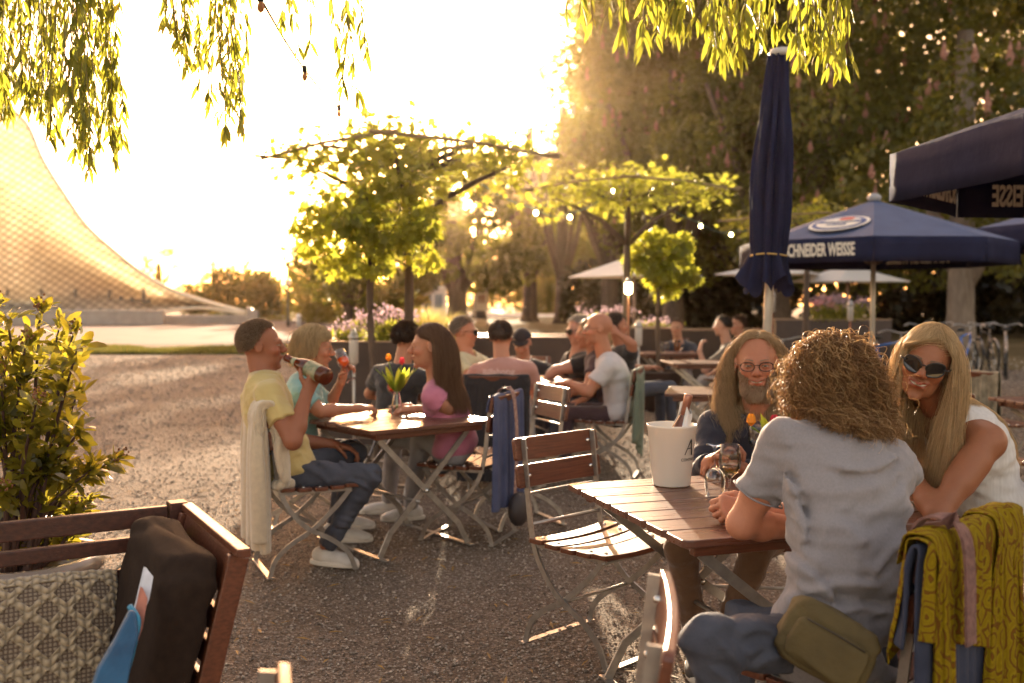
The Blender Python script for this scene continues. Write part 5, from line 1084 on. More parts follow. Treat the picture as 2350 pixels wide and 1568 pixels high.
def ik(s, w, l1, l2, hint):
    d = w - s; L = d.length
    if L > (l1 + l2) * 0.99: w = s + d * ((l1 + l2) * 0.99 / L); d = w - s; L = d.length
    a = (l1 * l1 - l2 * l2 + L * L) / (2 * L); h = math.sqrt(max(l1 * l1 - a * a, 0)); n = d.normalized(); p = Vector(hint) - n * n.dot(Vector(hint)); p.normalize()
    return s + n * a + p * h, w
SKIN = M('skin', (0.5,) * 3, attr=True, rough=0.5, spec=0.35, sss=0.06, bump=0.12, bs=220)
HAIRM = M('hair_fibre', (0.3,) * 3, attr=True, rough=0.38, spec=0.5, trans=0.5)
def _hair():
    t = HAIRM.node_tree; tr = next(n for n in t.nodes if n.type == 'BSDF_TRANSLUCENT'); l = tr.inputs[0].links[0]; src = l.from_socket; t.links.remove(l); g = nd(t, 'ShaderNodeGamma'); g.inputs[1].default_value = .62; t.links.new(src, g.inputs[0]); t.links.new(g.outputs[0], tr.inputs[0])
_hair()
LENS = M('dark_lens', (0.012, 0.010, 0.009), rough=0.06, spec=0.8); FRAMEM = M('glasses_frame', (0.02, 0.017, 0.015), rough=0.25)
def cloth(name, c, ns=6, rough=0.85, bump=0.35, bs=9, tr=0.10, c2=None): return M('cloth_' + name, c, c2 or tuple(x * 0.86 for x in c), ns=ns, rough=rough, bump=bump * 1.5, bs=bs * 1.8, bdist=.03, sheen=0.25, trans=tr, det=6)
def tubes3(P, r0, taper=0.25, cols=None):
    """P: (N, S, 3) strands -> three-sided tapering fibres"""
    N, S, _ = P.shape; T = np.gradient(P, axis=1); T /= np.linalg.norm(T, axis=2, keepdims=True) + 1e-9
    ref = unit(N)[:, None, :]; A = np.cross(T, ref); A /= np.linalg.norm(A, axis=2, keepdims=True) + 1e-9; B = np.cross(T, A)
    r = (r0 if hasattr(r0, '__len__') else np.full(N, r0))[:, None, None] * (1 - (1 - taper) * np.linspace(0, 1, S) ** 2)[None, :, None]
    V = np.stack([P + r * (math.cos(a) * A + math.sin(a) * B) for a in (0, 2.094, 4.189)], 2)
    i = np.arange(N * S * 3).reshape(N, S, 3); F = np.stack([np.stack([i[:, :-1, k], i[:, :-1, (k + 1) % 3], i[:, 1:, (k + 1) % 3], i[:, 1:, k]], -1) for k in range(3)], 2).reshape(-1, 4)
    C = None if cols is None else np.repeat(cols, S * 3, axis=0)
    return V.reshape(-1, 3), F, C
HL = ([-1, -.45, -.15, .1, .35, .6, 1], [-.62, -.52, -.30, .02, .36, .56, .66])
def hair_strands(hd, kind, N, col, col2, seed, length, body=(), r=0.0014, hl=HL, curl=0.0, part=0.0, back=0.3, S=12, lift=0.6, grav=0.5, clump=0.0, wind=(0, 0, 0), var=0.3, face=True, vol=.016, tuck=.2, fsplit=-.01, curtain=False, spread=.10):
    """hd: (centre, 3x3 rows left/front/up, scale). Strands grow from the scalp, fall, and slide over head and shoulders"""
    global rng
    rng = np.random.default_rng(seed); c, Rm, sc = hd; u = unit(N * 5); thr = np.interp(u[:, 1], hl[0], hl[1]); u = u[u[:, 2] > thr + 0.03 * rng.normal(size=len(u))][:N]; N = len(u)
    er = np.array((.080, .100, .094)) * sc; ec = np.array((0, -.015, .028)) * sc; P = ec + u * er; nrm = u / er; nrm /= np.linalg.norm(nrm, axis=1, keepdims=True)
    side = np.sign(P[:, 0] - part * sc + 0.006 * rng.normal(size=N)); flow = np.stack([side * 0.8, -back + 0 * side, 0.15 + 0 * side], -1)
    V = nrm * lift + flow * (1 - lift * .5) + 0.18 * rng.normal(size=(N, 3)); V /= np.linalg.norm(V, axis=1, keepdims=True)
    L = length * (0.75 + 0.35 * rng.random(N)) * sc; ds = (L / (S - 1))[:, None]; off = 0.002 + vol * rng.random(N)[:, None] * (1 if length > .1 else .25); G = Rm @ np.array((0, 0, -1.0)); W_ = Rm @ np.array(wind); out = [P.copy()]; root_y = P[:, 1].copy()
    loc = [((np.array(b[0]) - c) @ Rm.T, np.array(b[1]) @ Rm.T, np.array(b[2])) for b in body]; drift = spread * rng.normal(size=(N, 3))
    for s in range(1, S):
        V = V * (1 - grav) + (G + W_ * (s / S)) * grav + drift * .6 + 0.05 * rng.normal(size=(N, 3)); V /= np.linalg.norm(V, axis=1, keepdims=True); P = P + V * ds
        q = (P - ec) / (er + off); k = np.linalg.norm(q, axis=1, keepdims=True); P = np.where(k < 1, ec + q / np.maximum(k, 1e-6) * (er + off), P)
        if face:
            fz = np.clip((.098 * sc - P[:, 2]) / (.042 * sc), 0, 1) * .066 * sc; fo = (P[:, 1] > .045 * sc) & (P[:, 2] >= .052 * sc) & (np.abs(P[:, 0]) < fz) & curtain; P[:, 0] = np.where(fo, fz * np.where(side == 0, 1, side), P[:, 0])
            fm = (P[:, 1] > .005 * sc) & (P[:, 2] < .052 * sc) & (P[:, 2] > -.15 * sc) & (np.abs(P[:, 0]) < .078 * sc); tx = (.074 * sc + off[:, 0] * .8); P[:, 0] = np.where(fm, np.maximum(np.abs(P[:, 0]), tx) * np.where(side == 0, 1, side), P[:, 0]); tk = (P[:, 2] < (.045 + .03 * rng.random(N)) * sc) & (P[:, 2] > -.16 * sc); P[:, 1] = np.where(tk, np.minimum(P[:, 1], (tuck - off[:, 0] * .6) ), P[:, 1])
        for bc, bR, br in loc:
            y = (P - bc) @ bR.T; rr = br + off + .004; q2 = (y[:, 0] / rr[:, 0]) ** 2 + (y[:, 2] / rr[:, 2]) ** 2; yf = rr[:, 1] * np.sqrt(np.maximum(0, 1 - q2)); ins_ = (q2 < 1) & (np.abs(y[:, 1]) < yf); sg = np.where(root_y > fsplit * sc, 1, -1); y[:, 1] = np.where(ins_, y[:, 1] + (sg * yf - y[:, 1]) * .6, y[:, 1]); P = np.where(ins_[:, None], bc + y @ bR, P)
        out.append(P.copy())
    P = np.stack(out, 1)
    if clump:
        nc = max(8, N // 34); ci = rng.choice(N, nc, replace=False); a = P[ci, 0]; near = np.argmin(((P[:, 0][:, None] - a[None]) ** 2).sum(-1), axis=1); w = (clump * np.linspace(0, 1, S) ** 1.2)[None, :, None]; P = P * (1 - w) + (P[ci][near] + 0.006 * rng.normal(size=(N, 1, 3))) * w
    if curl:
        t = np.linspace(0, 1, S)[None, :]; T = np.gradient(P, axis=1); T /= np.linalg.norm(T, axis=2, keepdims=True) + 1e-9; A = np.cross(T, unit(N)[:, None, :]); A /= np.linalg.norm(A, axis=2, keepdims=True) + 1e-9; B = np.cross(T, A); ph = rng.random((N, 1)) * 6.283 if not clump else (near[:, None] * 2.4) % 6.283 + .5 * rng.random((N, 1)); fr = (L[:, None] / sc) * (24 + 14 * rng.random((N, 1))) * 3.4
        am = (curl * (0.6 + .7 * rng.random((N, 1))) * np.minimum(t * 3, 1))[..., None]; P = P + am * (np.cos(fr * t + ph)[..., None] * A + np.sin(fr * t + ph)[..., None] * B)
    W = c + P @ Rm; k = rng.random((N, 1)); k = np.clip(k + var * rng.normal(size=(N, 1)), 0, 1); C = np.array(col) * (1 - k) + np.array(col2) * k
    return W, C
def head_patch(hd, grow, hl=HL, n=36):
    """the scalp under the strands"""
    c, Rm, sc = hd; er = (np.array((.080, .100, .094)) + grow) * sc; ec = np.array((0, -.015, .028)) * sc; a = np.linspace(-math.pi / 2, math.pi / 2, n); b = np.linspace(-math.pi, math.pi, 2 * n, endpoint=False); aa, bb = np.meshgrid(a, b, indexing='ij')
    u = np.stack([np.cos(aa) * np.sin(bb), np.cos(aa) * np.cos(bb), np.sin(aa)], -1).reshape(-1, 3); ok = u[:, 2] > np.interp(u[:, 1], hl[0], hl[1]) + 0.05; I = np.arange(n * 2 * n).reshape(n, 2 * n); J = np.roll(I, -1, axis=1); F = np.stack([I[:-1], J[:-1], J[1:], I[1:]], -1).reshape(-1, 4); F = F[ok[F].all(axis=1)]
    used = np.unique(F); mp = np.zeros(len(u), int); mp[used] = np.arange(len(used)); return c + (ec + u[used] * er) @ Rm, mp[F]
def frame_of(yaw, pitch=0, roll=0):
    """rows: left, front, up"""
    f = Vector((math.cos(R(yaw)) * math.cos(R(pitch)), math.sin(R(yaw)) * math.cos(R(pitch)), math.sin(R(pitch)))); l = Vector((-math.sin(R(yaw)), math.cos(R(yaw)), 0)); u = f.cross(l) * 1.0; u = l.cross(f) * -1.0 if u.z < 0 else u
    q = Matrix.Rotation(R(roll), 3, f); l, u = q @ l, q @ u; return np.array([tuple(l), tuple(f), tuple(u)])
def hand_prims(w, d, n, th, curl=(.6, .7, .5), s=1.0, thumb=0.6):
    """w wrist, d finger direction, n palm normal, th direction of the thumb's side"""
    d = unitv(d); n = unitv(n - d * d.dot(n)); t = d.cross(n); t = -t if t.dot(th) < 0 else t; out = []; s *= 1.0
    kn = []
    for i, (o, ln) in enumerate(((.030, .090), (.010, .094), (-.011, .090), (-.029, .082))):
        k = w + d * ln * s + t * o * s; kn.append(k); out.append(U(cap(w + t * o * .55 * s + d * .012 * s, k, .0150 * s, .0115 * s), .016 * s))
    ax = -d.cross(n); fl = ((.043, .026, .021), (.048, .030, .022), (.044, .028, .021), (.034, .021, .019))
    for i in range(4):
        p = kn[i]; a = 0
        for j in range(3):
            a += curl[j] * (1 + .10 * (i - 1)); v = (d * math.cos(a) + n * math.sin(a)) + t * (.10 * (1.5 - i)) * (1 - min(1, curl[0])); q = p + v.normalized() * fl[i][j] * s; out.append(U(cap(p, q, (.0094 - .0009 * j) * s, (.0088 - .0011 * j) * s), .004 * s)); p = q
    p = w + d * .018 * s + t * .022 * s; q = p + (t * .75 + d * .55 + n * .35 * thumb).normalized() * .046 * s; out.append(U(cap(p, q, .0145 * s, .0115 * s), .012 * s)); r_ = q + (d * .8 + t * .15 + n * thumb).normalized() * .032 * s; out.append(U(cap(q, r_, .0108 * s, .0095 * s), .004 * s)); e = r_ + (d * .7 + n * (thumb + .2)).normalized() * .024 * s; out.append(U(cap(r_, e, .0095 * s, .0075 * s), .004 * s))
    return out
def wrinkle(amp, seed, fz=26, axis=None):
    r = np.random.default_rng(seed); k = [(unit_r(r) * fz * (.5 + .9 * r.random()), r.random() * 6.28, unit_r(r) * 9, r.random() * 6) for _ in range(6)]
    def f(x, y, z):
        o = 0
        for a, p, b, q in k:
            a = a * (.75, .75, 1.25); o = o + np.abs(np.sin((a[0] * x + a[1] * y + a[2] * z) + 1.7 * np.sin(b[0] * x + b[1] * y + b[2] * z + q) + p)) - .5
        return amp * o / 2.2
    return f
def creases(L):
    """cloth folds: each runs between two points, deep on one side and raised on the other"""
    S = [(A3(a), A3(b), A, w) for a, b, A, w in L]
    def f(x, y, z):
        o = 0
        for a, b, A, w in S:
            e = (b - a)[[0, 2]]; n2 = e @ e; t = ((x - a[0]) * e[0] + (z - a[2]) * e[1]) / n2; bow = .10 * math.sqrt(n2) * np.sin(np.clip(t, 0, 1) * 3.14); s = ((x - a[0]) * -e[1] + (z - a[2]) * e[0]) / math.sqrt(n2) - bow; k = np.clip(t * 4 + .4, 0, 1) * np.clip((1 - t) * 4 + .4, 0, 1); o = o + (A * 2.0 * (s / w) * np.exp(-(s / w) ** 2) - .35 * abs(A) * np.exp(-(s / w / 1.3) ** 2)) * k * (y < max(a[1], b[1]) + .10)
        return o
    return f
def unit_r(r): v = r.normal(size=3); return v / np.linalg.norm(v)
PEOPLE = {}
def face_details(root, body, H, inv, back, mz, mw, sm, skin, brow, fem, eyes, bearded):
    from mathutils.bvhtree import BVHTree
    tr = BVHTree.FromPolygons([v.co for v in body.data.vertices], [p.vertices for p in body.data.polygons])
    def band(name, x0, x1, zt, zb, m, off=.0012, nx=15, nz=4):
        V = []
        for i in range(nx):
            x = x0 + (x1 - x0) * i / (nx - 1)
            for j in range(nz):
                z = zb(x) + (zt(x) - zb(x)) * j / (nz - 1); q = H(x, .17, z) - inv; h = tr.ray_cast(q, back); V.append((h[0] - back * off) if h[0] else q + back * .07)
        return mk(name, V, [(i * nz + j, (i + 1) * nz + j, (i + 1) * nz + j + 1, i * nz + j + 1) for i in range(nx - 1) for j in range(nz - 1)], m, root, True)
    u = lambda x: max(0, 1 - (x / mw) ** 2); ln = lambda x: mz + .012 * sm * (x / mw) ** 2; gp = lambda x: ((.0042 * sm) if sm > .5 else .0004) * u(x) ** .6
    k = np.array(skin); lm = M('lip_%d' % int(k.sum() * 1000), tuple(k * ((.92, .50, .47) if fem else (.88, .62, .56))), rough=.35)
    band('lip', -mw, mw, lambda x: ln(x) + gp(x) + (.0062 - .0015 * math.exp(-(x / .004) ** 2)) * u(x) ** .7, lambda x: ln(x) + gp(x) * .6, lm, .0022); band('lip', -mw * .9, mw * .9, lambda x: ln(x) - gp(x), lambda x: ln(x) - gp(x) - .0085 * u(x) ** .8, lm, .0022)
    if sm > .5: band('teeth', -mw * .72, mw * .72, lambda x: ln(x) + gp(x) * .7, lambda x: ln(x) - gp(x) * .85, M('teeth', (.46, .38, .29), rough=.3), .0010)
    else: band('mouth_line', -mw, mw, lambda x: ln(x) + .0011, lambda x: ln(x) - .0011, M('mouth_dark', (.09, .03, .025)), .0016)
    bm = M('brow_%d' % int(sum(brow) * 1000), brow, tuple(b * .6 for b in brow), ns=160, rough=.8)
    for s in (1, -1):
        xb = lambda t: s * (.013 + .040 * t); f = lambda x: (abs(x) - .013) / .040
        band('eyebrow', xb(0), xb(1), lambda x: .0225 + .005 * math.sin(f(x) * 2.5) + .0035 * (1 - f(x)), lambda x: .0225 + .005 * math.sin(f(x) * 2.5) - .0025 * (1 - f(x) * .8), bm, .0012)
        e = lambda x: max(0, 1 - ((abs(x) - .0315) / .0140) ** 2)
        if eyes == 'open':
            o = .5 if sm > .5 else .9
            band('eye', s * .0177, s * .0453, lambda x: .002 + .0058 * o * e(x) ** .6, lambda x: .002 - .0042 * o * e(x) ** .7, M('eye_white', (.34, .27, .22), rough=.15), .0010, 15, 4); c = lambda x: max(0, 1 - ((abs(x) - .0315) / .0052) ** 2) ** .5
            band('iris', s * .0264, s * .0366, lambda x: .0025 + min(.0052 * c(x), .0052 * o), lambda x: .0025 - min(.0052 * c(x), .0045 * o), M('iris', (.045, .03, .02), rough=.1), .0016, 11, 4)
        band('eyelid_line', s * .0170, s * .0460, lambda x: .0032 + .0060 * (.62 if sm > .5 else 1.0) * e(x) ** .6 * (eyes == 'open'), lambda x: .0014 + .0060 * (.62 if sm > .5 else 1.0) * e(x) ** .6 * (eyes == 'open'), M('lash', (.03, .018, .013)), .0018, 13, 3)
def person(label, pel, neck, yaw, head, sex='m', skin=(.52, .31, .22), shirt=None, trousers=None, sleeve=.5, arms=(), legs=(), vox=.006, size=1.0, bulk=1.0, belly=0.0, hscale=1.06, smile=0.0, scoop=0.0, collar=False,
           hair=None, glasses=None, shoes=None, beard=None, shpitch=0.0, bend=0.03, brow=(.16, .09, .05), wr=.006, seed=1, sleeveless=False, hem=.02, longneck=0.0, stubble=0.0, eyes='open', shw=None, tilt=0.0, folds=(), tfolds=()):
    root = empty('person', (pel.x, pel.y, 0), 0, label, 'person'); inv = np.array((pel.x, pel.y, 0.0)); fem = sex == 'f'
    hc, hy, hp, hr = head; Rm = frame_of(hy, hp, hr); hs = hscale; c = A3(hc); lf, fr, up = [Vector(v) for v in Rm]
    H = lambda x, y, z: Vector(c + (np.array((x, y, z)) * hs) @ Rm)
    t_up = unitv(neck - pel); fwd = Vector((math.cos(R(yaw)), math.sin(R(yaw)), 0)); fwd = unitv(fwd - t_up * fwd.dot(t_up)); left = t_up.cross(fwd); left = unitv(left + t_up * tilt)
    sec = [(-.02, .178, .125), (.12, .172, .122), (.28, .150, .108), (.45, .140, .102), (.62, .152, .110), (.76, .162, .108), (.87, .150, .092), (.95, .100, .070)] if fem else [(-.02, .172, .125), (.12, .168, .122), (.28, .160, .115), (.45, .160, .112), (.62, .178, .120), (.76, .192, .116), (.87, .180, .098), (.95, .120, .072)]
    TR = np.array([tuple(left), tuple(fwd), tuple(t_up)]); TL = (neck - pel).length; tor = []
    for (t, a, b) in sec:
        q = pel + (neck - pel) * t - fwd * bend * 4 * t * (1 - t) * .9 + fwd * belly * math.exp(-((t - .25) / .2) ** 2) * .5; tor.append((q, (a * bulk * size, (b + belly * math.exp(-((t - .25) / .2) ** 2) * .5) * (.5 + .5 * bulk) * size, .075 * size * TL / .54)))
    sw = (shw or (.168 if fem else .192)) * size * (.6 + .4 * bulk); shl = {s: neck - t_up * .080 * size + left * (s * sw) + fwd * .0 for s in (1, -1)}
    up1, fo1 = (.275 if fem else .30) * size, (.245 if fem else .265) * size; ra = (.043 if fem else .050) * (.5 + .5 * bulk) * size; B, S = [], []
    # --- skin
    for (q, r), (t0, _, _) in zip(tor, sec): k0 = .012 if (scoop or sleeveless) and t0 > .55 else .030; B.append(U(ell(q, [x - k0 for x in r], TR), .05))
    for s in (1, -1): B.append(U(cap(neck - t_up * .06 + left * s * .05, shl[s], (.06 if sleeveless or scoop else .05) * size, .052 * size), .04))
    nr = (.050 if fem else .058) * hs; B.append(U(cap(neck - t_up * .03, H(0, -.012, -.06), nr * 1.12, nr), .03))
    hp_ = [U(ell(H(0, -.016, .030), np.array((.0765, .096, .088)) * hs, Rm), .02), U(ell(H(0, .030, -.030), np.array((.0615, .062, .082)) * hs, Rm), .025), U(ell(H(0, .034, -.078), np.array((.047 if fem else .052, .050, .036)) * hs, Rm), .022), U(ell(H(0, .078, -.104), np.array((.018, .015, .014)) * hs, Rm), .016),
           U(cap(H(-.034, .080, .020), H(.034, .080, .020), .0125 * hs if fem else .015 * hs), .014), U(cap(H(0, .088, .012), H(0, .112, -.022), .0085 * hs, .0125 * hs), .010), U(cap(H(-.011, .102, -.028), H(.011, .102, -.028), .0095 * hs), .006),
           U(ell(H(.040, .064, -.026 + .006 * smile), np.array((.022, .022, .020 + .004 * smile)) * hs, Rm), .016), U(ell(H(-.040, .064, -.026 + .006 * smile), np.array((.022, .022, .020 + .004 * smile)) * hs, Rm), .016)]
    for s in (1, -1): hp_ += [SUB(ell(H(s * .032, .099, .002), np.array((.017, .014, .011)) * hs, Rm), .012 * hs), U(ell(H(s * .0315, .0805, .002), np.array((.0125, .0125, .0115)) * hs, Rm), .003), U(ell(H(s * .079, -.008, -.004), np.array((.0085, .021, .032)) * hs, Rm), .008), SUB(ell(H(s * .089, -.001, -.002), np.array((.006, .011, .019)) * hs, Rm), .006)]
    mw = .023 + .011 * smile; mz = -.059
    hp_ += [U(cap(H(-mw * .8, .088, mz + .006 + .003 * smile), H(0, .0985, mz + .004), .0058 * hs), .006), U(cap(H(mw * .8, .088, mz + .006 + .003 * smile), H(0, .0985, mz + .004), .0058 * hs), .006), U(cap(H(-mw * .6, .088, mz - .007), H(mw * .6, .088, mz - .007), .0072 * hs), .008), SUB(cap(H(-mw, .094, mz + .004 * smile), H(mw, .094, mz + .004 * smile), .0018 * hs + .0022 * smile), .003)]
    B += hp_
    if fem:
        for s in (1, -1): q = tor[4][0] + left * s * .075 + fwd * .075; B.append(U(ell(q, (.062, .055, .065), TR), .04))
    arm_j = {}
    for s in (1, -1):
        a = next((a for a in arms if a['s'] == s), None) or dict(s=s, w=pel + fwd * .30 + left * s * .14 + Vector((0, 0, .16)), hint=left * s - t_up * .3, d=fwd, n=Vector((0, 0, -1)), curl=(.4, .5, .4))
        e, w = ik(shl[s], a['w'], up1, fo1, a['hint']) if 'e' not in a else (a['e'], a['w']); arm_j[s] = (e, w)
        B += [U(cap(shl[s], e, ra * 1.12, ra * .84), .03), U(cap(shl[s] + (e - shl[s]) * .3, shl[s] + (e - shl[s]) * .55, ra * 1.06, ra * 1.0), .03), U(cap(e, e + (w - e) * .3, ra * .84, ra * .88), .02), U(cap(e + (w - e) * .3, w, ra * .88, ra * .56), .02)]
        d = unitv(a.get('d', w - e)); n = Vector(a.get('n', (0, 0, -1))); th = Vector(a.get('th', left * -s)); hsz = (.92 if fem else 1.02) * size
        B += hand_prims(w + d * .012, d, n, th, a.get('curl', (.5, .6, .5)), hsz, a.get('thumb', .6)); B.append(U(cap(w, w + d * .03, ra * .56, .024 * hsz), .015))
    lj = {}
    for s in (1, -1):
        l = next((l for l in legs if l['s'] == s), None)
        hip = pel + left * s * .092 * size - t_up * .02
        if l is None: kn = hip + Vector((math.cos(R(yaw)), math.sin(R(yaw)), 0)) * .43 + Vector((0, 0, .03)) + left * s * .03; an = Vector((kn.x + .02 * math.cos(R(yaw)), kn.y + .02 * math.sin(R(yaw)), .09)); toe = Vector((math.cos(R(yaw)), math.sin(R(yaw)), 0))
        else: kn, an, toe = l['k'], l['a'], Vector(l.get('t', (math.cos(R(yaw)), math.sin(R(yaw)), 0)))
        if shoes is not None: an = Vector((an.x, an.y, .105))
        toe.z = 0; toe.normalize(); lj[s] = (hip, kn, an, toe); B += [U(cap(hip, kn, .055 * size, .036 * size), .03), U(cap(kn, an, .036 * size, .032 * size), .02)]
    fld = Field(B, vox); V, F = fld.mesh()
    # --- colour of the skin, lips, eyes, brows
    L = ((V - c) @ Rm.T) / hs; x, y, z = np.abs(L[:, 0]), L[:, 1], L[:, 2]; rg = np.random.default_rng(seed); C = np.array(skin)[None] * (0.97 + 0.06 * rg.random((len(V), 1))); C = C.copy()
    near = (np.linalg.norm(L, axis=1) < .16) & (y > .03); g = lambda m, col, k=1.0: C.__setitem__(near & m, C[near & m] * (1 - k) + np.array(col) * k)
    g((((x - .040) / .026) ** 2 + ((z + .026) / .022) ** 2 < 1), np.array(skin) * (1.06, .84, .78), .6); g((x < .017) & (z < -.012) & (z > -.036) & (y > .09), np.array(skin) * (1.06, .82, .76), .6)
    if vox < .0067: near = near & False
    lip = (np.abs(z - mz - .004 * smile * (x / mw) ** 2) < .0125 * (1 - (x / (mw * 1.1)) ** 2)) & (x < mw * 1.05) & (y > .070); g(lip, np.array(skin) * ((.95, .52, .50) if fem else (.92, .66, .62)), .85)
    g((np.abs(z - mz - .003 * smile) < .0022 + .0008 * smile) & (x < mw * .95) & (y > .07), (.10, .035, .03), .8)
    if smile: g((np.abs(z - mz - .001) < .0040 * smile * (1 - (x / (mw * .85)) ** 2)) & (x < mw * .85) & (y > .065), (.66, .60, .52), 1.0)
    g((np.abs(z - .0215 - .004 * np.sin((x - .014) / .03 * 2.6)) < .0042) & (x > .013) & (x < .050) & (y > .055), brow, .8)
    ey = ((x - .0315) / .0140) ** 2 + ((z - .002) / (.0058 if eyes == 'open' else .0022)) ** 2
    g((ey < 1) & (y > .06), (.55, .50, .45) if eyes == 'open' else (.07, .04, .03), .9); g((np.abs(x - .0315) < .0052) & (np.abs(z - .002) < .0056) & (y > .06) & (ey < 1.2), (.05, .04, .035), 1.0); g((np.abs(z - .0085) < .0017) & (np.abs(x - .0315) < .015) & (y > .055), (.08, .045, .03), .7)
    if stubble: g((z < -.035) & (y > .0) & ~lip, np.array(skin) * .62, stubble)
    body = mk('body', V - inv, F, SKIN, root, True, col=C)
    if vox < .0067: face_details(root, body, H, Vector(inv), -fr, mz, mw, smile, skin, brow, fem, eyes, beard is not None)
    # --- shirt
    if shirt is not None:
        g_ = .010
        for q, r in tor: S.append(U(ell(q, [x + g_ for x in r], TR), .05))
        q0 = pel + t_up * hem; S.append(U(ell(q0, ((.178 if fem else .176) * bulk * size + .012, (.130 + belly * .3) * size + .01, .07), TR), .05))
        if not sleeveless:
            for s in (1, -1): S.append(U(cap(neck - t_up * .060 + left * s * .05, shl[s], .070 * size, .067 * size), .05))
        else:
            for s in (1, -1): S.append(U(cap(neck - t_up * .05 + left * s * .045, neck - t_up * .035 + left * s * sw * .46, .056 * size, .048 * size), .03))
        if fem:
            for s in (1, -1): q = tor[4][0] + left * s * .075 + fwd * .078; S.append(U(ell(q, (.068, .061, .069), TR), .045))
        if not sleeveless:
            for s in (1, -1):
                e, w = arm_j[s]; k = min(sleeve, 1.0); S.append(U(cap(shl[s], shl[s] + (e - shl[s]) * k, ra * 1.13 + (.013 if fem else .020), ra * .94 + .026 * (1.2 if sleeve < 1 else .7), flat=sleeve < 1.0), .035))
                if sleeve > 1.0: S.append(U(cap(e, e + (w - e) * (sleeve - 1), ra * .92 + .018, ra * .62 + .016, flat=True), .02))
        S.append(SUB(cap(neck - t_up * .012 + fwd * .012, neck + unitv(H(0, 0, -.05) - neck) * .16, nr * 1.12 + .006, nr * 1.3 + .02), .012))
        if scoop:
            S.append(SUB(ell(neck + fwd * .085 - t_up * .01, (.075 * scoop, .06, .105 * scoop), TR), .012))
            S.append(SUB(ell(neck + fwd * .03 + t_up * .01, (.085 * scoop, .10, .045), TR), .012))
        fs = Field(S, vox * 1.35); fs.displace(wrinkle(wr, seed, 24 if vox < .008 else 16)); vox < .008 and fs.displace(wrinkle(wr * .45, seed + 2, 55)); folds and fs.displace(creases(folds)); SV, SF = fs.mesh(); sh = mk('shirt', SV - inv, SF, shirt, root, True)
        if vox < .0067 and not sleeveless and sleeve < 1:
            for s in (1, -1):
                e, w = arm_j[s]; q = shl[s] + (e - shl[s]) * (sleeve - .035); ax = unitv(e - shl[s]); a0 = unitv(ax.cross(Vector((.3, .2, 1)))); b0 = ax.cross(a0); rr = ra * 1.13 + .020 + (ra * .94 + .026 - ra * 1.13 - .020) * sleeve + .0015
                MB().tube([q - Vector(inv) + (a0 * math.cos(i * .2618) + b0 * math.sin(i * .2618)) * (rr + .0015 * math.sin(i * 1.3)) + ax * .003 * math.sin(i * .9) for i in range(24)], .0028, 6, closed=True).build('sleeve_hem', shirt, sh, True)
        if collar:
            cb = MB(); ax = unitv(H(0, 0, -.05) - neck); a0 = unitv(fwd - ax * ax.dot(fwd)); b0 = ax.cross(a0); n = 22
            for (hgt, flr) in ((.045, .012), (-.0, .034)): pass
            Vc = []
            for i in range(n + 1):
                th = R(28) + R(304) * i / n; dv = a0 * math.cos(th) + b0 * math.sin(th); drop = .035 * abs(math.cos(th / 2)) ** 2 * 0; ctr = neck - ax * .012 + fwd * .008
                for (rr, hh) in ((.004, -.012), (.008, .040), (.014, .046), (.030, .008), (.034 + .012 * abs(math.cos(th / 2 + 1.57)) , -.014 - .03 * max(0, math.cos(th)))): Vc.append(ctr + dv * (nr * 1.12 + rr) + ax * (hh - .020 * max(0, math.cos(th))))
            mk('collar', np.array([tuple(v) for v in Vc]) - inv, [(i * 5 + k, i * 5 + k + 1, i * 5 + 6 + k, i * 5 + 5 + k) for i in range(n) for k in range(4)], shirt, sh, True).modifiers.new('t', 'SOLIDIFY').thickness = .004
    if trousers is not None:
        Tq = [U(ell(pel + t_up * .005, ((.180 if fem else .172) * bulk * size, .132 * size + belly * .3, .10), TR), .04)]
        for s in (1, -1): hip, kn, an, toe = lj[s]; Tq += [U(cap(hip, kn, .090 * size * (.5 + .5 * bulk), .064 * size), .05), U(cap(kn, an - Vector((0, 0, .005)), .064 * size, .054 * size, flat=True), .025)]
        ft = Field(Tq, vox * 1.5); ft.displace(wrinkle(wr * .7, seed + 5, 22)); vox < .008 and ft.displace(wrinkle(wr * .55, seed + 6, 50)); tfolds and ft.displace(creases(tfolds)); TV, TF = ft.mesh(); mk('trousers', TV - inv, TF, trousers, root, True)
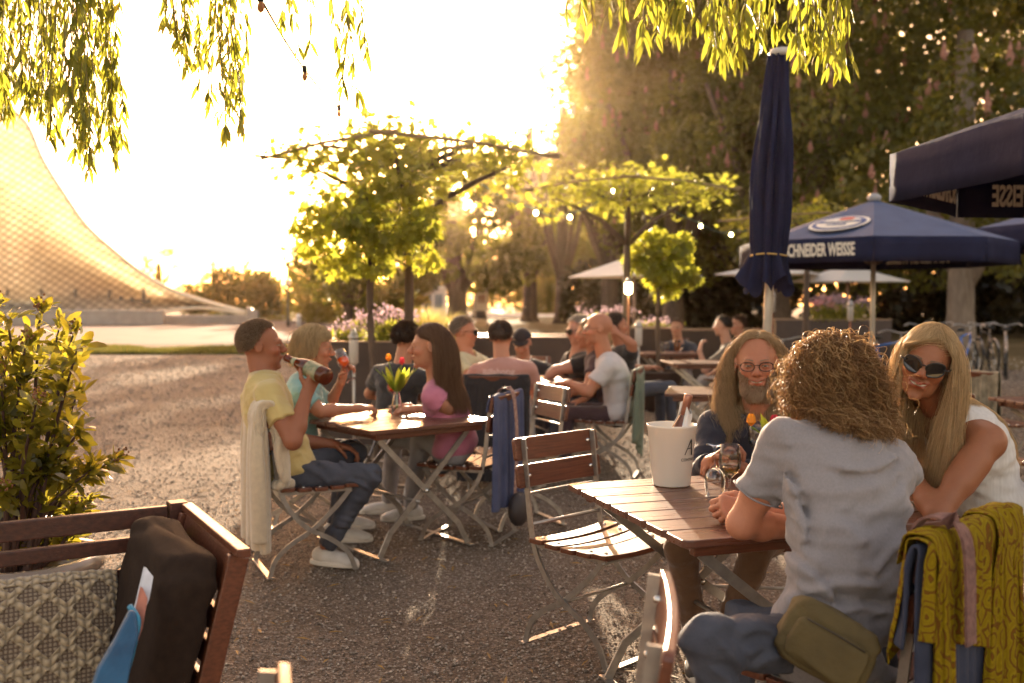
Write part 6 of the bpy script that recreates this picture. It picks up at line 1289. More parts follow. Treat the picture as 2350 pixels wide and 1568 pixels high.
    if shoes is not None:
        for s in (1, -1):
            hip, kn, an, toe = lj[s]; b0 = Vector((an.x, an.y, 0)); sd_ = Vector((-toe.y, toe.x, 0)); FR = np.array([tuple(sd_), tuple(toe), (0, 0, 1)]); z = .048
            P_ = [U(ell(b0 - toe * .035 + Vector((0, 0, z + .005)), (.036, .050, .050), FR), .02), U(ell(b0 + toe * .06 + Vector((0, 0, z - .006)), (.042, .085, .040), FR), .03), U(ell(b0 + toe * .135 + Vector((0, 0, z - .018)), (.044, .062, .030), FR), .03), U(cap(b0 + Vector((0, 0, .05)), an - Vector((0, 0, .012)), .042, .037, flat=True), .02), SUB(ell(b0 + Vector((0, 0, -.17)) + toe * .05, (.3, .4, .185), FR), .004)]
            fsx = Field(P_, max(vox, .007)); XV, XF = fsx.mesh(); so = mk('shoe', XV - inv, XF, shoes, root, True)
            if vox < .008:
                ow = []
                for i in range(28): a = 2 * math.pi * i / 28; ow.append(b0 + toe * (.05 + .150 * math.cos(a)) + sd_ * (.047 + .006 * math.cos(a)) * math.sin(a))
                so2 = MB(); so2.add([Vector(v - Vector(inv)) + Vector((0, 0, .003)) for v in ow] + [Vector(v - Vector(inv)) + Vector((0, 0, .032)) for v in ow], [tuple(range(27, -1, -1)), tuple(28 + i for i in range(28))] + [(i, (i + 1) % 28, 28 + (i + 1) % 28, 28 + i) for i in range(28)]); so2.build('sole', M('sole_rubber', (.62, .57, .50), rough=.6), so, True, bev=.006)
    hd = (c, Rm, hs); bodyE = [(A3(q), TR, np.array(r) + .014) for q, r in tor] + [(A3(shl[s] + (neck - shl[s]) * .4), TR, np.full(3, .070 * size)) for s in (1, -1)]
    if hair: hair(root, hd, inv, bodyE)
    if beard:
        N, ln, c1, c2, zmax = beard; Ls = L; ok = np.nonzero((Ls[:, 2] < zmax + np.interp(x, [0, .03, .07], [-.012, 0, .03])) & (Ls[:, 2] > -.135) & (Ls[:, 1] > .005) & (np.linalg.norm(Ls, axis=1) < .17) & ~(lip & (Ls[:, 0] ** 2 < .03 ** 2)) & ~((np.abs(Ls[:, 2] - mz) < .011) & (x < mw)))[0]
        rg = np.random.default_rng(seed + 9); i = rg.choice(ok, N); nn = Ls[i] - np.array((0, .02, -.05)); nn /= np.linalg.norm(nn, axis=1, keepdims=True); P = [Ls[i] + rg.normal(size=(N, 3)) * .002 - nn * .001]; Vd = nn * .7 + (0, .1, -.7) + rg.normal(size=(N, 3)) * .25; lnn = ln * (.5 + .7 * rg.random((N, 1))) * np.where(Ls[i, 2:3] < -.085, 1.5, 1.0) * np.where(Ls[i, 2:3] > mz, .5, 1.0)
        for _ in range(4): P.append(P[-1] + Vd / np.linalg.norm(Vd, axis=1, keepdims=True) * lnn / 4); Vd = Vd + (0, -.05, -.25)
        W_ = c + (np.stack(P, 1) * hs) @ Rm; k = rg.random((N, 1)); k = np.where(Ls[i, 2:3] < -.075, k * .6 + .4, k); vv, ff, cc = tubes3(W_, .0011, .4, np.array(c1) * (1 - k) + np.array(c2) * k); mk('beard', vv - inv, ff, HAIRM, root, True, col=cc)
    if glasses:
        sun_ = glasses == 'sun'; gm = MB(); Hh = lambda *p: H(*p) - Vector(inv); rim = []
        for s in (1, -1):
            pts = []; lens = []
            for i in range(24):
                a = 2 * math.pi * i / 24; ca, sa = math.cos(a), math.sin(a); px_, pz = (.028 if sun_ else .0255) * np.sign(ca) * abs(ca) ** .8, (.0235 if sun_ else .0165) * np.sign(sa) * abs(sa) ** .85; pts.append(Hh(s * (.0345 + px_), .1045 - .35 * (px_ * s * s + .0) * .25 - .006 * (px_ / .0235 + 1) ** 2 * .5, .001 + pz + (.004 * px_ / .0235 if sun_ else 0)))
            gm.tube(pts, .0026 if sun_ else .0020, 6, closed=True)
            gm.tube([Hh(s * .058, .099, .008), Hh(s * .074, .085, .009), Hh(s * .082, .02, .008), Hh(s * .083, -.012, .000)], .0024 if sun_ else .0015, 6)
            if sun_: lm = MB(); lm.add([p for p in pts], [tuple(range(24))]); rim.append(lm)
        gm.tube([Hh(-.012, .107, .006), Hh(0, .1095, .009), Hh(.012, .107, .006)], .0024 if sun_ else .0015, 6); go = gm.build('glasses', FRAMEM, root, True)
        for lm in rim: lm.build('lens', LENS, go)
    PEOPLE[label] = dict(root=root, H=H, inv=Vector(inv), shl=shl, arm=arm_j, tor=tor, fwd=fwd, left=left, up=t_up, pel=pel, neck=neck)
    return root
# --- hair styles
def add_hair(root, W, C, inv, r, m=None, taper=.3): V, F, cc = tubes3(W, r, taper, C); return mk('hair', V - inv, F, m or HAIRM, root, True, col=cc)
def patch(root, hd, inv, col, grow=.004, hl=HL, parent=None):
    V, F = head_patch(hd, grow, hl); return mk('scalp_hair', V - inv, F, M('hair_base_%d' % int(sum(col) * 1e4), col, tuple(v * .6 for v in col), ns=60, stretch=(3, 3, .6), rough=.5, bump=.5, bs=120), parent or root, True)
def short_hair(c1, c2, ln=.03, n=2200, seed=1, r=.0013, hl=HL, S=5, lift=.75, grow=.005, curl=0.0, back=.4, base=None):
    def f(root, hd, inv, body):
        W, C = hair_strands(hd, 's', n, c1, c2, seed, ln, (), r, hl, S=S, lift=lift, grav=.10, curl=curl, back=back); h = add_hair(root, W, C, inv, r * hd[2]); patch(root, hd, inv, base or tuple(np.array(c1) * .6), grow, hl, h)
    return f
def long_hair(c1, c2, ln, n, seed, part=0.0, r=.0017, hl=HL, S=16, lift=.35, grav=.32, back=.5, curl=0.0, clump=.5, wind=(0, 0, 0), base=None, grow=.003, use_body=True, vol=.014, tuck=.2, fsplit=-.01, curtain=False, spread=.03):
    def f(root, hd, inv, body):
        W, C = hair_strands(hd, 'l', n, c1, c2, seed, ln, body if use_body else (), r, hl, S=S, lift=lift, grav=grav, part=part, back=back, curl=curl, clump=clump, wind=wind, vol=vol, tuck=tuck * hd[2], fsplit=fsplit, curtain=curtain, spread=spread); h = add_hair(root, W, C, inv, r * hd[2]); patch(root, hd, inv, base or tuple(np.array(c1) * .6), grow, hl, h)
    return f
# ================================================================== THE GUESTS
DENIM = M('denim', (.068, .072, .094), (.042, .045, .060), ns=9, rough=0.9, bump=0.3, bs=70, det=8); PALED = M('pale_denim', (.36, .34, .345), (.28, .265, .27), ns=7, rough=0.9, bump=0.3, bs=70)
SNEAK = M('white_sneaker', (0.62, 0.58, 0.53), (0.52, 0.48, 0.43), ns=18, rough=.6, bump=.15, bs=60); DKSHOE = M('dark_shoe', (0.03, 0.028, 0.03), rough=.6)
V3 = Vector
# the man drinking from a bottle
person('man in a yellow-green shirt and jeans drinking from a brown bottle', at(655, 1080, 5.42), at(607, 868, 5.40), 18, (at(600, 793, 5.42), 10, 0, 0), 'm', (.28, .105, .055),
       shirt=cloth('yellow', (.60, .46, .18), bump=.3), trousers=DENIM, sleeve=.62, vox=.006, size=1.04, bulk=1.08, belly=.05, hscale=1.12, collar=True, wr=.010, seed=11, shoes=SNEAK, brow=(.14, .08, .05), folds=[(at(*p, 5.2), at(*q, 5.2), A, w) for p, q, A, w in (((556, 940), (590, 1055), .010, .022), ((585, 900), (612, 1010), -.009, .02), ((640, 900), (668, 985), .008, .018), ((600, 1075), (690, 1040), .010, .018), ((590, 1105), (668, 1090), -.008, .016), ((690, 950), (716, 1040), .009, .02), ((628, 1010), (668, 965), .008, .012))], tfolds=[(at(*p, 5.3), at(*q, 5.3), A, w) for p, q, A, w in (((690, 1062), (760, 1105), .009, .016), ((720, 1050), (790, 1075), -.008, .014), ((812, 1062), (868, 1108), .009, .014), ((800, 1100), (852, 1130), .010, .014), ((770, 1190), (812, 1205), .009, .014), ((765, 1215), (800, 1228), -.009, .012))],
       arms=[dict(s=-1, e=at(672, 1012, 5.07), w=at(704, 902, 5.20), d=V3((.40, .12, .85)), n=V3((-.55, .75, .25)), th=V3((-.8, .2, .3)), curl=(.75, .9, .6), thumb=.8), dict(s=1, w=at(760, 1020, 5.75), hint=V3((0, .3, -1)), d=V3((1, .1, -.2)), n=V3((0, 0, -1)))],
       legs=[dict(s=-1, k=at(850, 1092, 5.38), a=at(748, 1228, 5.42), t=(.93, -.30, 0)), dict(s=1, k=at(815, 1040, 5.85), a=at(780, 1196, 5.95), t=(1, 0, 0))],
       hair=short_hair((.28, .19, .125), (.52, .39, .27), .018, 6000, 3, .0010, base=(.22, .145, .095), grow=.001, lift=.5, hl=([-1, -.45, -.15, .1, .35, .6, 1], [-.60, -.55, -.38, -.02, .46, .66, .76])))
# the woman in turquoise
def bob(c1, c2, n, seed):
    def f(root, hd, inv, body):
        W, C = hair_strands(hd, 'b', n, c1, c2, seed, .135, (), .0017, ([-1, -.45, -.15, .1, .35, .6, 1], [-.45, -.38, -.2, .0, .30, .45, .5]), S=12, lift=.12, grav=.36, back=.35, part=.02, clump=.3, tuck=.035); h = add_hair(root, W, C, inv, .0020 * hd[2], taper=.6); patch(root, hd, inv, tuple(np.array(c1) * .7), .012, parent=h)
    return f
person('blonde short-haired woman in a turquoise top sipping an orange drink through a straw', at(688, 1040, 6.02), at(705, 866, 5.98), 5, (at(722, 797, 5.98), 4, -8, 0), 'f', (.43, .19, .11), shirt=cloth('turquoise', (.24, .44, .42), bump=.25), trousers=DENIM, sleeve=.72, vox=.0065, hscale=1.05, seed=12, shoes=SNEAK, wr=.007,
       arms=[dict(s=1, e=at(752, 938, 6.25), w=at(782, 878, 6.12), d=V3((.35, -.1, .95)), n=V3((.75, -.4, -.2)), th=V3((-.3, -.8, .2)), curl=(.8, .9, .6), thumb=.8), dict(s=-1, e=at(735, 944, 5.78), w=at(818, 938, 5.98), d=V3((.95, .3, .05)), n=V3((.1, .2, -1)), th=V3((0, 1, .3)), curl=(.9, 1.1, .7))],
       legs=[dict(s=-1, k=at(800, 1035, 5.98), a=at(770, 1190, 6.0), t=(1, 0, 0)), dict(s=1, k=at(810, 1030, 6.3), a=at(790, 1185, 6.3), t=(1, 0, 0))], hair=bob((.50, .35, .17), (.75, .57, .32), 2600, 5))
# the girl in pink
person('girl in a pink scoop-neck tee with long brown hair, leaning on the table', at(1045, 1026, 6.12), at(1003, 872, 6.10), 168, (at(985, 795, 6.08), 187, -3, 0), 'f', (.43, .19, .11), shirt=cloth('pink', (.60, .20, .30), bump=.2, tr=.15), trousers=PALED, sleeve=.42, vox=.0065, hscale=1.10, seed=13, scoop=1.0, shoes=SNEAK, wr=.005, smile=.3, bulk=.95, eyes='closed',
       arms=[dict(s=1, e=at(1030, 938, 5.98), w=at(958, 940, 6.10), d=V3((-1, .15, 0)), n=V3((0, .3, -1)), th=V3((0, 1, .3)), curl=(.4, .5, .4)), dict(s=-1, w=at(938, 934, 6.34), hint=V3((.3, .5, -1)), d=V3((-.8, -.4, 0)), n=V3((0, 0, -1)), th=V3((0, -1, .2)))],
       legs=[dict(s=1, k=at(968, 1000, 6.2), a=at(942, 1176, 6.55), t=(-.8, -.2, 0)), dict(s=-1, k=at(905, 1004, 6.45), a=at(892, 1160, 6.75), t=(-1, -.1, 0))],
       hair=long_hair((.14, .07, .04), (.32, .18, .10), .40, 11000, 6, r=.0008, S=16, lift=.05, grav=.42, back=.95, clump=.5, tuck=-.010, fsplit=.2, hl=([-1, -.45, -.15, .1, .35, .6, 1], [-.62, -.55, -.35, .0, .40, .60, .68])))
# middle table
BLK = cloth('black', (.022, .018, .018)); 
person('dark-haired man in a black tee seen from behind, beside the girl in pink', at(910, 966, 7.5), at(921, 842, 7.52), 62, (at(934, 780, 7.55), 60, -5, 0), 'm', (.38, .165, .095), shirt=BLK, trousers=DENIM, vox=.009, hscale=1.06, seed=14, hair=short_hair((.035, .02, .014), (.10, .055, .03), .032, 1500, 7, .002, curl=.004))
person('grey-haired man in a pale yellow tee and dark sunglasses', at(1085, 925, 8.9), at(1070, 812, 8.9), -18, (at(1066, 762, 8.9), -8, -4, 0), 'm', (.43, .19, .11), shirt=cloth('paleyellow', (.62, .56, .34)), trousers=DENIM, vox=.010, hscale=1.08, seed=15, glasses='sun', hair=short_hair((.28, .23, .19), (.5, .43, .36), .03, 1300, 8, .0024))
SALM = cloth('salmon', (.50, .24, .19))
person('man in a faded salmon tee with script across the back', at(1152, 952, 7.72), at(1153, 832, 7.85), 78, (at(1150, 774, 7.92), 78, -4, 0), 'm', (.43, .19, .11), shirt=SALM, trousers=PALED, vox=.009, hscale=1.04, bulk=1.08, seed=16, arms=[dict(s=-1, e=at(1236, 912, 7.95), w=at(1228, 902, 8.25), d=V3((-.3, .9, 0)), n=V3((-.4, 0, -1)))], hair=short_hair((.07, .04, .028), (.18, .11, .07), .022, 1500, 9, .002))
def cap_hair(root, hd, inv, body):
    c, Rm, sc = hd; V, F = head_patch(hd, .012, ([-1, 0, .4, 1], [-.05, .18, .30, .30])); m = M('cap_cloth', (.02, .016, .02), rough=.9); h = mk('cap', V - inv, F, m, root, True); b = MB(); Q = lambda x, y, z: Vector(c + (np.array((x, y, z)) * sc) @ Rm - inv); pts = [Q(.075 * math.cos(a), .062 + .085 * math.sin(a), .058 - .012 * math.sin(a)) for a in np.linspace(0, math.pi, 14)]; b.add(pts + [p + Vector((0, 0, .006)) for p in pts], [tuple(range(13, -1, -1)), tuple(range(14, 28))] + [(i, i + 1, 15 + i, 14 + i) for i in range(13)]); b.build('peak', m, h, True)
    W, C = hair_strands(hd, 's', 500, (.03, .02, .015), (.08, .05, .03), 4, .02, (), .002, HL, S=4, lift=.5, grav=.3); add_hair(root, W, C, inv, .002)
person('man in a black cap looking down at the middle table', at(1205, 908, 9.8), at(1203, 832, 9.72), 265, (at(1198, 787, 9.66), 262, -28, 0), 'm', (.42, .22, .15), shirt=BLK, trousers=DENIM, vox=.011, hscale=1.06, bulk=1.1, seed=17, hair=cap_hair)
person('grey-haired man in a black tee and sunglasses leaning forward', at(1352, 922, 9.2), at(1322, 812, 9.15), 196, (at(1327, 757, 9.1), 200, -12, 0), 'm', (.44, .23, .16), shirt=BLK, trousers=DENIM, vox=.010, hscale=1.05, bulk=1.1, seed=18, glasses='sun', arms=[dict(s=1, e=at(1275, 850, 8.95), w=at(1246, 878, 9.0), d=V3((-.9, -.2, -.1)), n=V3((0, 0, -1)))], hair=short_hair((.38, .33, .29), (.6, .54, .48), .022, 1200, 10, .0024))
person('fair-haired woman in profile between the grey-haired man and the bald man', at(1388, 925, 8.78), at(1362, 812, 8.78), 178, (at(1350, 766, 8.78), 182, -6, 0), 'f', (.43, .19, .11), shirt=cloth('plum', (.08, .045, .05)), trousers=DENIM, vox=.011, seed=19, hair=long_hair((.36, .24, .13), (.52, .38, .22), .2, 900, 11, r=.0024, S=9, clump=.3))
person('bald man with glasses in a white tee', at(1418, 948, 8.38), at(1388, 818, 8.38), 176, (at(1372, 755, 8.36), 182, -3, 0), 'm', (.43, .19, .11), shirt=cloth('white', (.66, .62, .62), tr=.2), trousers=cloth('maroon', (.06, .03, .035)), sleeve=.62, vox=.009, hscale=1.12, bulk=1.12, bend=.05, seed=20, glasses='clear', stubble=.45, arms=[dict(s=1, e=at(1350, 900, 8.15), w=at(1306, 880, 8.2), d=V3((-.95, .2, .05)), n=V3((0, 0, -1)))], hair=None)
person('dark-haired person with an arm raised behind the head, behind the bald man', at(1442, 892, 10.4), at(1426, 795, 10.4), 20, (at(1417, 748, 10.4), 15, 0, 0), 'm', (.38, .165, .095), shirt=BLK, trousers=DENIM, vox=.012, seed=21, arms=[dict(s=-1, e=at(1452, 790, 10.15), w=at(1420, 768, 10.2), d=V3((-.5, .3, .6)), n=V3((-.3, .9, 0)))], hair=short_hair((.03, .02, .015), (.08, .05, .03), .03, 900, 12, .0026))
person('man in a dark printed tee holding a beer mug at the rear table', at(1556, 858, 14.2), at(1557, 786, 14.1), 262, (at(1553, 752, 14.05), 248, -4, 0), 'm', (.45, .24, .17), shirt=cloth('navy', (.035, .04, .065)), trousers=PALED, vox=.013, seed=22, arms=[dict(s=1, e=at(1585, 828, 13.85), w=at(1562, 820, 13.7), d=V3((-.6, -.6, .1)), n=V3((-.7, 0, 0)), curl=(.8, .9, .6)), dict(s=-1, e=at(1524, 826, 13.85), w=at(1535, 818, 13.65), d=V3((.4, -.8, .1)), n=V3((.6, 0, -.4)))], hair=short_hair((.05, .03, .02), (.12, .07, .045), .022, 900, 13, .003))
person('man in a taupe shirt and pale jeans, turned away at the rear table', at(1688, 878, 12.8), at(1668, 790, 12.8), 165, (at(1658, 748, 12.8), 165, -4, 0), 'm', (.45, .24, .17), shirt=cloth('taupe', (.17, .13, .10)), trousers=PALED, sleeve=.7, vox=.012, seed=23, bend=.05, arms=[dict(s=1, e=at(1618, 850, 12.55), w=at(1606, 806, 12.6), d=V3((.2, .2, .9)), n=V3((.7, .2, 0)))], hair=short_hair((.035, .022, .016), (.09, .055, .035), .02, 900, 14, .0028))
person('dark-haired person half hidden behind the man in taupe', at(1712, 870, 13.6), at(1702, 786, 13.6), 190, (at(1693, 747, 13.6), 200, 0, 0), 'm', (.40, .20, .14), shirt=cloth('brownred', (.10, .045, .035)), trousers=DENIM, vox=.013, seed=24, hair=short_hair((.03, .018, .014), (.08, .045, .03), .03, 700, 15, .003))

# the bearded man with long hair
RECED = ([-1, -.45, -.15, .1, .35, .6, 1], [-.62, -.55, -.25, .15, .66, .84, .93])
person('bearded man with long fair hair, glasses and a navy shirt smiling at the wine table', at(1752, 1195, 4.36), at(1742, 934, 4.32), 262, (at(1736, 836, 4.24), 257, -3, 1), 'm', (.37, .15, .085), shirt=cloth('navyshirt', (.022, .020, .034), bump=.25), trousers=cloth('tan', (.17, .085, .04)), sleeve=1.95, vox=.0048, hscale=1.10, smile=.8, scoop=.55, collar=True, seed=31, glasses='clear', eyes='open', wr=.008, brow=(.22, .15, .10), shoes=DKSHOE,
       arms=[dict(s=-1, e=at(1606, 1090, 4.20), w=at(1628, 1064, 4.02), d=V3((.60, -.35, .55)), n=V3((.4, -.5, -.7)), th=V3((.2, -.4, .9)), curl=(.55, .9, .7)), dict(s=1, w=at(1700, 1076, 4.05), hint=V3((1, .3, -.6)), d=V3((-.8, -.3, .3)), n=V3((0, -.3, -1)))],
       legs=[dict(s=-1, k=at(1560, 1262, 3.75), a=at(1600, 1420, 3.9), t=(-.2, -1, 0)), dict(s=1, k=at(1735, 1260, 3.7), a=at(1655, 1370, 3.75), t=(-.5, -.8, 0))], beard=(5200, .015, (.32, .18, .085), (.64, .48, .33), -.044),
       hair=long_hair((.38, .25, .12), (.76, .57, .35), .40, 19000, 32, part=.008, r=.0006, hl=RECED, S=19, lift=.12, grav=.33, back=.95, clump=.45, curl=.009, wind=(-.16, -.05, 0), vol=.012, tuck=-.004, fsplit=-.06, curtain=True))
# the curly-haired sitter
def curly(root, hd, inv, body):
    c, Rm, sc = hd; hl = ([-1, -.3, .1, .5, 1], [-.75, -.65, -.2, .3, .5])
    W, C = hair_strands(hd, 'c', 13000, (.14, .068, .028), (.50, .28, .115), 41, .20, body, .0008, hl, S=34, lift=.30, grav=.24, back=.1, curl=.0105, clump=.75, var=.22, vol=.020); h = add_hair(root, W, C, inv, .0009 * sc, taper=.5)
    W2, C2 = hair_strands(hd, 'c', 420, (.45, .27, .11), (.75, .52, .26), 42, .21, body, .0008, hl, S=34, lift=.5, grav=.22, back=.0, curl=.012, var=.3, vol=.034); V, F, cc = tubes3(W2, .0009, .4, C2); mk('loose_hair', V - inv, F, HAIRM, h, True, col=cc)
    # the dense mass inside the curls
    P = [U(ell(c + (np.array((0, -.02, .03)) * sc) @ Rm, np.array((.094, .112, .104)) * sc, Rm), .04), U(ell(c + (np.array((0, -.045, -.05)) * sc) @ Rm, np.array((.108, .095, .09)) * sc, Rm), .05), U(ell(c + (np.array((0, -.05, -.10)) * sc) @ Rm, np.array((.105, .08, .06)) * sc, Rm), .05), SUB(ell(c + (np.array((0, .10, -.03)) * sc) @ Rm, np.array((.075, .08, .11)) * sc, Rm), .03)]
    f = Field(P, .007); f.displace(wrinkle(.014, 43, 60)); V, F = f.mesh(); mk('hair_mass', V - inv, F, M('curl_mass', (.14, .068, .028), (.08, .038, .016), ns=35, rough=.6, bump=.8, bs=90), h, True)
person('curly auburn-haired sitter in a heather grey tee, seen from behind', at(1902, 1486, 2.60), at(1934, 985, 2.84), 96, (at(1905, 868, 2.90), 115, -4, 0), 'm', (.46, .19, .11), shirt=M('heather_tee', (.27, .245, .25), (.23, .21, .215), ns=200, stretch=(1, 1, .5), rough=.95, bump=.25, bs=14, sheen=.2, trans=.06, bstretch=(1, 1, 1)), trousers=DENIM, sleeve=.66, vox=.0055, size=1.0, bulk=.98, bend=.07, hscale=.93, seed=41, wr=.014, hem=-.05, shw=.168, folds=[(at(*p, 2.6), at(*q, 2.6), A, w) for p, q, A, w in (((2105, 1055), (1905, 1078), .010, .014), ((2090, 1120), (1960, 1165), -.007, .016), ((1812, 1075), (1842, 1250), .010, .016), ((1790, 1120), (1815, 1215), -.009, .013), ((1812, 1275), (1900, 1372), .013, .016), ((1830, 1330), (1985, 1318), .012, .014), ((1985, 1312), (2110, 1240), -.012, .016), ((1850, 1375), (2020, 1382), .011, .014), ((1870, 1180), (1990, 1235), .006, .02), ((1745, 1010), (1770, 1100), .008, .014), ((1715, 1060), (1750, 1120), -.007, .012))], tfolds=[(at(*p, 2.45), at(*q, 2.45), A, w) for p, q, A, w in (((1700, 1400), (1830, 1385), .012, .016), ((1640, 1440), (1700, 1520), .012, .016), ((1690, 1450), (1810, 1480), -.011, .018), ((1620, 1500), (1680, 1550), .011, .014), ((1720, 1520), (1800, 1500), .010, .014))],
       arms=[dict(s=1, e=at(1702, 1203, 2.84), w=at(1846, 1212, 3.02), d=V3((.9, .4, 0)), n=V3((0, 0, -1)), curl=(.3, .4, .3)), dict(s=-1, e=at(1960, 1195, 3.02), w=at(1735, 1172, 3.10), d=V3((-.93, -.1, .12)), n=V3((-.2, .7, -.5)), th=V3((-.1, .2, 1)), curl=(1.1, 1.2, .8), thumb=.9)],
       legs=[dict(s=1, k=at(1622, 1468, 2.42), a=at(1745, 1680, 2.42), t=(-.9, -.2, 0)), dict(s=-1, k=at(1705, 1425, 2.95), a=at(1720, 1560, 2.95), t=(-.6, .6, 0))], shoes=DKSHOE, hair=curly)
# the blonde woman
person('tanned woman with long straight blonde hair, sunglasses and a white sleeveless top, smiling', at(2268, 1225, 3.50), at(2168, 946, 3.46), 192, (at(2126, 832, 3.36), 243, -6, -17), 'f', (.27, .105, .05), shirt=M('ribbed_white', (.66, .63, .60), (.58, .55, .52), ns=90, stretch=(1, 1, .1), rough=.85, bump=.2, bs=120, bstretch=(1, 1, .05), trans=.1), trousers=PALED, vox=.005, size=1.06, sleeveless=True, hscale=1.04, smile=1.0, seed=51, glasses='sun', wr=.008, bulk=1.04, bend=.05, scoop=.7, shoes=SNEAK,
       arms=[dict(s=1, e=at(2152, 1180, 3.20), w=at(2090, 1092, 3.36), d=V3((-.9, .3, .2)), n=V3((.2, .6, -.6)), curl=(.6, .7, .5)), dict(s=-1, w=at(2050, 1130, 3.6), hint=V3((.5, .5, -.8)), d=V3((-1, 0, 0)), n=V3((0, 0, -1)))],
       hair=long_hair((.50, .34, .16), (.90, .68, .40), .48, 24000, 52, part=.012, r=.00055, S=24, lift=.03, grav=.50, back=.35, clump=.2, vol=.010, wind=(-.16, .08, 0), tuck=.062, fsplit=-.07, curtain=True, hl=([-1, -.45, -.15, .1, .35, .6, 1], [-.62, -.55, -.35, .0, .48, .72, .82])))
# ================================================================== CLOTHES HUNG ON CHAIRS, THINGS HELD
def find_chair(s): return next(o for o in bpy.data.objects if o.type == 'EMPTY' and s in str(o.get('label', '')) and o.name.startswith('folding_chair'))
def drape(ch, name, label, cat, w, Lf, Lb, m, x0=0.0, taper=.75, folds=5, amp=.022, seed=1, bulk=.016, sleeves=(), top=.865, thick=.008, hemwave=.03, nx=64, parts=None):
    """cloth laid over a chair back: front flap, ridge over the top slat, long back flap gathered into folds, optional hanging sleeves"""
    r = np.random.default_rng(seed); ph = r.random(6) * 6; root = bpy.data.objects.new(name, None); COL.objects.link(root); bpy.context.view_layer.update(); root.matrix_world = ch.matrix_world.copy(); tag(root, label, cat)
    def path(s):                                      # s<0 front flap, s>0 back flap (chair local y, z)
        if s < -.03: return (-.238 + .008 + (-.03 - s) * .16 + bulk, top - (-.03 - s) - .012)
        if s > .03: return (-.258 - bulk - (s - .03) * .03 - .01 * math.sin(min(1, (s - .03) / .2) * 1.57), top - (s - .03) - .012)
        a = s / .03 * math.pi / 2; return (-.244 - (.014 + bulk) * math.sin(a), top - .012 + .010 * math.cos(a) + bulk * .6)
    ns = 60; S = np.linspace(-Lf, Lb, ns); V = []
    for s in S:
        y, z = path(s); dn = max(0, abs(s) - .03) / max(Lb, .2)
        for i in range(nx):
            t = i / (nx - 1) * 2 - 1; x = x0 + t * w / 2 * (1 - (1 - taper) * min(1, dn * 1.3)); sg = -1 if s > 0 else 1
            f = math.sin(t * folds * 1.5 + ph[0] + .8 * math.sin(s * 7 + ph[1])) + .5 * math.sin(t * folds * 3.4 + ph[2] + s * 4); hem = hemwave * math.sin(t * 3 + ph[3]) * max(0, abs(s) - .1) if abs(s) > .1 else 0
            V.append((x + .012 * math.sin(s * 9 + ph[4]) * dn, y + sg * amp * (f * .5 + .6) * min(1, dn * 2.2 + .3), z + hem + (.006 * math.sin(t * 8 + ph[5]) if abs(s) < .05 else 0)))
    I = np.arange(ns * nx).reshape(ns, nx); F = np.stack([I[:-1, :-1], I[1:, :-1], I[1:, 1:], I[:-1, 1:]], -1).reshape(-1, 4); u = np.stack(np.meshgrid(S * 2, np.linspace(0, w * 2, nx), indexing='ij'), -1).reshape(-1, 2)
    o = mk('cloth', V, F, m, root, True, uv=u); so = o.modifiers.new('t', 'SOLIDIFY'); so.thickness = thick
    for (x, L, rr, dy) in sleeves:
        P = spline([(x, -.26 - bulk, top - .03), (x * 1.06, -.30 - bulk - amp, top - .12), (x * 1.12 + dy, -.325 - bulk - amp, top - .12 - (L - .12) * .5), (x * 1.08 + dy * 1.6, -.33 - bulk - amp, top - L)], 6); b = MB(); k = 14; n = len(P)
        b.tube(P, rr, k, scale=[1.15 - .3 * i / n + .10 * math.sin(i * 1.3 + ph[i % 6]) for i in range(n)]); b.build('sleeve', m, root, True)
    return root
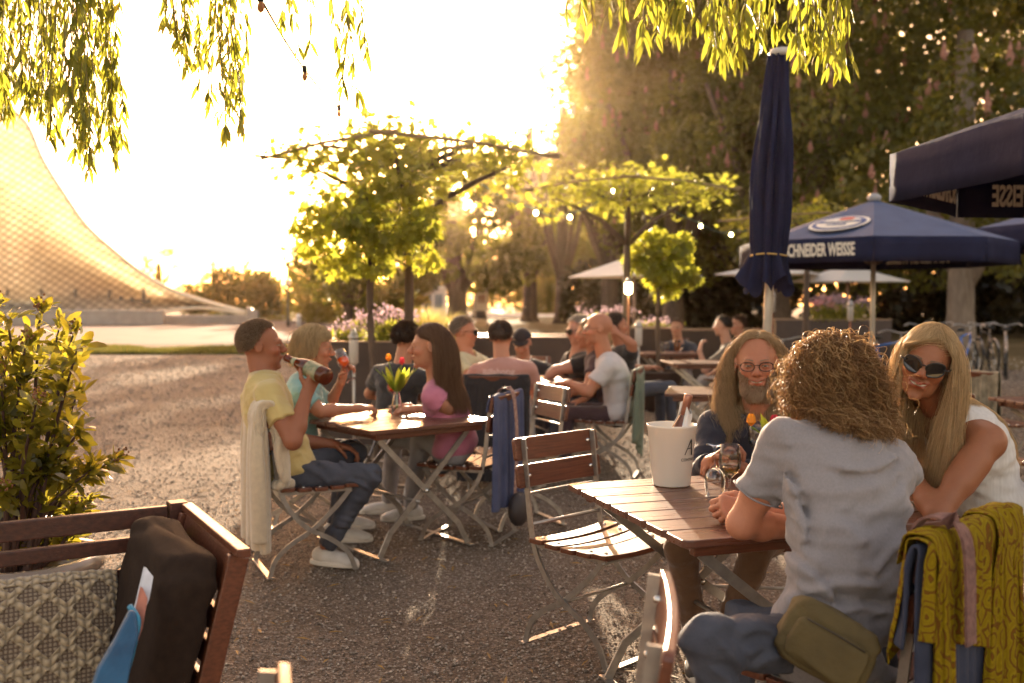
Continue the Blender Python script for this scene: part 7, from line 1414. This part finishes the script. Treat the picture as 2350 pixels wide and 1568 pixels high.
def sim_cloth(W, Lf, Lb, nx, ny, x0=0.0, squeeze=.8, seed=1, steps=210, thick=.006, top=.862, iters=14, stiff=.5, over=0.0, slant=0.0, hold=.4):
    """a rectangle of cloth laid over the chair back and let fall: position-based particles on a grid, in the chair's own frame"""
    r = np.random.default_rng(seed); dx, dy = W / (nx - 1), (Lf + Lb) / (ny - 1); t = np.linspace(-1, 1, nx); s = np.linspace(-Lf, Lb, ny); T, S = np.meshgrid(t, s, indexing='ij'); S = S + slant * T
    P = np.stack([x0 + T * W / 2 * squeeze, -.245 - S * .72, top + .03 + over - np.abs(S) * .62], -1) + r.normal(size=(nx, ny, 3)) * .003
    P[..., 1] += .016 * np.sin(T * 8 + r.random() * 6) * np.minimum(1, np.abs(S) * 6); P[..., 0] += .01 * np.sin(S * 22 + T * 3); Q = P.copy(); pin = np.abs(S) < .034; za = np.clip(S / .034, -1, 1) * 1.57; PIN = np.stack([x0 + T * W / 2 * squeeze + .004 * np.sin(T * 17), -.2545 + .004 * np.sin(T * 11 + seed) - (.013 + over) * np.sin(za), top + .002 + over - .014 * (1 - np.cos(za)) + .003 * np.sin(T * 9)], -1)
    ct, st = math.cos(.16), math.sin(.16); C0 = np.array((0, -.2435, .752)); hx = np.array((.243, .011 + over, .108 + over))
    BK, FT = S > .036, S < -.036
    def push(P, Q):
        d = P - C0; l = np.stack([d[..., 0], d[..., 1] * ct + d[..., 2] * st, -d[..., 1] * st + d[..., 2] * ct], -1); q = np.abs(l) - hx; o = np.maximum(q, 0); ol = np.linalg.norm(o, axis=-1); dist = ol + np.minimum(q.max(-1), 0); m = dist < thick
        gr = np.where(ol[..., None] > 1e-6, o / np.maximum(ol, 1e-6)[..., None], (q == q.max(-1, keepdims=True)) * 1.0) * np.sign(l); gw = np.stack([gr[..., 0], gr[..., 1] * ct - gr[..., 2] * st, gr[..., 1] * st + gr[..., 2] * ct], -1)
        P = P + np.where(m & ~BK & ~FT, thick - dist, 0)[..., None] * gw; y0 = P[..., 1].copy(); yc = -.2435 - .16 * (P[..., 2] - .752); zz = (P[..., 2] > .60) & (np.abs(P[..., 0]) < .262); P[..., 1] = np.where(BK & zz, np.minimum(P[..., 1], yc - .011 - over - thick), np.where(FT & zz, np.maximum(P[..., 1], yc + .011 + over + thick), P[..., 1])); Q[..., 1] = np.where(zz & (BK | FT), P[..., 1] - (P[..., 1] - y0) * .0 if False else np.where(P[..., 1] != y0, P[..., 1], Q[..., 1]), Q[..., 1]); Q = np.where(m[..., None], Q + (P - Q) * hold, Q); sm = (np.abs(P[..., 0]) < .25) & (P[..., 1] > -.2) & (P[..., 2] < .475); P[..., 2] = np.where(sm, .475, P[..., 2]); P[..., 2] = np.maximum(P[..., 2], .02); return P, Q
    def con(P, a, b, rest, k, lo=False):
        d = P[b] - P[a]; L = np.linalg.norm(d, axis=-1, keepdims=True); c = (L - rest); c = np.minimum(c, 0) if lo else c; d = d / np.maximum(L, 1e-9) * c * .5 * k; P[a] += d; P[b] -= d
    sl = slice; pairs = []
    for k in (0, 1):
        nxe, nye = (nx - k) // 2 * 2, (ny - k) // 2 * 2; pairs.append(((sl(k, k + nxe, 2),), (sl(k + 1, k + nxe, 2),), dx, 1.0)); pairs.append(((sl(None), sl(k, k + nye, 2)), (sl(None), sl(k + 1, k + nye, 2)), dy, 1.0))
    dg = math.hypot(dx, dy)
    for k in (0, 1):
        e = (nx - k) // 2 * 2
        pairs.append(((sl(k, k + e, 2), sl(0, -1)), (sl(k + 1, k + e, 2), sl(1, None)), dg, .3)); pairs.append(((sl(k, k + e, 2), sl(1, None)), (sl(k + 1, k + e, 2), sl(0, -1)), dg, .3))
    for it in range(steps):
        V = (P - Q) * .965; Q = P.copy(); P = P + V; P[..., 2] -= 9.8 * (1 / 70) ** 2
        for _ in range(iters):
            for a, b, rest, k in pairs: con(P, a if len(a) > 1 else a[0], b if len(b) > 1 else b[0], rest, k)
        for a, b, rest in ((sl(0, -4), sl(4, None), dx * 4), ): con(P, a, b, rest * .88, stiff * .25, True)
        con(P, (sl(None), sl(0, -4)), (sl(None), sl(4, None)), dy * 3.5, stiff * .25, True)
        P, Q = push(P, Q); P[pin] = PIN[pin]; Q[pin] = PIN[pin]
    return P
def hang(ch, name, label, cat, m, W, Lf, Lb, nx=46, ny=60, root=None, part='cloth', th=.006, **kw):
    P = sim_cloth(W, Lf, Lb, nx, ny, **kw)
    if root is None: root = bpy.data.objects.new(name, None); COL.objects.link(root); bpy.context.view_layer.update(); root.matrix_world = ch.matrix_world.copy(); tag(root, label, cat)
    I = np.arange(nx * ny).reshape(nx, ny); F = np.stack([I[:-1, :-1], I[1:, :-1], I[1:, 1:], I[:-1, 1:]], -1).reshape(-1, 4); u = np.stack(np.meshgrid(np.linspace(0, W * 2, nx), np.linspace(0, (Lf + Lb) * 2, ny), indexing='ij'), -1).reshape(-1, 2)
    o = mk(part, P.reshape(-1, 3), F, m, root, True, uv=u); so = o.modifiers.new('t', 'SOLIDIFY'); so.thickness = th; so.offset = 0; sb = o.modifiers.new('smooth', 'SUBSURF'); sb.levels = 1; sb.render_levels = 1
    return root
FLEECE = M('fleece', (.66, .54, .38), (.58, .47, .33), ns=40, rough=1.0, bump=.4, bs=150, sheen=.8, trans=.15)
def fuzz(root, ln, n, col, seed, r=.0007):
    """short pile standing off a hung cloth"""
    global rng
    rng = np.random.default_rng(seed); o = next(c for c in root.children if c.name.startswith('cloth')); me = o.data; me.update(); co = np.zeros(len(me.vertices) * 3); me.vertices.foreach_get('co', co); co = co.reshape(-1, 3); no = np.zeros(len(me.vertices) * 3); me.vertex_normals.foreach_get('vector', no); no = no.reshape(-1, 3); i = rng.integers(0, len(co), n); P = co[i] + rng.normal(size=(n, 3)) * .004; d = no[i] * np.where(no[i, 1:2] > 0, 1, 1) + rng.normal(size=(n, 3)) * .6; W_ = np.stack([P, P + d * ln * .5, P + d * ln + (0, 0, -ln * .4)], 1); V, F, cc = tubes3(W_, r, .4, np.array(col)[None] * (.8 + .3 * rng.random((n, 1)))); mk('pile', V, F, HAIRM, o, False, col=cc)
fl = hang(find_chair('the man in the yellow shirt'), 'fleece_jacket', 'fluffy cream fleece jacket hanging over the chair back of the man in yellow', 'jacket', FLEECE, .76, .20, .58, th=.04, seed=5, squeeze=.66, thick=.010, over=.0)
hang(None, '', '', '', FLEECE, .30, .50, .62, nx=24, root=fl, part='sleeve', th=.045, x0=.19, squeeze=.55, thick=.02, over=.022, seed=6)
fuzz(fl, .012, 9000, (.72, .60, .44), 7)
JDEN = M('denim_jacket', (.075, .085, .16), (.05, .058, .115), ns=9, rough=.9, bump=.3, bs=60, det=8); JBLK = cloth('blackjacket', (.02, .016, .018), bump=.3); JSAGE = cloth('sage', (.20, .24, .17), bump=.3, tr=.15)
gch = find_chair('the girl in pink'); hang(gch, 'denim_jacket', 'blue denim jacket hung on the chair of the girl in pink', 'jacket', JDEN, .62, .10, .50, th=.008, seed=8, squeeze=.8, thick=.010)
def strap(ch, label, m, x, w, L):
    root = bpy.data.objects.new('bag_strap', None); COL.objects.link(root); root.matrix_world = ch.matrix_world.copy(); tag(root, label, 'bag strap'); P = spline([(x, -.205, .78), (x, -.212, .86), (x, -.250, .893), (x, -.305, .86), (x + .01, -.325, .6), (x + .005, -.315, .86 - L)], 6); MB().bar([Vector(p) for p in P], w, .004, (0, 1, .3)).build('strap', m, root); MB().ball((x, -.34, .86 - L - .07), (.10, .06, .10), 16).build('bag_body', M('dark_bag', (.04, .03, .03), rough=.6), root, True); MB().box((x, -.33, .55), (w + .02, .008, .03)).build('buckle', BOLT, root)
WEAVE = M('woven_strap', (.45, .30, .24), (.20, .09, .08), ns=70, stretch=(1, 1, 1), rough=.8, bump=.4, bs=120)
strap(gch, 'pink and brown woven bag strap hanging over the denim jacket', WEAVE, -.03, .045, .60)
hang(find_chair('hung with a black jacket'), 'black_jacket', 'black jacket hanging over the chair behind the salmon tee', 'jacket', JBLK, .64, .10, .60, th=.010, seed=8, squeeze=.82, thick=.010)
hang(find_chair('sage green shirt'), 'sage_shirt', 'sage green shirt hung over the chair of the bald man', 'shirt', JSAGE, .64, .14, .52, th=.006, seed=10, squeeze=.74, slant=.10)
PATCHY = M('patterned_blanket', (.34, .30, .22), (.16, .14, .10), ns=14, rough=.95, bump=.3, bs=40)
hang(find_chair('pale patterned blanket'), 'blanket', 'pale patterned blanket thrown over a chair near the bicycles', 'blanket', PATCHY, .66, .3, .5, th=.008, seed=12, squeeze=.85)
# yellow paisley scarf over a dark denim jacket on the curly sitter's chair
def paisley():
    m = bpy.data.materials.new('paisley_scarf'); m.use_nodes = True; t = m.node_tree; t.nodes.clear(); L = t.links.new; o = nd(t, 'ShaderNodeOutputMaterial'); p = nd(t, 'ShaderNodeBsdfPrincipled'); uv = nd(t, 'ShaderNodeUVMap'); mp = nd(t, 'ShaderNodeMapping'); mp.inputs['Scale'].default_value = (8.5, 8.5, 8.5); L(uv.outputs[0], mp.inputs[0])
    nz = nd(t, 'ShaderNodeTexNoise'); nz.inputs['Scale'].default_value = 2.0; L(mp.outputs[0], nz.inputs['Vector']); ad = nd(t, 'ShaderNodeMix', data_type='RGBA', blend_type='ADD'); ad.inputs[0].default_value = .35; L(mp.outputs[0], ad.inputs[6]); L(nz.outputs['Color'], ad.inputs[7])
    v = nd(t, 'ShaderNodeTexVoronoi'); v.inputs['Scale'].default_value = 1.0; v.inputs['Randomness'].default_value = .8; L(ad.outputs[2], v.inputs['Vector'])
    w = nd(t, 'ShaderNodeMath', operation='MULTIPLY'); w.inputs[1].default_value = 26; L(v.outputs['Distance'], w.inputs[0]); sn = nd(t, 'ShaderNodeMath', operation='SINE'); L(w.outputs[0], sn.inputs[0])
    cr = nd(t, 'ShaderNodeValToRGB'); e = cr.color_ramp.elements; e[0].position = .0; e[0].color = (.22, .145, .006, 1); e[1].position = .62; e[1].color = (.29, .21, .009, 1); x = e.new(.76); x.color = (.11, .075, .008, 1); x = e.new(.97); x.color = (.16, .065, .010, 1); mr = nd(t, 'ShaderNodeMapRange'); mr.inputs[1].default_value = -1; L(sn.outputs[0], mr.inputs[0]); L(mr.outputs[0], cr.inputs[0])
    L(cr.outputs[0], p.inputs['Base Color']); p.inputs['Roughness'].default_value = .9; p.inputs['Specular IOR Level'].default_value = .1; n2 = nd(t, 'ShaderNodeTexNoise'); n2.inputs['Scale'].default_value = 900; L(uv.outputs[0], n2.inputs['Vector']); b = nd(t, 'ShaderNodeBump'); b.inputs['Strength'].default_value = .25; L(n2.outputs[0], b.inputs['Height']); L(b.outputs[0], p.inputs['Normal']); tr = nd(t, 'ShaderNodeBsdfTranslucent'); L(cr.outputs[0], tr.inputs[0]); ms = nd(t, 'ShaderNodeMixShader'); ms.inputs[0].default_value = .15; L(p.outputs[0], ms.inputs[1]); L(tr.outputs[0], ms.inputs[2]); L(ms.outputs[0], o.inputs[0]); return m
SCARF = paisley(); cch = find_chair('yellow scarf over its back')
JD2 = M('dark_denim', (.030, .036, .065), (.018, .022, .042), ns=9, rough=.9, bump=.4, bs=50, det=8)
hang(cch, 'dark_denim_jacket', 'dark denim jacket under the yellow scarf on the curly sitter\'s chair', 'jacket', JD2, .70, .22, .62, nx=50, th=.010, seed=14, squeeze=.80, thick=.010)
sc_ = hang(cch, 'paisley_scarf', 'yellow paisley scarf draped over the dark denim jacket', 'scarf', SCARF, .66, .22, .26, nx=54, ny=46, th=.004, seed=15, squeeze=.84, thick=.008, over=.016, slant=.06)
hang(None, '', '', '', SCARF, .26, .10, .74, nx=26, root=sc_, part='scarf_end', th=.004, x0=.13, squeeze=.55, thick=.012, over=.026, seed=3)
hang(None, '', '', '', SCARF, .18, .10, .72, nx=20, root=sc_, part='scarf_end', th=.004, x0=-.21, squeeze=.5, thick=.012, over=.024, seed=6)
strap_m = M('knit_belt', (.22, .11, .09), (.12, .06, .05), ns=60, rough=.9, bump=.5, bs=90); r_ = bpy.data.objects.new('cloth_belt', None); COL.objects.link(r_); r_.matrix_world = cch.matrix_world.copy(); tag(r_, 'brown knitted belt lying over the yellow scarf', 'belt'); MB().bar([Vector(p) for p in spline([(-.16, -.195, .78), (-.16, -.20, .87), (-.158, -.25, .912), (-.162, -.318, .87), (-.17, -.335, .64)], 6)], .05, .006, (0, 1, .4)).build('belt', strap_m, r_)
# the beer bottle at the man's lips
def bottle(base, top, label):
    r = bpy.data.objects.new('beer_bottle', None); COL.objects.link(r); r.matrix_world = axis_frame(base, top); tag(r, label, 'bottle'); k = (top - base).length / .235
    MB().lathe([(x * k, z * k) for x, z in [(0, 0), (.029, .001), (.032, .008), (.032, .11), (.029, .135), (.018, .17), (.0135, .20), (.0130, .225), (.0145, .228), (.0145, .235), (.009, .235)]], k=28).build('bottle_glass', M('beer_glass', (.09, .025, .008), rough=.05, trans=.4, tcol=(.55, .16, .02), spec=.8), r, True)
    MB().lathe([(.0325 * k, .035 * k), (.0325 * k, .10 * k)], k=28, cap=False).build('label', M('beer_label', (.35, .30, .18), (.12, .16, .08), ns=50, rough=.5), r, True); MB().lathe([(.0195 * k, .168 * k), (.0150 * k, .192 * k)], k=24, cap=False).build('neck_label', M('neck_label', (.12, .2, .1), (.5, .45, .3), ns=60, rough=.5), r, True)
bottle(at(751, 866, 5.16), at(657, 821, 5.36), 'brown beer bottle tilted to the lips of the man in yellow')
b0, b1 = at(806, 873, 6.02), at(779, 806, 6.10); wine_glass(b0, b1, 'tilted stemmed glass of orange drink held by the woman in turquoise', ORANGE, .52)
r_ = empty('drinking_straw', at(775, 815, 6.1), 0, 'straw between the orange drink and the lips of the woman in turquoise', 'straw'); c = r_.location.copy(); MB().tube([at(757, 800, 6.0) - c, at(784, 838, 6.1) - c], .0035, 8).build('straw', M('paper_straw', (.8, .78, .72), rough=.7), r_, True)
# olive waist bag of the curly sitter
P_ = PEOPLE['curly auburn-haired sitter in a heather grey tee, seen from behind']; c = at(1895, 1478, 2.40); OL = M('olive_canvas', (.095, .066, .018), (.07, .048, .013), ns=10, rough=.8, bump=.3, bs=60); wb = empty('waist_bag', c, 0, 'olive brown canvas waist bag on the hip of the curly-haired sitter', 'bag')
ex = (at(2000, 1560, 2.33) - at(1800, 1440, 2.47)).normalized(); ny = Vector((-.15, -1, .12)).normalized(); ez = ex.cross(ny); ez = -ez if ez.z < 0 else ez
pad('bag_body', Vector((0, 0, 0)), ex, ny, ez, (.235, .075, .165), OL, e=.45, wr=.003, fw=7, n=24, seed=4, parent=wb)
pad('pocket', ny * .028 - ez * .014, ex, ny, ez, (.19, .05, .11), OL, e=.4, wr=.002, fw=7, n=20, seed=5, parent=wb)
MB().tube([ny * .053 + ez * .040 - ex * .075, ny * .055 + ez * .042, ny * .053 + ez * .040 + ex * .075], .002, 6).build('zip', M('dark_zip', (.03, .02, .01), rough=.5), wb, True)
# script on the salmon tee
def print_on(person_label, text, size, height, m, squeeze=1.0, side=-1):
    from mathutils.bvhtree import BVHTree
    P = PEOPLE[person_label]; sh = next(o for o in P['root'].children if o.name.startswith('shirt')); dg = bpy.context.evaluated_depsgraph_get(); tr = BVHTree.FromPolygons([v.co for v in sh.data.vertices], [p.vertices for p in sh.data.polygons]); f = P['fwd'] * side; x = P['left'] * side; u = P['up']; x = f.cross(u) * -1.0
    o = text_mesh('lettering', text, size, m, sh, Matrix.Identity(4), .0, squeeze, .0015); org = P['neck'] - P['inv'] - u * height
    for v in o.data.vertices:
        q = org + x * (v.co.x * squeeze) + u * v.co.y; hit = tr.ray_cast(q + f * .5, -f); v.co = (hit[0] + f * .004) if hit[0] else q + f * .12
    o.matrix_local = Matrix.Identity(4)
print_on('man in a faded salmon tee with script across the back', 'Billabong', .075, .115, M('print_pale', (.62, .40, .34), rough=.8), .95)
# ================================================================== haze volume added to give the warm glow and veil round the sun
hz = MB().box((0, 155, 14.5), (330, 340, 31)).build('haze', None)
hm = bpy.data.materials.new('sun_glow_haze'); hm.use_nodes = True; t = hm.node_tree; t.nodes.clear()
ho = nd(t, 'ShaderNodeOutputMaterial'); hv = nd(t, 'ShaderNodeVolumePrincipled')
hv.inputs['Color'].default_value = (1.0, 0.72, 0.46, 1); hv.inputs['Density'].default_value = 0.00016; hv.inputs['Anisotropy'].default_value = 0.90
t.links.new(hv.outputs[0], ho.inputs['Volume']); hz.data.materials.clear(); hz.data.materials.append(hm)
tag(hz, kind='stuff')
